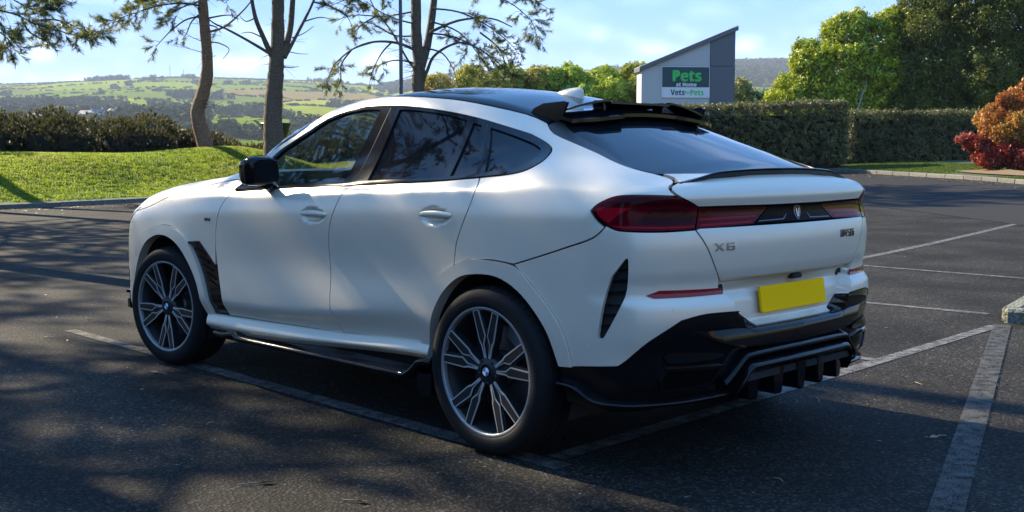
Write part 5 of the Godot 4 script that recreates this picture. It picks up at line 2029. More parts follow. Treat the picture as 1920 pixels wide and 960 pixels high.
func verge() -> void:
	var m := MB.new()
	var rows := []
	for k in 65:
		var s := k * 0.74
		var a := verge_line(s)
		var d := (verge_line(s + 0.2) - verge_line(s - 0.2)).normalized()
		var n := Vector2(d.y, -d.x)
		var row := []
		for j in 16:
			var w := j * 0.9
			var p := a + n * w
			var y := ground_y(p.x, p.y) + 0.10 + 0.10 * smoothstep(0.0, 4.0, w)
			if w > 10.0:
				y -= 0.4 * smoothstep(10.0, 13.0, w)
			row.append(Vector3(p.x, y, p.y))
		rows.append(row)
	m.grid(rows)
	for k in m.n.size():
		if m.n[k].y < 0.0:
			m.n[k] = -m.n[k]
	m.idx = flipped_up(m)
	struct("verge", m.mesh(), mat("verge_soil", Color(0.030, 0.045, 0.012), 0.95))
	var root := Node3D.new()
	kerb_stones("kerb", verge_arc, 0.6, 38.0)
	root.free()
	# short grass and a patch of bare earth and bark
	var rr := RandomNumberGenerator.new()
	rr.seed = 77
	var place: Array[Transform3D] = []
	var tint: Array[Color] = []
	for k in 16000:
		var s := rr.randf_range(3.0, 30.0)
		var w := 0.12 + 3.6 * rr.randf()
		var a := verge_arc(s)
		var d := (verge_arc(s + 0.2) - verge_arc(s - 0.2)).normalized()
		var p := a + Vector2(d.y, -d.x) * w
		if Vector2(p.x, p.y).distance_to(Vector2(-8.0, -28.9)) < 1.9 + rr.randf_range(-0.4, 0.4):
			continue
		place.append(Transform3D(Basis(Vector3.UP, rr.randf() * TAU).scaled(Vector3.ONE * rr.randf_range(0.6, 1.1)), Vector3(p.x, ground_y(p.x, p.y) + 0.10 + 0.10 * smoothstep(0.0, 4.0, w), p.y)))
		tint.append(Color(0.075, 0.135, 0.014).lerp(Color(0.13, 0.18, 0.022), rr.randf()))
	var tuft := MB.new()
	for k in 12:
		var a := rr.randf() * TAU
		var o := Vector3(rr.randf_range(-0.10, 0.10), 0, rr.randf_range(-0.10, 0.10))
		var h := rr.randf_range(0.04, 0.08)
		var n := (Vector3.UP + Vector3(cos(a), 0, sin(a)) * 0.4).normalized()
		var side := Vector3(-sin(a), 0, cos(a)) * 0.008
		tuft.tri(tuft.vert(o - side, n), tuft.vert(o + side, n), tuft.vert(o + Vector3(cos(a), 0, sin(a)) * h * 0.4 + Vector3(0, h, 0), n))
	var g := many("grass", tuft.mesh(), M.grass_blade, place, tint, null)
	tag(g, "short dark grass on the verge in front of the clipped hedges", "grass", "", "stuff")
	# bark mulch under the red shrub
	var bm := MB.new()
	var brow := []
	for j in 7:
		var row := []
		for i in 33:
			var a := TAU * i / 32.0
			var q := j / 6.0 * (2.5 + 0.4 * sin(a * 3.0))
			var p := Vector2(-8.0, -28.9) + Vector2(cos(a) * 0.85 + sin(a) * 0.4, sin(a) * 0.62 + cos(a) * 0.5) * q
			row.append(Vector3(p.x, ground_y(p.x, p.y) + 0.245 - 0.10 * j / 6.0, p.y))
		brow.append(row)
	bm.grid(brow)
	for k in bm.n.size():
		bm.n[k] = Vector3.UP
	bm.idx = flipped_up(bm)
	var mm := mat("mulch", Color(0.22, 0.15, 0.075), 0.95)
	mm.albedo_texture = stain_texture(70, 0.08, Color(0.4, 0.36, 0.3), Color(1, 1, 1))
	mm.uv1_triplanar = true
	mm.uv1_world_triplanar = true
	struct("mulch_bed", bm.mesh(), mm)

var verge_len := PackedFloat32Array()

func verge_arc(s: float) -> Vector2:
	# the kerb line of the verge by length along it
	if verge_len.is_empty():
		var sum := 0.0
		var last := verge_line(0.0)
		for k in 481:
			var p := verge_line(k * 0.1)
			sum += p.distance_to(last)
			last = p
			verge_len.push_back(sum)
	var i := clampi(verge_len.bsearch(s), 1, 480)
	var t := (s - verge_len[i - 1]) / maxf(verge_len[i] - verge_len[i - 1], 1e-5)
	return verge_line((i - 1 + t) * 0.1)

func leaf_litter() -> void:
	# small dry leaves and needles blown against the kerbs and scattered over the asphalt
	var r := RandomNumberGenerator.new()
	r.seed = 401
	var m := MB.new()
	m.face([Vector3(-0.022, 0.003, 0), Vector3(0, 0.008, 0.010), Vector3(0.024, 0.004, 0.001), Vector3(0.002, 0.005, -0.010)], Vector3.UP)
	var place: Array[Transform3D] = []
	var tint: Array[Color] = []
	for k in 5200:
		var p: Vector2
		if k < 3600:
			var s := r.randf_range(-6.0, 22.0)
			p = kerb_line(s) - kerb_out(s) * (0.12 + 3.2 * pow(r.randf(), 2.6))
		elif k < 4600:
			var s := r.randf_range(8.0, 28.0)
			var d := (verge_arc(s + 0.2) - verge_arc(s - 0.2)).normalized()
			p = verge_arc(s) - Vector2(d.y, -d.x) * (0.12 + 1.2 * pow(r.randf(), 2.0))
		else:
			p = Vector2(r.randf_range(-18.0, 4.0), r.randf_range(-14.0, 4.0))
		var sc := r.randf_range(0.7, 1.8) if k < 4600 else r.randf_range(0.35, 0.8)
		place.append(Transform3D(Basis(Vector3.UP, r.randf() * TAU).rotated(Vector3.RIGHT, r.randf_range(-0.25, 0.25)).scaled(Vector3.ONE * sc), Vector3(p.x, ground_y(p.x, p.y) + 0.003, p.y)))
		tint.append(Color(0.22, 0.14, 0.04).lerp(Color(0.12, 0.07, 0.03), r.randf()).lerp(Color(0.22, 0.19, 0.11), r.randf() * 0.5))
	var g := many("leaf_litter", m.mesh(), leafy("litter_leaf", Color(1, 1, 1), 0.2), place, tint, null)
	tag(g, "small dry leaves and needles strewn along the kerbs and asphalt", "fallen leaves", "", "stuff")

# ---------------------------------------------------------------- plants
const PINE_A_TRUNK := [-29.63, 1.39, -14.97, -29.72, 1.9, -14.95, -29.88, 2.52, -14.86, -29.94, 2.94, -14.86, -29.85, 3.44, -15, -29.79, 4.13, -15.15, -29.84, 4.86, -15.2, -29.95, 5.78, -15.2, -30.06, 6.69, -15.21, -30.21, 8.15, -15.25, -30.36, 11.44, -15.51]
const PINE_A_LIMBS := [
	[[-29.87, 5.26, -15.22, -29.73, 5.24, -15.6, -29.61, 5.04, -15.93, -29.9, 4.72, -15.84], 0.0275362, 0.00917874],
	[[-29.91, 5.59, -15.22, -29.79, 5.81, -15.85, -29.67, 6.41, -16.53, -29.68, 7.02, -17.08], 0.0458937, 0.0183575],
	[[-29.97, 6.05, -15.22, -29.06, 6.11, -15.44, -28.23, 6.05, -15.56], 0.036715, 0.00917874],
]
const PINE_A_BOUGHS := [
	[[-30.02, 6.47, -15.22, -30.22, 6.53, -14.49, -30.49, 6.37, -13.66, -30.74, 6.03, -12.82, -30.9, 5.74, -12.08], 1.5],
	[[-30.07, 7.05, -15.25, -31.04, 7.07, -14.74, -31.92, 6.86, -14.29, -32.74, 6.49, -13.88], 1.6],
	[[-30.05, 6.69, -15.22, -30.59, 6.53, -14.89, -31.06, 6.33, -14.63, -31.52, 6.06, -14.36], 1.4],
	[[-30.01, 6.14, -15.19, -30.17, 6, -14.65, -30.27, 5.61, -14.14, -30.26, 5.22, -13.74, -30.14, 4.98, -13.48], 0.5],
	[[-30.02, 6.32, -15.2, -30.43, 5.98, -14.98, -30.68, 5.59, -14.91, -30.95, 5.37, -14.85], 0.5],
	[[-29.96, 5.87, -15.21, -30.14, 5.83, -15.74, -30.45, 5.67, -16.12], 0.35],
	[[-30.05, 6.87, -15.25, -32.06, 7.24, -14.67, -33.94, 7.07, -14.17], 1.5],
]
const PINE_B_TRUNK := [-27.12, 1.35, -16.09, -27.19, 2.1, -16.11, -27.24, 2.63, -16.13, -27.26, 3.34, -16.2, -27.26, 4.06, -16.29, -27.28, 4.63, -16.35, -27.31, 5.48, -16.43, -27.37, 6.55, -16.5, -27.47, 8.68, -16.67, -27.68, 11.18, -16.77]
const PINE_B_LIMBS := [
	[[-27.36, 4.59, -16.26, -27.34, 5.27, -15.89, -27.29, 5.96, -15.55, -27.21, 7.1, -15.3], 0.0983092, 0.0536232],
	[[-27.17, 4.66, -16.47, -27.32, 5.52, -16.9, -27.6, 6.64, -17.23, -27.89, 8.15, -17.61], 0.125121, 0.0714976],
	[[-27.09, 4.63, -16.54, -27.29, 5.43, -17.15, -27.42, 6.54, -17.89, -27.57, 7.87, -18.61], 0.0714976, 0.0268116],
	[[-27.49, 4.8, -16.16, -27.69, 5.19, -15.46, -27.84, 5.5, -14.82, -27.81, 5.66, -14.32, -27.73, 5.93, -13.9], 0.0536232, 0.0134058],
	[[-27.66, 5.3, -16.05, -27.72, 5.45, -15.64, -27.72, 5.39, -15.28], 0.0268116, 0.0089372],
	[[-26.96, 5.3, -16.76, -26.95, 5.48, -17.22, -26.99, 5.76, -17.65], 0.022343, 0.0089372],
	[[-27.09, 4.32, -16.5, -27.11, 4.33, -16.84, -27.17, 4.38, -17.14], 0.022343, 0.0089372],
	[[-27.03, 4.84, -16.63, -26.99, 4.79, -17.02, -26.97, 4.8, -17.4], 0.0178744, 0.00714976],
	[[-26.72, 5.84, -17.08, -26.56, 6.01, -17.61, -26.49, 5.97, -18.04], 0.0268116, 0.0089372],
	[[-27.85, 5.98, -15.94, -27.84, 5.81, -15.56, -27.78, 5.95, -15.29], 0.0268116, 0.0089372],
]
const PINE_B_BOUGHS := [
	[[-26.51, 6.48, -17.37, -26.4, 6.38, -17.94, -26.28, 6.1, -18.51, -26.4, 5.77, -18.82], 0.5],
	[[-26.41, 6.9, -17.53, -26.31, 6.76, -18.32, -26.2, 6.54, -19.13], 0.7],
	[[-28.04, 6.9, -15.87, -27.95, 6.62, -15.2, -27.72, 6.3, -14.67], 0.5],
	[[-26.98, 7.26, -16.99, -26.84, 7.16, -17.83, -26.74, 6.94, -18.63], 0.8],
]
const PINE_C_TRUNK := [-24.49, 1.2, -20.18, -24.56, 2.3, -20.25, -24.61, 3.03, -20.3, -24.69, 3.95, -20.33, -24.7, 4.5, -20.39, -24.83, 5.41, -20.38, -24.92, 6.69, -20.45, -25.09, 8.88, -20.56, -25.25, 11.08, -20.67]
const PINE_C_LIMBS := [
	[[-24.65, 4.42, -20.44, -24.67, 5.13, -20.72, -24.73, 6.18, -21.01, -24.84, 7.49, -21.28, -25.04, 9.37, -21.54], 0.156039, 0.0917874],
	[[-24.62, 3.62, -20.36, -24.29, 4.29, -20.42, -23.99, 4.71, -20.43, -23.5, 5.02, -20.61, -22.98, 5.14, -20.8, -22.5, 4.99, -20.91, -22.08, 4.69, -20.94], 0.0642512, 0.0183575],
	[[-24.78, 4.95, -20.37, -25.08, 5.2, -19.74, -25.45, 5.21, -19, -25.74, 4.93, -18.32, -25.88, 4.45, -17.75], 0.0550725, 0.0183575],
	[[-24.71, 4.22, -20.35, -25.28, 4.67, -20.36, -26.03, 5.68, -20.27, -26.77, 6.47, -20.15, -27.31, 7.09, -20.21], 0.0458937, 0.0183575],
	[[-24.52, 5.59, -20.72, -24.1, 6.04, -21.68, -23.57, 6.15, -22.71, -23.27, 5.89, -23.46], 0.0550725, 0.0183575],
]
const PINE_C_BOUGHS := [
	[[-23.74, 5.24, -21.47, -23.51, 5.13, -21.83, -23.21, 4.81, -22.24, -23.06, 4.34, -22.47], 1.1],
	[[-24.52, 6.41, -20.83, -23.58, 6.24, -21.22, -22.64, 5.78, -21.58, -21.83, 5.2, -21.8, -21.22, 4.69, -21.82], 1.25],
	[[-24.49, 7.05, -20.93, -23.8, 6.99, -21.91, -23.02, 6.71, -22.96, -22.54, 6.07, -23.66, -22.52, 5.57, -23.9], 1.3],
	[[-24.48, 7.42, -20.99, -23.8, 7.54, -22.42, -23.09, 7.09, -23.81, -22.77, 6.6, -24.78], 1.3],
	[[-24.51, 5.56, -20.72, -23.79, 5.42, -21.15, -22.97, 4.97, -21.64, -22.31, 4.44, -21.96, -21.84, 4.03, -22.1], 1.2],
	[[-24.51, 5.96, -20.77, -24.12, 5.64, -21.7, -23.82, 4.79, -22.47, -23.76, 4.03, -23.01], 1.1],
	[[-24.56, 5.04, -20.61, -24.31, 4.88, -21.12, -24.17, 4.34, -21.49, -24.18, 3.8, -21.69], 0.7],
	[[-23.31, 5.59, -21.95, -22.97, 5.06, -22.52, -22.9, 4.38, -22.79, -23.12, 3.84, -22.78], 1.1],
	[[-24.85, 5.87, -20.41, -25.06, 5.99, -19.74, -25.26, 6.24, -19.09, -25.28, 6.51, -18.62], 0.8],
	[[-24.82, 5.48, -20.4, -25.62, 5.52, -20.06, -26.44, 5.96, -19.76, -27.11, 6.08, -19.57], 0.7],
	[[-25.86, 5.26, -19.31, -26.24, 4.99, -18.69, -26.49, 4.51, -18.19, -26.57, 3.88, -17.84], 0.9],
	[[-25.41, 5.26, -19.77, -25.77, 4.88, -19.59, -26.07, 4.34, -19.46, -26.27, 3.8, -19.42], 0.55],
	[[-24.73, 4.5, -20.36, -25.45, 4.66, -20.03, -26.08, 4.5, -19.75, -26.42, 4, -19.72], 0.4],
	[[-24.88, 6.32, -20.44, -25.79, 6.16, -19.73, -26.7, 6.22, -19.05, -27.34, 5.94, -18.6], 0.75],
	[[-26.35, 5.01, -18.77, -26.69, 4.51, -18.56, -26.79, 3.97, -18.58, -27.04, 3.46, -18.45], 0.6],
	[[-24.93, 6.87, -20.46, -25.44, 6.86, -19.47, -25.92, 6.67, -18.48, -26.24, 6.3, -17.62], 0.9],
	[[-25.85, 6.14, -19.43, -26.32, 5.89, -19.21, -26.78, 5.45, -18.97], 0.6],
]
const PINE_D_TRUNK := [-31.51, 1.22, -5.86, -31.56, 2.81, -6.01, -31.62, 4.39, -6.15, -31.68, 5.98, -6.3, -31.75, 8.52, -6.55, -31.95, 11.22, -6.7]
const PINE_D_LIMBS := [
]
const PINE_D_BOUGHS := [
	[[-31.65, 5.51, -6.27, -30.08, 5.73, -7.54, -28.92, 5.54, -8.34, -28.19, 5.22, -8.69, -27.37, 4.95, -9.12, -26.7, 4.8, -9.43, -26.03, 4.86, -9.76], 1.5],
	[[-31.69, 6.14, -6.31, -30.65, 6.4, -7.76, -30.11, 6.18, -8.64, -29.78, 5.83, -9.29, -29.54, 6.03, -9.92], 1.6],
	[[-31.01, 5.6, -6.94, -30.14, 5.52, -8, -29.83, 5.19, -8.47, -29.96, 4.66, -8.46], 1.3],
	[[-29.21, 5.44, -8.75, -29.11, 5.04, -8.94, -28.79, 4.73, -9.37, -28.93, 4.68, -9.37], 1.1],
	[[-31.7, 6.62, -6.36, -30.75, 6.7, -8.11, -30.37, 6.46, -9.22, -30.26, 6.31, -10.09], 1.5],
	[[-28.98, 5.35, -8.97, -28.64, 5.42, -9.47, -28.28, 5.24, -9.96, -28.14, 5.03, -10.21], 1],
	[[-30.78, 5.51, -7.16, -29.65, 5.16, -7.97, -29.05, 4.8, -8.26, -28.75, 4.49, -8.23], 1],
]

func leaf_clump(count: int, leaf: float, seedling: int, ratio := 0.55) -> ArrayMesh:
	# a loose ball of leaves of radius one
	var r := RandomNumberGenerator.new()
	r.seed = seedling
	var m := MB.new()
	m.use_c = true
	for k in count:
		var d := Vector3(r.randfn(), r.randfn(), r.randfn()).normalized()
		var p := d * pow(r.randf(), 0.45)
		var n := (d * 0.7 + Vector3(r.randfn(), r.randfn(), r.randfn()) * 0.55 + Vector3(0, 0.35, 0)).normalized()
		var u := n.cross(Vector3(r.randfn(), r.randfn(), r.randfn())).normalized()
		var w := n.cross(u)
		var l := leaf * r.randf_range(0.7, 1.3)
		var c := r.randf_range(0.7, 1.3)
		m.col = Color(c, c, c * r.randf_range(0.8, 1.0))
		var a := m.vert(p - u * l, n)
		var b := m.vert(p + w * l * ratio + n * l * 0.12, n)
		var e := m.vert(p + u * l, n)
		var f := m.vert(p - w * l * ratio + n * l * 0.12, n)
		m.quad(a, b, e, f)
	return m.mesh()

func needle_tuft(count: int, long: float, thick: float, seedling: int) -> ArrayMesh:
	# a brush of needles that points along +y, length about one
	var r := RandomNumberGenerator.new()
	r.seed = seedling
	var m := MB.new()
	m.use_c = true
	for k in count:
		var t := r.randf()
		var a := r.randf() * TAU
		var out := r.randf_range(0.35, 1.05)
		var d := Vector3(cos(a) * out, 1.0, sin(a) * out).normalized()
		var p := Vector3(0, t * 0.75, 0)
		var q := p + d * long * r.randf_range(0.7, 1.15)
		var s := d.cross(Vector3(r.randfn(), r.randfn(), r.randfn())).normalized() * thick
		var n := d.cross(s).normalized()
		n = (n + Vector3(cos(a), 0.3, sin(a)) * 0.8).normalized()
		var c := r.randf_range(0.7, 1.3)
		m.col = Color(c, c, c)
		m.tri(m.vert(p - s, n), m.vert(p + s, n), m.vert(q, n))
	return m.mesh()

func toward(d: Vector3, spin: float) -> Basis:
	# a basis whose y axis is d
	var y := d.normalized()
	var x := y.cross(Vector3(0.31, 0.2, 0.93)).normalized()
	x = x.rotated(y, spin)
	return Basis(x, y, x.cross(y).normalized() * 1.0)

func points3(a: Array) -> Array:
	var o := []
	for k in range(0, a.size(), 3):
		o.append(Vector3(a[k], a[k + 1], a[k + 2]))
	return o

func smooth3(p: Array, per: int) -> Array:
	var o := []
	for k in p.size() - 1:
		for s in per:
			o.append(p[k].cubic_interpolate(p[k + 1], p[maxi(k - 1, 0)], p[mini(k + 2, p.size() - 1)], float(s) / per))
	o.append(p[p.size() - 1])
	return o

func taper(n: int, a: float, b: float, r: RandomNumberGenerator = null, rough := 0.0) -> Array:
	var o := []
	for k in n:
		var v := lerpf(a, b, float(k) / maxi(n - 1, 1))
		o.append(v * (1.0 + (r.randf_range(-rough, rough) if r else 0.0)))
	return o

var tuft_mesh: ArrayMesh
var far_tuft_mesh: ArrayMesh

func bough(path: Array, dens: float, wood: MB, place: Array[Transform3D], tint: Array[Color], r: RandomNumberGenerator, thick := 0.035) -> void:
	# a branch with side twigs that end in brushes of needles
	var p := smooth3(path, 4)
	wood.tube(p, taper(p.size(), thick, 0.008), 5)
	var total := 0.0
	for k in p.size() - 1:
		total += p[k].distance_to(p[k + 1])
	var steps := int(total * 5.4 * dens)
	for k in steps:
		var u := lerpf(0.16, 1.0, pow(r.randf(), 0.8))
		var f := u * (p.size() - 1)
		var i := mini(int(f), p.size() - 2)
		var q: Vector3 = p[i].lerp(p[i + 1], f - i)
		var along: Vector3 = (p[i + 1] - p[i]).normalized()
		var side := Vector3(r.randfn(), r.randfn() * 0.55 + 0.05, r.randfn())
		var d := (along * 0.75 + side * 0.75).normalized()
		var len := r.randf_range(0.25, 0.75) * (1.15 - 0.5 * u)
		var e := q + d * len + Vector3(0, -0.10 * len, 0)
		var m2 := q.lerp(e, 0.5) + Vector3(0, 0.05, 0)
		wood.tube([q, m2, e], [0.009, 0.007, 0.005], 3, false)
		var n := r.randi_range(2, 4)
		for j in n:
			var t := 1.0 - 0.26 * j
			var at := q.lerp(e, t)
			var td := (d + Vector3(r.randfn(), r.randfn() + 0.25, r.randfn()) * 0.38).normalized()
			var sz := r.randf_range(0.23, 0.36)
			place.append(Transform3D(toward(td, r.randf() * TAU).scaled_local(Vector3.ONE * sz), at))
			var c := r.randf()
			tint.append(Color(0.070, 0.098, 0.024).lerp(Color(0.32, 0.33, 0.08), c * c))

func crown(top: Vector3, base_y: float, reach: float, count: int, wood: MB, place: Array[Transform3D], tint: Array[Color], r: RandomNumberGenerator) -> void:
	# the upper part of a pine: boughs all round the stem with large brushes
	for k in count:
		var t := r.randf()
		var y := lerpf(base_y, top.y, t)
		var a := r.randf() * TAU
		var l := reach * (1.0 - 0.6 * t) * r.randf_range(0.55, 1.1)
		var o := Vector3(top.x, y, top.z)
		var e := o + Vector3(cos(a), r.randf_range(-0.05, 0.30), sin(a)) * l
		var m := o.lerp(e, 0.55) + Vector3(0, 0.06 * l, 0)
		wood.tube([o, m, e], [0.06, 0.04, 0.015], 5, false)
		var n := int(l * 13.0)
		for j in n:
			var u := lerpf(0.25, 1.05, pow(r.randf(), 0.7))
			var q := o.lerp(m, u * 2.0) if u < 0.5 else m.lerp(e, u * 2.0 - 1.0)
			q += Vector3(r.randfn(), r.randfn() * 0.5, r.randfn()) * 0.16 * l
			var d := Vector3(cos(a) * 0.5 + r.randfn() * 0.6, 0.5 + r.randfn() * 0.5, sin(a) * 0.5 + r.randfn() * 0.6).normalized()
			place.append(Transform3D(toward(d, r.randf() * TAU).scaled_local(Vector3.ONE * r.randf_range(0.30, 0.46)), q))
			tint.append(Color(0.030, 0.052, 0.016).lerp(Color(0.085, 0.105, 0.028), r.randf() * r.randf()))

func bark(called: String, c: Color) -> StandardMaterial3D:
	var m := mat(called, Color(1, 1, 1), 0.92)
	m.albedo_texture = stain_texture(called.length() + 80, 0.035, c * 0.45, c * 1.35)
	m.uv1_triplanar = true
	m.uv1_world_triplanar = true
	m.uv1_scale = Vector3(1.6, 0.55, 1.6)
	m.normal_enabled = true
	var n := FastNoiseLite.new()
	n.seed = 90
	n.frequency = 0.05
	n.fractal_octaves = 4
	n.fractal_type = FastNoiseLite.FRACTAL_RIDGED
	var t := NoiseTexture2D.new()
	t.width = 256
	t.height = 256
	t.seamless = true
	t.as_normal_map = true
	t.bump_strength = 14.0
	t.noise = n
	m.normal_texture = t
	return m

func pine(label: String, trunk: Array, r0: float, r1: float, limbs: Array, boughs: Array, top: Vector3, base_y: float, reach: float, crown_count: int, seedling: int, wood_mat: Material) -> Node3D:
	var r := RandomNumberGenerator.new()
	r.seed = seedling
	var tp := points3(trunk)
	var root := thing("pine_tree", label, "tree", Vector3(tp[0].x, ground_y(tp[0].x, tp[0].z), tp[0].z), 0.0, "pines along the bank")
	var inv := -root.position
	var t := MB.new()
	var p := smooth3(tp, 5)
	p.push_front(p[0] - Vector3(0, 0.9, 0))
	t.tube(p, taper(p.size(), r0, r1, r, 0.06), 14)
	for l in limbs:
		var q := smooth3(points3(l[0]), 4)
		t.tube(q, taper(q.size(), l[1], l[2], r, 0.05), 9)
	var wood := MB.new()
	var place: Array[Transform3D] = []
	var tint: Array[Color] = []
	for b in boughs:
		bough(points3(b[0]), b[1], wood, place, tint, r)
	# bare dead twigs on stem and limbs
	for k in 26:
		var i := r.randi_range(p.size() / 4, p.size() - 1)
		var a := r.randf() * TAU
		var l := r.randf_range(0.3, 1.3)
		var e: Vector3 = p[i] + Vector3(cos(a), r.randf_range(-0.3, 0.4), sin(a)) * l
		var m: Vector3 = p[i].lerp(e, 0.5) + Vector3(r.randfn(), r.randfn(), r.randfn()) * 0.06
		wood.tube([p[i], m, e], [0.014, 0.009, 0.004], 4, false)
		for j in 2:
			var e2 := m.lerp(e, r.randf()) + Vector3(r.randfn(), r.randfn(), r.randfn()) * 0.22
			wood.tube([m, e2], [0.006, 0.003], 3, false)
	crown(top, base_y, reach, crown_count, wood, place, tint, r)
	for mb in [t, wood]:
		for k in mb.v.size():
			mb.v[k] += inv
	for k in place.size():
		place[k].origin += inv
	obj("trunk", t.mesh(), wood_mat, root)
	obj("branches", wood.mesh(), M.twig, root).set_meta("kind", "stuff")
	var cr := many("crown", tuft_mesh, M.needles, place, tint, root)
	cr.set_meta("kind", "stuff")
	return root

func far_pine(label: String, at: Vector3, high: float, reach: float, count: int, seedling: int, wood_mat: Material) -> void:
	var y := ground_y(at.x, at.z) + at.y
	var trunk := [at.x, y, at.z, at.x + 0.2, y + high * 0.35, at.z - 0.1, at.x - 0.1, y + high * 0.7, at.z, at.x, y + high, at.z]
	pine(label, trunk, 0.27, 0.08, [], [], Vector3(at.x, y + high, at.z), y + high * 0.38, reach, count, seedling, wood_mat)

func foliage(root: Node3D, called: String, lobes: Array, gap_: float, size: float, mesh: Mesh, m: Material, lo: Color, hi: Color, seedling: int, depth := 0.45) -> MultiMeshInstance3D:
	# leaf clumps through the outer shell of a union of lobes [centre, radii], around the thing's base
	var r := RandomNumberGenerator.new()
	r.seed = seedling
	var n := FastNoiseLite.new()
	n.seed = seedling
	n.frequency = 0.55
	var place: Array[Transform3D] = []
	var tint: Array[Color] = []
	for q in lobes:
		var c: Vector3 = q[0]
		var a: Vector3 = q[1]
		var area := 4.0 * PI * pow((pow(a.x * a.y, 1.6) + pow(a.x * a.z, 1.6) + pow(a.y * a.z, 1.6)) / 3.0, 1.0 / 1.6)
		var count := int(area / (gap_ * gap_))
		for k in count:
			var d := Vector3(r.randfn(), r.randfn(), r.randfn()).normalized()
			var f := 1.0 - depth * r.randf() * r.randf()
			var p := c + d * a * f
			if p.y < size * 0.4:
				continue
			var lump := n.get_noise_3dv(p * 1.6 + root.position)
			if lump < -0.26 and r.randf() < 0.75:
				continue
			var hidden := false
			for w in lobes:
				if w != q:
					var e: Vector3 = (p - w[0]) / w[1]
					if e.length_squared() < 0.55:
						hidden = true
						break
			if hidden:
				continue
			p += d * lump * size * 1.2
			var b := Basis(Vector3(r.randfn(), r.randfn(), r.randfn()).normalized(), r.randf() * TAU).scaled(Vector3.ONE * size * r.randf_range(0.65, 1.3))
			place.append(Transform3D(b, p))
			var t := clampf(0.5 + lump * 0.9 + r.randf_range(-0.35, 0.35), 0.0, 1.0)
			tint.append(lo.lerp(hi, t))
	return many(called, mesh, m, place, tint, root)

func shrub(called: String, label: String, category: String, at: Vector3, lobes: Array, gap_: float, size: float, mesh: Mesh, lo: Color, hi: Color, seedling: int, group := "", stems := 6, wood: Material = null) -> Node3D:
	var root := thing(called, label, category, at, 0.0, group)
	var r := RandomNumberGenerator.new()
	r.seed = seedling + 500
	var w := MB.new()
	for k in stems:
		var q: Array = lobes[k % lobes.size()]
		var foot := Vector3(r.randf_range(-0.25, 0.25), -0.1, r.randf_range(-0.25, 0.25))
		var tip: Vector3 = q[0] + Vector3(r.randfn(), r.randfn(), r.randfn()) * q[1] * 0.35
		var mid := foot.lerp(tip, 0.5) + Vector3(r.randfn(), 0, r.randfn()) * 0.12 * tip.length()
		var th: float = 0.018 + 0.012 * tip.length()
		w.tube(smooth3([foot, mid, tip], 4), taper(9, th, th * 0.25), 7)
		for j in 5:
			var a := mid.lerp(tip, r.randf())
			var e: Vector3 = a + Vector3(r.randfn(), absf(r.randfn()), r.randfn()).normalized() * q[1].length() * 0.4
			w.tube([a, a.lerp(e, 0.5) + Vector3(0, 0.05, 0), e], [th * 0.4, th * 0.3, th * 0.12], 4, false)
	obj("stem", w.mesh(), wood if wood else M.twig, root)
	var f := foliage(root, "foliage", lobes, gap_, size, mesh, M.leaves, lo, hi, seedling, 0.45 if size < 0.24 else 0.8)
	f.set_meta("kind", "stuff")
	return root

func clipped_hedge(label: String, a: Vector3, b: Vector3, high: float, deep: float, seedling: int) -> void:
	# a hedge cut square, from a to b along its front
	var d := b - a
	d.y = 0.0
	var l := d.length()
	var u := d / l
	var n := Vector3(u.z, 0, -u.x)
	var root := thing("clipped_hedge", label, "hedge", (a + b) * 0.5)
	var r := RandomNumberGenerator.new()
	r.seed = seedling
	var w := FastNoiseLite.new()
	w.seed = seedling
	w.frequency = 0.35
	var place: Array[Transform3D] = []
	var tint: Array[Color] = []
	var put := func(p: Vector3, out: Vector3) -> void:
		var lump := w.get_noise_3dv(p)
		var lump2 := w.get_noise_3dv(p * 4.0)
		var q: Vector3 = p + out * (lump * 0.10 + lump2 * 0.07 + r.randfn() * 0.035)
		place.append(Transform3D(Basis(Vector3(r.randfn(), r.randfn(), r.randfn()).normalized(), r.randf() * TAU).scaled(Vector3.ONE * r.randf_range(0.07, 0.13)), q))
		var t := clampf(0.45 + lump * 0.7 + lump2 * 0.5 + r.randf_range(-0.3, 0.3), 0.0, 1.0)
		tint.append(Color(0.065, 0.072, 0.022).lerp(Color(0.22, 0.215, 0.075), t))
	var y0 := (a.y - root.position.y)
	for k in int(l * high * 120.0):
		var s := r.randf()
		put.call(u * (s - 0.5) * l + Vector3(0, lerpf(a.y, b.y, s) - root.position.y + high * r.randf(), 0), -n)
	for k in int(l * deep * 110.0):
		var s := r.randf()
		put.call(u * (s - 0.5) * l + n * deep * r.randf() + Vector3(0, lerpf(a.y, b.y, s) - root.position.y + high, 0), Vector3.UP)
	for k in int(l * 9.0):
		var s := r.randf()
		put.call(u * (s - 0.5) * l + n * deep * r.randf() + Vector3(0, lerpf(a.y, b.y, s) - root.position.y + high + 0.05 + 0.13 * r.randf() * r.randf(), 0), Vector3.UP)
	for e in [-0.5, 0.5]:
		for k in int(deep * high * 120.0):
			put.call(u * e * l + n * deep * r.randf() + Vector3(0, high * r.randf() + (lerpf(a.y, b.y, e + 0.5) - root.position.y), 0), u * signf(e))
	for k in int(l * high * 20.0):
		var s := r.randf()
		put.call(u * (s - 0.5) * l + n * deep + Vector3(0, lerpf(a.y, b.y, s) - root.position.y + high * r.randf(), 0), n)
	var f := many("foliage", leaf_clump(14, 0.36, seedling), M.leaves, place, tint, root)
	f.set_meta("kind", "stuff")
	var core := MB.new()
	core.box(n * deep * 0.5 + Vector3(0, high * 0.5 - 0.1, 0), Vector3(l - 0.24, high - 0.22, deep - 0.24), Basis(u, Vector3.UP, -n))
	obj("inner_twigs", core.mesh(), M.hedge_core, root)

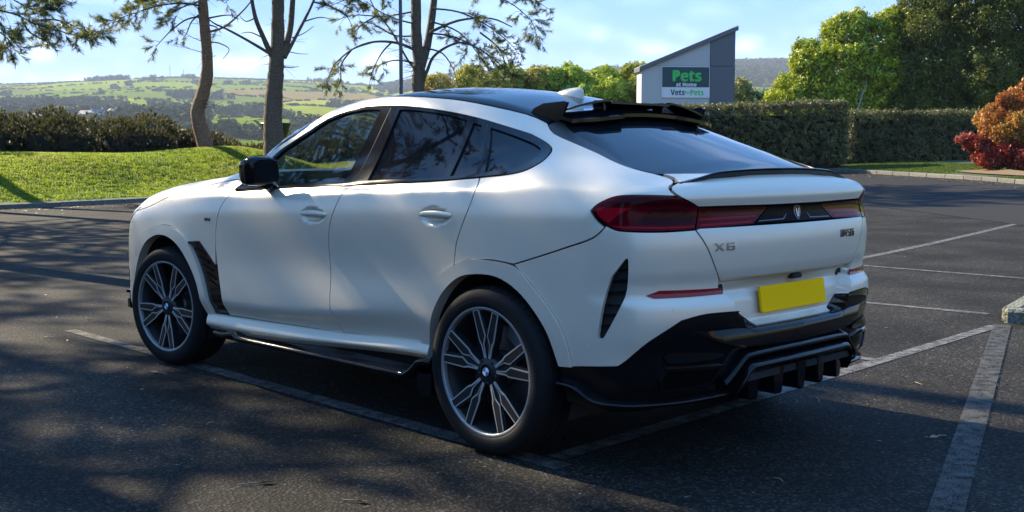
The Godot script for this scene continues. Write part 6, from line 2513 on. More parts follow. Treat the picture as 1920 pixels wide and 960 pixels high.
func make_surroundings() -> void:
	leafy("leaves", Color(1, 1, 1), 0.8)
	leafy("needles", Color(1, 1, 1), 1.0)
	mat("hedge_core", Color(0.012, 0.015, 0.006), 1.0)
	var bark_a := bark("pine_bark_red", Color(0.30, 0.165, 0.085))
	var bark_b := bark("pine_bark", Color(0.155, 0.108, 0.066))
	mat("twig", Color(0.050, 0.036, 0.024), 0.9)
	tuft_mesh = needle_tuft(34, 0.62, 0.026, 7)
	pine("slender reddish pine with a kinked stem, leftmost trunk on the bank", PINE_A_TRUNK, 0.29, 0.13, PINE_A_LIMBS, PINE_A_BOUGHS, Vector3(-30.4, 13.5, -15.5), 8.0, 3.6, 34, 101, bark_a)
	pine("thick forked pine with a black tub behind its trunk", PINE_B_TRUNK, 0.36, 0.15, PINE_B_LIMBS, PINE_B_BOUGHS, Vector3(-27.5, 14.5, -16.8), 8.6, 3.6, 34, 102, bark_b)
	pine("twin-stemmed pine with weeping boughs behind the lamp post and car roof", PINE_C_TRUNK, 0.27, 0.14, PINE_C_LIMBS, PINE_C_BOUGHS, Vector3(-24.4, 13.0, -20.0), 8.4, 4.2, 40, 103, bark_b)
	pine("pine at the left edge of the picture, only its boughs in view", PINE_D_TRUNK, 0.30, 0.14, PINE_D_LIMBS, PINE_D_BOUGHS, Vector3(-27.6, 14.0, -1.5), 8.2, 4.0, 40, 104, bark_b)
	for q in SHADE_PINES:
		far_pine(PINE_LABELS[int(q[6]) - 111], Vector3(q[0], q[1], q[2]), q[3], q[4], int(q[5]), int(q[6]), bark_b)
	# lamp post
	var post := thing("lamp_post", "slim grey steel lamp post in front of the twin-stemmed pine", "lamp post", Vector3(-22.6, ground_y(-22.6, -17.9), -17.9))
	var pm := MB.new()
	pm.tube([Vector3(0, 0, 0), Vector3(0, 1.2, 0), Vector3(0, 1.25, 0), Vector3(0, 8.6, 0)], [0.085, 0.085, 0.062, 0.050], 14)
	obj("post", pm.mesh(), mat("galvanised", Color(0.085, 0.09, 0.09), 0.6, 0.2), post)
	var lh := MB.new()
	lh.tube([Vector3(0, 8.55, 0), Vector3(0.2, 8.72, 0.2), Vector3(0.55, 8.76, 0.55)], [0.03, 0.03, 0.03], 8)
	lh.box(Vector3(0.72, 8.76, 0.72), Vector3(0.24, 0.10, 0.60), Basis(Vector3.UP, PI / 4), 0.02)
	obj("lantern", lh.mesh(), M.galvanised, post)
	# gorse hedge on the bank
	gorse()
	# clipped hedges, sign, shrubs and trees on the right
	clipped_hedge("tall square-clipped hedge in front of the wedge-shaped sign", Vector3(-24.6, ground_y(-24.6, -22.2) + 0.12, -22.2), Vector3(-14.95, 1.10, -32.0), 2.16, 1.5, 201)
	clipped_hedge("lower square-clipped hedge running right towards the red shrub", Vector3(-15.9, 1.15, -34.0), Vector3(-11.3, 1.16, -39.2), 1.82, 1.3, 202)
	sign_tower()
	right_trees()
	middle_shrubs()
	behind_camera()
	far_land()

const PINE_LABELS := ["tall pine on the bank just outside the left edge", "tall pine left of the picture that stands below the bank", "tall pine nearest the car outside the left edge", "broad pine far to the left, seen only in the side windows", "narrow pine on the bank hidden by the left edge", "pine mirrored in the car's side windows", "pine standing closest to the car's nose outside the left edge", "pine behind the one closest to the car's nose", "sparse pine in line with the car's bonnet outside the left edge"]
const SHADE_PINES := [
	[-25.5, 1.2, 3.5, 17.0, 4.2, 26, 111], [-22.0, 0.2, 9.0, 18.0, 4.4, 30, 112], [-17.0, 0.0, 5.2, 17.5, 3.8, 26, 113], [-18.5, 0.0, 14.5, 17.0, 4.8, 34, 114], [-30.5, 1.2, -4.5, 16.0, 3.4, 20, 115], [-12.0, 0.0, 11.5, 15.5, 4.2, 34, 116], [-11.0, 0.0, 3.6, 15.0, 3.6, 22, 117], [-14.5, 0.0, 7.0, 17.0, 3.8, 24, 118], [-13.5, 0.0, -0.2, 16.0, 3.2, 12, 119]]

func gorse() -> void:
	var root := thing("gorse_hedge", "straggly dark gorse hedge along the top of the grass bank", "hedge", Vector3(-30.5, 1.4, -10.0))
	var r := RandomNumberGenerator.new()
	r.seed = 301
	var lobes := []
	var s := -14.0
	while s < 40.0:
		var high := r.randf_range(0.55, 0.86) + 0.22 * sin(s * 0.9) * sin(s * 0.37)
		if s > 2.5 and s < 8.0:
			high *= 0.82
		if s < -1.0:
			high += 0.18
		if s > 15.0:
			high *= 0.8
		for k in 2:
			var p := kerb_line(s) + kerb_out(s) * (6.5 + r.randf() * 2.2)
			var hh := high * r.randf_range(0.8, 1.15)
			lobes.append([Vector3(p.x, bank_y(s, 6.0) + hh * 0.55, p.y) - root.position, Vector3(r.randf_range(0.7, 1.1), hh * 0.95, r.randf_range(0.7, 1.1))])
		s += 0.62
	var place: Array[Transform3D] = []
	var tint: Array[Color] = []
	for q in lobes:
		for k in 330:
			var d := Vector3(r.randfn(), r.randfn(), r.randfn()).normalized()
			if d.y < -0.75:
				continue
			var spike := 1.0 + 0.28 * pow(r.randf(), 4.0)
			var p: Vector3 = q[0] + d * q[1] * (1.0 - 0.4 * r.randf() * r.randf()) * spike
			var up := (d * 0.8 + Vector3(r.randfn() * 0.3, 0.8, r.randfn() * 0.3)).normalized()
			place.append(Transform3D(toward(up, r.randf() * TAU).scaled_local(Vector3.ONE * r.randf_range(0.10, 0.19)), p))
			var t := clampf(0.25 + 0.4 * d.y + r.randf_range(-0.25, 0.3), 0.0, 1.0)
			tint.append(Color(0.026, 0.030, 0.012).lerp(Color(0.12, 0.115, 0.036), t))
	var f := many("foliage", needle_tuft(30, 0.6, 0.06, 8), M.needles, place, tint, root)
	f.set_meta("kind", "stuff")
	var core := MB.new()
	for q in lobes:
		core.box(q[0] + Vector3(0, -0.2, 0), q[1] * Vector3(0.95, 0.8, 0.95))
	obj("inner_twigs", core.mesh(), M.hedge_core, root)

func right_trees() -> void:
	var big := leaf_clump(26, 0.30, 31)
	# light green broad shrub
	var lobes := []
	var r := RandomNumberGenerator.new()
	r.seed = 33
	for q in LIGHT_LOBES:
		lobes.append([Vector3(q[0] * 0.78, q[1], q[2] * 0.78), Vector3(q[3] * 0.85, q[4], q[5] * 0.85)])
	shrub("broadleaf_tree", "large rounded tree with bright yellow-green leaves behind the low hedge", "tree", Vector3(-20.6, 1.0, -42.0), lobes, 0.17, 0.21, big, Color(0.15, 0.22, 0.010), Color(0.44, 0.48, 0.026), 34, "", 14, mat("pale_stem", Color(0.26, 0.24, 0.20), 0.9))
	var dark := []
	for q in DARK_LOBES:
		dark.append([Vector3(q[0], q[1], q[2]), Vector3(q[3], q[4], q[5])])
	shrub("evergreen_tree", "tall dark evergreen filling the top right corner behind the low hedge", "tree", Vector3(-14.9, 1.0, -45.0), dark, 0.17, 0.25, leaf_clump(32, 0.24, 36, 0.4), Color(0.045, 0.068, 0.008), Color(0.17, 0.20, 0.022), 37, "", 10)
	var aut := []
	for q in [[0.0, 1.95, 0.0, 0.55, 0.5, 0.55], [0.45, 2.0, -0.4, 0.6, 0.55, 0.6], [-0.35, 1.55, 0.3, 0.6, 0.5, 0.6], [0.2, 1.4, 0.3, 0.7, 0.55, 0.7], [0.8, 1.4, -0.6, 0.7, 0.6, 0.7], [-0.15, 1.05, 0.4, 0.65, 0.45, 0.65], [0.6, 0.9, 0.0, 0.8, 0.6, 0.8], [0.15, 2.3, -0.2, 0.35, 0.3, 0.35], [-0.55, 1.25, 0.55, 0.35, 0.3, 0.35]]:
		aut.append([Vector3(q[0], q[1], q[2]), Vector3(q[3], q[4], q[5])])
	for k in 26:
		var q: Array = aut[r.randi() % 9]
		var d := Vector3(r.randfn(), absf(r.randfn()) * 0.9, r.randfn()).normalized()
		aut.append([q[0] + d * q[1] * r.randf_range(0.9, 1.18), Vector3.ONE * r.randf_range(0.10, 0.22)])
	var sh := shrub("red_shrub", "autumn shrub, orange above and crimson below, on bark mulch at the right edge", "shrub", Vector3(-8.3, 0.92, -30.2), [aut[0]], 0.9, 0.16, leaf_clump(10, 0.4, 41, 0.5), Color(0.2, 0.05, 0.02), Color(0.3, 0.08, 0.02), 42, "", 12)
	var mid := leaf_clump(12, 0.42, 43, 0.5)
	var hi := []
	var lo := []
	hi = aut
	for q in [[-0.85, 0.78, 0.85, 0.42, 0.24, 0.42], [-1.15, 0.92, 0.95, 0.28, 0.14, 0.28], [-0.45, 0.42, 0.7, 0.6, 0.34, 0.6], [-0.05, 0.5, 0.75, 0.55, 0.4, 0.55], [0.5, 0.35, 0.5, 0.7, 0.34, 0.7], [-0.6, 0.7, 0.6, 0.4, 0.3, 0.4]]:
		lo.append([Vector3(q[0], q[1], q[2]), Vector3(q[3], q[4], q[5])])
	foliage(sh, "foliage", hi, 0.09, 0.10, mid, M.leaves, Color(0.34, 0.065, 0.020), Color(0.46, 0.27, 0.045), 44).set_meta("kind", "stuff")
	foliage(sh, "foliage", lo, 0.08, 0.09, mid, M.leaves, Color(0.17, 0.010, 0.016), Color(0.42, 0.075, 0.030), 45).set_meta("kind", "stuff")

const LIGHT_LOBES := [
	[-2.0, 2.6, 1.9, 1.5, 1.6, 1.5], [-1.1, 4.3, 1.2, 1.4, 1.3, 1.4], [0.1, 5.6, 0.1, 1.3, 1.15, 1.3], [0.3, 4.2, 0.6, 1.6, 1.5, 1.6], [1.6, 5.3, -1.2, 1.4, 1.3, 1.4], [-0.8, 2.6, 1.5, 1.6, 1.6, 1.6], [0.6, 2.4, 0.8, 1.6, 1.6, 1.6], [1.8, 3.6, -0.9, 1.5, 1.6, 1.5], [2.2, 1.9, -0.8, 1.5, 1.4, 1.5], [-2.6, 1.6, 2.3, 1.1, 1.1, 1.1], [0.4, 6.3, -0.4, 0.7, 0.6, 0.7], [1.9, 6.2, -1.6, 0.9, 0.7, 0.9], [-1.7, 5.0, 1.5, 0.7, 0.6, 0.7]]
const DARK_LOBES := [
	[-2.6, 3.0, 1.4, 2.0, 2.0, 2.0], [-2.4, 5.4, 1.0, 1.9, 1.8, 1.9], [-1.6, 7.6, 0.6, 1.9, 1.6, 1.9], [0.0, 8.6, -0.4, 2.0, 1.8, 2.0], [0.2, 6.4, 0.4, 2.2, 2.0, 2.2], [0.2, 3.6, 0.6, 2.3, 2.2, 2.3], [2.3, 7.6, -1.4, 2.0, 1.9, 2.0], [2.4, 5.0, -1.0, 2.2, 2.0, 2.2], [2.5, 2.6, -0.8, 2.2, 2.0, 2.2], [4.2, 6.2, -2.6, 2.0, 2.0, 2.0], [4.2, 3.4, -2.2, 2.0, 2.0, 2.0], [-1.2, 1.6, 1.6, 1.8, 1.4, 1.8], [-2.9, 6.9, 1.2, 1.1, 0.8, 1.1], [1.4, 9.6, -1.2, 1.4, 1.2, 1.4], [-2.0, 4.2, 2.2, 1.0, 0.8, 1.0]]

func middle_shrubs() -> void:
	var mesh := leaf_clump(20, 0.34, 51)
	var r := RandomNumberGenerator.new()
	r.seed = 52
	var labels := [
		"rusty autumn scrub tree directly right of the twin-stemmed pine", "ochre scrub tree behind the weeping pine boughs", "olive scrub tree above the middle of the car roof", "brownish scrub tree above the rear of the car roof", "yellow-green scrub tree with a high crown above the aerial fin",
		"lime scrub tree left of the wedge-shaped sign", "lime and rust scrub tree touching the sign's left edge", "bare-tipped scrub tree right of the wedge-shaped sign", "grey-green scrub tree between the sign and the bright green tree", "low rusty bush half hidden by the bright green tree"]
	for k in 10:
		var q: Array = SCRUB[k]
		var at := Vector3(q[0], 0.9, q[1])
		var h: float = q[2]
		var lobes := []
		for j in 6:
			var a := r.randf() * TAU
			var t := r.randf_range(0.3, 0.95)
			lobes.append([Vector3(cos(a) * 1.0, h * t - 0.5, sin(a) * 1.0), Vector3(r.randf_range(0.8, 1.2), r.randf_range(0.6, 0.9), r.randf_range(0.8, 1.2))])
		lobes.append([Vector3(0, h - 0.85, 0), Vector3(0.9, 0.8, 0.9)])
		shrub("scrub_tree", labels[k], "tree", at, lobes, 0.19, 0.20, mesh, Color(q[3], q[4], q[5]), Color(q[6], q[7], q[8]), 60 + k, "scrub trees beyond the hedge", 7)

const SCRUB := [[-39.6, -34.0, 4.75, 0.289, 0.224, 0.044, 0.532, 0.429, 0.089], [-38.4, -35.4, 5.25, 0.266, 0.263, 0.044, 0.532, 0.504, 0.111], [-37.0, -36.6, 5.35, 0.199, 0.263, 0.056, 0.422, 0.48, 0.111], [-35.9, -37.9, 5.25, 0.222, 0.224, 0.066, 0.466, 0.429, 0.111], [-34.7, -39.0, 5.25, 0.199, 0.315, 0.036, 0.51, 0.6, 0.066], [-33.6, -40.3, 5.25, 0.244, 0.367, 0.036, 0.554, 0.6, 0.066], [-32.4, -41.6, 5.45, 0.266, 0.289, 0.044, 0.554, 0.554, 0.089], [-27.6, -43.6, 4.35, 0.177, 0.209, 0.066, 0.377, 0.378, 0.133], [-26.6, -44.6, 3.85, 0.166, 0.248, 0.089, 0.332, 0.429, 0.177], [-25.4, -45.4, 4.15, 0.199, 0.209, 0.044, 0.377, 0.403, 0.089]]

func sign_tower() -> void:
	# wedge-shaped sign tower; local x to the right along its face, z towards the car park
	var at := Vector3(-23.1, 0.85, -33.6)
	var root := thing("sign_tower", "wedge-topped grey and white sign tower with green shop sign behind the tall hedge", "sign", at)
	var right := Vector3(0.62, 0, -0.78).normalized()
	var front := Vector3(-right.z, 0, right.x)
	if front.dot(Vector3(5, 0, 4) - at) < 0.0:
		front = -front
	var b := Basis(right, Vector3.UP, front)
	if b.determinant() < 0.0:
		b = Basis(right, Vector3.UP, -front)
	root.basis = b
	var light := mat("clad_light", Color(0.43, 0.425, 0.41), 0.55)
	var dark := mat("clad_dark", Color(0.095, 0.105, 0.118), 0.5)
	var roofm := mat("roof_edge", Color(0.10, 0.105, 0.11), 0.5)
	# outline of the wedge: left wall 4.05 high, right wall 5.85
	var xl := -1.98
	var xm := 0.92
	var xr := 1.98
	var top := func(x: float) -> float:
		return 4.05 + (x - xl) * (1.64 / (xr - xl))
	var deep := 0.9
	var xj := xl + (4.25 - 4.05) * (xr - xl) / 1.64
	var lp := MB.new()
	lp.plate(PackedVector2Array([Vector2(xl, -0.2), Vector2(xm - 0.006, -0.2), Vector2(xm - 0.006, 4.244), Vector2(xj, 4.244), Vector2(xl, 4.05)]), Transform3D.IDENTITY, -deep, 0.0)
	obj("clad_panel", lp.mesh(), light, root)
	var up := MB.new()
	up.plate(PackedVector2Array([Vector2(xj, 4.256), Vector2(xm - 0.006, 4.256), Vector2(xm - 0.006, top.call(xm))]), Transform3D.IDENTITY, -deep, 0.0)
	obj("clad_panel", up.mesh(), light, root)
	obj("clad_panel", wedge(xm + 0.006, xr, -0.2, 4.244, 4.244, deep, 0.03).mesh(), dark, root)
	obj("clad_panel", wedge(xm + 0.006, xr, 4.256, top.call(xm), top.call(xr), deep, 0.03).mesh(), dark, root)
	var edge := MB.new()
	edge.box(Vector3(xl - 0.004, 1.9, -deep * 0.5), Vector3(0.02, 4.2, deep - 0.04))
	obj("edge_panel", edge.mesh(), mat("clad_white", Color(0.74, 0.74, 0.73), 0.5), root)
	var rm := MB.new()
	var a := Vector2(xl - 0.12, top.call(xl - 0.12) + 0.002)
	var c := Vector2(xr + 0.10, top.call(xr + 0.10) + 0.002)
	rm.plate(PackedVector2Array([a, c, c + Vector2(0, 0.17), a + Vector2(0, 0.17)]), Transform3D.IDENTITY, -deep - 0.10, 0.12, 0.01)
	obj("roof", rm.mesh(), roofm, root)
	var rt := MB.new()
	rt.plate(PackedVector2Array([a + Vector2(0.01, 0.174), c + Vector2(-0.01, 0.174), c + Vector2(-0.01, 0.20), a + Vector2(0.01, 0.20)]), Transform3D.IDENTITY, -deep - 0.08, 0.10)
	obj("roof_sheet", rt.mesh(), mat("roof_sheet", Color(0.30, 0.31, 0.32), 0.45, 0.3), root)
	# sign boards
	var green := mat("sign_teal", Color(0.012, 0.048, 0.050), 0.5)
	var white := mat("sign_white", Color(0.66, 0.67, 0.67), 0.45)
	var bright := mat("sign_green", Color(0.030, 0.50, 0.085), 0.5)
	var navy := mat("sign_navy", Color(0.022, 0.040, 0.055), 0.5)
	var x0 := -1.12
	var x1 := 0.88
	var fr := MB.new()
	fr.plate(PackedVector2Array([Vector2(x0 - 0.03, 2.92), Vector2(x1 + 0.03, 2.92), Vector2(x1 + 0.03, 4.23), Vector2(x0 - 0.03, 4.23)]), Transform3D.IDENTITY, 0.0, 0.03, 0.004)
	var frame := obj("sign_frame", fr.mesh(), white, root)
	var ub := MB.new()
	ub.plate(PackedVector2Array([Vector2(x0, 3.37), Vector2(x1, 3.37), Vector2(x1, 4.2), Vector2(x0, 4.2)]), Transform3D.IDENTITY, 0.03, 0.05, 0.004)
	var upper := obj("sign_board", ub.mesh(), green, root)
	var lb := MB.new()
	lb.plate(PackedVector2Array([Vector2(x0, 2.94), Vector2(x1, 2.94), Vector2(x1, 3.36), Vector2(x0, 3.36)]), Transform3D.IDENTITY, 0.03, 0.05, 0.004)
	var lower := obj("sign_board", lb.mesh(), white, root)
	sign_text("Pets", Vector3(-0.10, 3.83, 0.051), 0.62, bright, upper, 1.0, 0.03)
	sign_text("at Home", Vector3(-0.10, 3.475, 0.051), 0.215, mat("sign_letter_white", Color(0.75, 0.76, 0.76), 0.5), upper, 1.0, 0.004)
	sign_text("Vets", Vector3(-0.46, 3.15, 0.051), 0.315, navy, lower, 0.92, 0.006)
	sign_text("for", Vector3(-0.05, 3.15, 0.051), 0.16, bright, lower, 1.0, 0.0)
	sign_text("Pets", Vector3(0.35, 3.15, 0.051), 0.315, bright, lower, 0.92, 0.006)
	# a leaf-shaped tail beside the upper word
	var tl := MB.new()
	tl.plate(PackedVector2Array([Vector2(-0.60, 3.76), Vector2(-0.54, 3.9), Vector2(-0.57, 3.98), Vector2(-0.50, 3.94), Vector2(-0.49, 3.86), Vector2(-0.52, 3.75)]), Transform3D.IDENTITY, 0.05, 0.056)
	obj("emblem", tl.mesh(), bright, upper)

func wedge(x0: float, x1: float, y0: float, ya: float, yb: float, deep: float, z1: float) -> MB:
	var m := MB.new()
	m.plate(PackedVector2Array([Vector2(x0, y0), Vector2(x1, y0), Vector2(x1, yb), Vector2(x0, ya)]), Transform3D.IDENTITY, -deep, z1, 0.008)
	return m

func sign_text(text: String, at: Vector3, high: float, m: Material, parent: Node3D, squeeze: float, fat: float) -> void:
	var f := SystemFont.new()
	f.font_names = PackedStringArray(["Droid Sans"])
	f.font_weight = 700
	var t := TextMesh.new()
	t.text = text
	t.font = f
	t.font_size = 64
	t.pixel_size = high / 64.0
	t.depth = 0.008
	var o := obj("lettering", t, m, parent)
	o.position = at
	o.scale.x = squeeze
	if fat > 0.0:
		# the print is heavy: a second pass set a little to the side
		var o2 := obj("lettering", t, m, parent)
		o2.position = at + Vector3(fat, fat * 0.3, 0.0015)
		o2.scale.x = squeeze

func far_land() -> void:
	var blob := leaf_clump(60, 0.30, 71, 0.75)
	var fl := leafy("far_leaves", Color(1, 1, 1), 0.2)
	fl.roughness = 1.0
	fl.metallic_specular = 0.0
	var r := RandomNumberGenerator.new()
	r.seed = 72
	var place: Array[Transform3D] = []
	var tint: Array[Color] = []
	var tries := 0
	while tries < 26000:
		tries += 1
		var th := deg_to_rad(r.randf_range(-30.0, 27.0))
		var d := sqrt(r.randf_range(430.0 * 430.0, 2750.0 * 2750.0))
		var f := Vector2(-0.7139, -0.7003)
		var q := Vector2(0.7003, -0.7139)
		var p := EYE + (f * cos(th) + q * sin(th)) * d
		if not is_wood(p.x, p.y):
			continue
		var s := r.randf_range(4.0, 7.5)
		if r.randf() > 0.75 and d > 1500.0:
			continue
		place.append(Transform3D(Basis(Vector3.UP, r.randf() * TAU).scaled(Vector3(s, s * r.randf_range(0.9, 1.35), s)), Vector3(p.x, land_y(p.x, p.y) + s * 0.55, p.y)))
		var t := r.randf()
		tint.append(Color(0.030, 0.042, 0.016).lerp(Color(0.095, 0.085, 0.035), t * t))
	var w := many("woodland", blob, M.far_leaves, place, tint, null)
	tag(w, "hazy woods across the far valley side and along the ridge", "woodland", "", "stuff")
	place = []
	tint = []
	tries = 0
	while tries < 60000:
		tries += 1
		var th := deg_to_rad(r.randf_range(-28.0, 18.0))
		var d := sqrt(r.randf_range(600.0 * 600.0, 2620.0 * 2620.0))
		var f := Vector2(-0.7139, -0.7003)
		var q := Vector2(0.7003, -0.7139)
		var p := EYE + (f * cos(th) + q * sin(th)) * d
		var ridge := d > 2560.0
		if field_edges.get_noise_2d(p.x, p.y) > -0.968 and not ridge:
			continue
		if ridge and r.randf() < 0.4:
			continue
		var s := r.randf_range(1.3, 2.8)
		place.append(Transform3D(Basis(Vector3.UP, r.randf() * TAU).scaled(Vector3(s * 1.4, s, s * 1.4)), Vector3(p.x, land_y(p.x, p.y) + s * 0.4, p.y)))
		tint.append(Color(0.030, 0.040, 0.016).lerp(Color(0.060, 0.068, 0.026), r.randf()))
	var h := many("field_hedges", blob, M.far_leaves, place, tint, null)
	tag(h, "dark hedgerows dividing the fields on the far hillside", "hedgerows", "", "stuff")
	# masts
	for k in 2:
		var x: float = [-2436.0, -2420.0][k]
		var z: float = [-1262.0, -1280.0][k]
		if k == 1:
			x = -2416.0
			z = -1286.0
		var hi: float = [30.0, 19.0][k]
		var root := thing("radio_mast", ["taller radio mast on the far ridge, left of the other", "shorter radio mast on the far ridge beside the taller one"][k], "mast", Vector3(x, land_y(x, z), z), 0.0, "masts on the ridge")
		var m := MB.new()
		for a in 3:
			var q := Vector3(cos(a * TAU / 3), 0, sin(a * TAU / 3)) * 0.9
			m.tube([q, q * 0.5 + Vector3(0, hi, 0)], [0.32, 0.22], 5)
			for j in 10:
				var q2 := Vector3(cos((a + 1) * TAU / 3), 0, sin((a + 1) * TAU / 3)) * 0.9
				m.tube([q * (1.0 - j * 0.05) + Vector3(0, hi * j / 10.0, 0), q2 * (0.95 - j * 0.05) + Vector3(0, hi * (j + 1) / 10.0, 0)], [0.12, 0.12], 4, false)
		obj("lattice", m.mesh(), mat("mast_steel", Color(0.16, 0.16, 0.17), 0.6), root)
		var an := MB.new()
		an.tube([Vector3(0, hi - 1.0, 0), Vector3(0, hi + 6.0, 0)], [0.25, 0.12], 6)
		an.box(Vector3(0.9, hi * 0.85, 0), Vector3(0.8, 2.2, 0.8))
		obj("aerial", an.mesh(), M.mast_steel, root)
	# white houses in the valley
	var walls := mat("render_white", Color(0.72, 0.70, 0.66), 0.8)
	var slate := mat("slate", Color(0.085, 0.088, 0.098), 0.7)
	var pane := mat("dark_pane", Color(0.02, 0.022, 0.026), 0.15)
	for k in HOUSES.size():
		var q: Array = HOUSES[k]
		var d: float = q[1]
		var th := deg_to_rad(q[0])
		var p := EYE + (Vector2(-0.7139, -0.7003) * cos(th) + Vector2(0.7003, -0.7139) * sin(th)) * d
		house(Vector3(p.x, land_y(p.x, p.y) + q[5], p.y), q[2], q[3], q[4], HOUSE_LABELS[k], walls, slate, pane)

const HOUSES := [[-20.9, 860.0, 11.0, 5.0, 0.5, 2.0], [-20.4, 880.0, 9.0, 4.6, 0.9, 2.5], [-22.6, 870.0, 8.0, 4.5, 0.7, 2.0], [-23.2, 880.0, 9.0, 4.8, 0.6, 2.0], [-10.3, 800.0, 12.0, 5.0, 0.9, 0.8], [-19.7, 900.0, 8.0, 4.4, 0.4, 2.5]]
const HOUSE_LABELS := ["white house in the valley woods, middle one of the group left of the leftmost trunk", "white house in the valley woods just right of the middle one", "small white house in the valley woods, second from the left edge", "white house in the valley woods nearest the left edge", "lone white farmhouse on the green slope right of the thick forked pine", "white house in the valley woods, rightmost of the left group"]

func house(at: Vector3, long: float, high: float, turn: float, label: String, walls: Material, slate: Material, pane: Material) -> void:
	var root := thing("white_house", label, "house", at, turn, "white houses in the valley")
	var w := MB.new()
	w.box(Vector3(0, high * 0.5 - 1.0, 0), Vector3(long, high + 2.0, 6.0))
	w.face([Vector3(long * 0.5, high, 3.0), Vector3(long * 0.5, high, -3.0), Vector3(long * 0.5, high + 2.6, 0)], Vector3.RIGHT)
	w.face([Vector3(-long * 0.5, high, 3.0), Vector3(-long * 0.5, high, -3.0), Vector3(-long * 0.5, high + 2.6, 0)], Vector3.LEFT)
	obj("wall", w.mesh(), walls, root)
	var r := MB.new()
	for s in [-1.0, 1.0]:
		r.box(Vector3(0, high + 1.25, s * 1.6), Vector3(long + 0.5, 0.16, 4.35), Basis(Vector3.RIGHT, s * 0.70))
	var ro := obj("roof", r.mesh(), slate, root)
	var c := MB.new()
	c.box(Vector3(long * 0.35, high + 2.9, 0), Vector3(0.9, 1.6, 0.7))
	obj("chimney", c.mesh(), walls, ro)
	for s in [-1.0, 1.0]:
		for k in 3:
			for j in 2:
				var m := MB.new()
				m.box(Vector3(long * (-0.32 + 0.32 * k), 1.2 + 2.3 * j, s * 3.0), Vector3(1.0, 1.2, 0.06))
				obj("window", m.mesh(), pane, root)

func make_small_things() -> void:
	# black tub behind the forked pine
	var tub := thing("black_tub", "wide black plastic tub showing on both sides of the forked pine's trunk", "tub", Vector3(-28.05, 1.98, -16.75))
	var m := MB.new()
	m.lathe([Vector2(0.0, 0.0), Vector2(0.36, 0.0), Vector2(0.50, 0.46), Vector2(0.53, 0.46), Vector2(0.53, 0.50), Vector2(0.48, 0.50), Vector2(0.35, 0.04), Vector2(0.0, 0.04)], Transform3D(Basis(Vector3.RIGHT, -PI / 2), Vector3.ZERO), 24)
	obj("bowl", m.mesh(), M.satin_black, tub)
	var p := MB.new()
	p.tube([Vector3(0, -0.75, 0), Vector3(0, 0.02, 0)], [0.06, 0.06], 8)
	obj("stand", p.mesh(), M.satin_black, tub)
	# planted island at the right edge
	island()
	# twigs and leaves dropped on the asphalt
	var litter := mat("dry_leaf", Color(0.20, 0.16, 0.095), 0.8)
	var where := [[-3.79, 0.48], [-3.58, -0.62], [-1.24, 1.14], [0.12, 1.57], [1.61, 1.80], [1.94, -1.04], [-3.06, 1.08], [2.12, -1.85], [1.15, 1.95], [2.60, 0.40], [2.75, -0.75], [0.9, -3.4]]
	for k in where.size():
		var o := thing("fallen_twig", TWIG_LABELS[k], "twig", Vector3(where[k][0], 0.004, where[k][1]), k * 1.7, "dry twigs and leaves on the asphalt")
		var l := MB.new()
		var len := 0.030 + 0.012 * (k % 3)
		l.tube([Vector3(-len, 0.002, 0), Vector3(0, 0.006, 0.006), Vector3(len, 0.003, -0.004)], [0.0022, 0.0028, 0.0016], 5)
		obj("stalk", l.mesh(), litter, o)
		if k % 2 == 0:
			var f := MB.new()
			f.face([Vector3(len * 0.2, 0.003, 0), Vector3(len * 0.9, 0.012, 0.014), Vector3(len * 1.7, 0.005, 0.004), Vector3(len * 0.9, 0.004, -0.010)], Vector3.UP)
			obj("leaf", f.mesh(), litter, o)

const TWIG_LABELS := ["pale twig on the asphalt left of the front wheel", "twig on the asphalt ahead of the front wheel", "small leaf stalk on the asphalt below the front wheel", "thin twig on the asphalt in front of the sill", "curled leaf on the asphalt at the bottom middle", "tiny leaf on the asphalt behind the diffuser", "pale leaf on the asphalt by the faded end of the bay line", "twig on the asphalt beside the slanting bay line", "thin stalk on the asphalt near the bottom, left of the curled leaf", "leaf between the rear wheel and the slanting bay line", "thin twig on the asphalt near the lower right", "leaf on the asphalt beyond the rear bumper"]

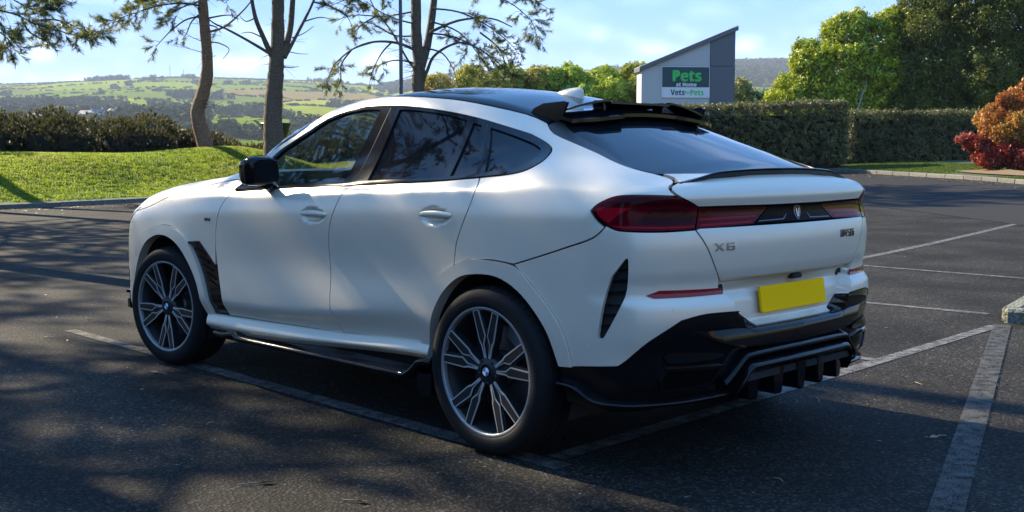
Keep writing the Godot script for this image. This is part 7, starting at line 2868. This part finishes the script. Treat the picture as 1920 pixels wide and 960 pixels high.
func island() -> void:
	var root := Node3D.new()
	root.name = numbered("kerb")
	root.set_meta("kind", "structure")
	add_child(root)
	var line := [Vector2(1.52, -4.60), Vector2(4.6, -5.85)]
	var d: Vector2 = (line[1] - line[0]).normalized()
	var q := Vector2(1.30, -5.55)
	var mb := MB.new()
	mb.box(Vector3(0, -0.015, 0), Vector3(0.90, 0.25, 0.15), Basis.IDENTITY, 0.022)
	var mesh := mb.mesh()
	var grey := mat("island_stone", Color(0.20, 0.20, 0.165), 0.92)
	grey.albedo_texture = stain_texture(75, 0.05, Color(0.42, 0.44, 0.36), Color(1, 1, 0.96))
	grey.uv1_triplanar = true
	grey.uv1_world_triplanar = true
	grey.normal_enabled = true
	grey.normal_texture = M.pine_bark.normal_texture
	grey.normal_scale = 0.4
	for k in 4:
		var c: Vector2 = line[0] + d * (0.45 + 0.91 * k)
		var o := obj("kerb_stone", mesh, grey, root)
		o.position = Vector3(c.x, ground_y(c.x, c.y), c.y)
		o.rotation.y = atan2(-d.y, d.x)
	var d2 := Vector2(-0.20, -1.0).normalized()
	for k in 4:
		var c: Vector2 = line[0] + Vector2(0.02, -0.10) + d2 * (0.42 + 0.91 * k)
		var o := obj("kerb_stone", mesh, grey, root)
		o.position = Vector3(c.x, ground_y(c.x, c.y), c.y)
		o.rotation.y = atan2(-d2.y, d2.x)
	var bed := MB.new()
	var a: Vector2 = line[0] + Vector2(0.06, -0.16)
	bed.face([Vector3(a.x, 0.085, a.y), Vector3(line[1].x, 0.11, line[1].y - 0.1), Vector3(4.2, 0.30, -8.6), Vector3(a.x + d2.x * 3.6, 0.22, a.y + d2.y * 3.6)], Vector3.UP)
	struct("planting_bed", bed.mesh(), M.verge_soil)
	var r := RandomNumberGenerator.new()
	r.seed = 91
	var place: Array[Transform3D] = []
	var tint: Array[Color] = []
	for k in 1500:
		var u := r.randf()
		var v := r.randf()
		var p: Vector2 = a.lerp(line[1], u) + d2 * 3.4 * v
		place.append(Transform3D(Basis(Vector3.UP, r.randf() * TAU).scaled(Vector3.ONE * r.randf_range(0.5, 1.0)), Vector3(p.x, 0.09 + 0.09 * v + 0.02 * u, p.y)))
		tint.append(Color(0.05, 0.085, 0.014).lerp(Color(0.10, 0.14, 0.025), r.randf()))
	var g := many("ground_cover", leaf_clump(10, 0.3, 92), M.leaves, place, tint, null)
	for k in place.size():
		place[k].basis = place[k].basis.scaled(Vector3.ONE * 0.05)
		g.multimesh.set_instance_transform(k, place[k])
	tag(g, "low green moss and weeds on the kerbed island at the right edge", "weeds", "", "stuff")

func store_building() -> void:
	# long grey shop building across the car park, mirrored in the car's tail
	var root := thing("shop_building", "long grey metal-clad shop building behind the photographer, mirrored in the car's tail", "building", Vector3(46.0, 0.0, -4.0))
	var clad := mat("wall_cladding", Color(0.20, 0.205, 0.21), 0.55)
	var brick_ := mat("wall_base", Color(0.14, 0.085, 0.06), 0.85)
	var glass := mat("shop_glass", Color(0.02, 0.024, 0.028), 0.06)
	for k in 12:
		var m := MB.new()
		m.box(Vector3(0, 4.6, -27.5 + 5.0 * k), Vector3(0.3, 6.0, 4.96), Basis.IDENTITY, 0.02)
		obj("clad_panel", m.mesh(), clad, root)
		var b := MB.new()
		b.box(Vector3(0, 0.8, -27.5 + 5.0 * k), Vector3(0.34, 1.6, 4.98))
		obj("wall", b.mesh(), brick_, root)
		if k % 3 == 1:
			var g := MB.new()
			g.box(Vector3(-0.2, 1.6, -27.5 + 5.0 * k), Vector3(0.1, 2.8, 4.2))
			obj("window", g.mesh(), glass, root)
	var r := MB.new()
	r.box(Vector3(6.0, 7.75, 0), Vector3(13.0, 0.3, 61.0))
	r.box(Vector3(12.0, 3.8, 0), Vector3(0.3, 7.6, 60.0))
	obj("roof", r.mesh(), M.roof_edge, root)

func behind_camera() -> void:
	store_building()
	# what the doors and windows mirror: a hedge and trees along the near side of the car park
	clipped_hedge("long clipped hedge behind the photographer, mirrored in the car's doors", Vector3(9.0, 0.0, 17.0), Vector3(-24.0, 0.0, 24.0), 2.0, 1.4, 203)
	var mesh := leaf_clump(26, 0.30, 131)
	var r := RandomNumberGenerator.new()
	r.seed = 133
	var labels := ["round tree behind the photographer, nearest the car's tail", "round tree behind the hedge opposite the rear door", "round tree behind the hedge opposite the front door", "round tree behind the hedge opposite the bonnet", "round tree farthest left behind the mirrored hedge"]
	for k in 5:
		var at := Vector3(9.0 - 7.2 * k, 0.0, 22.5 + 1.6 * k)
		var lobes := []
		for j in 9:
			var a := r.randf() * TAU
			var h := r.randf_range(2.0, 6.6)
			lobes.append([Vector3(cos(a) * 1.9, h, sin(a) * 1.9), Vector3(2.0, 1.6, 2.0) * r.randf_range(0.8, 1.2)])
		shrub("broadleaf_tree", labels[k], "tree", at, lobes, 0.55, 0.42, mesh, Color(0.04, 0.07, 0.012), Color(0.12, 0.16, 0.025), 140 + k, "", 8)
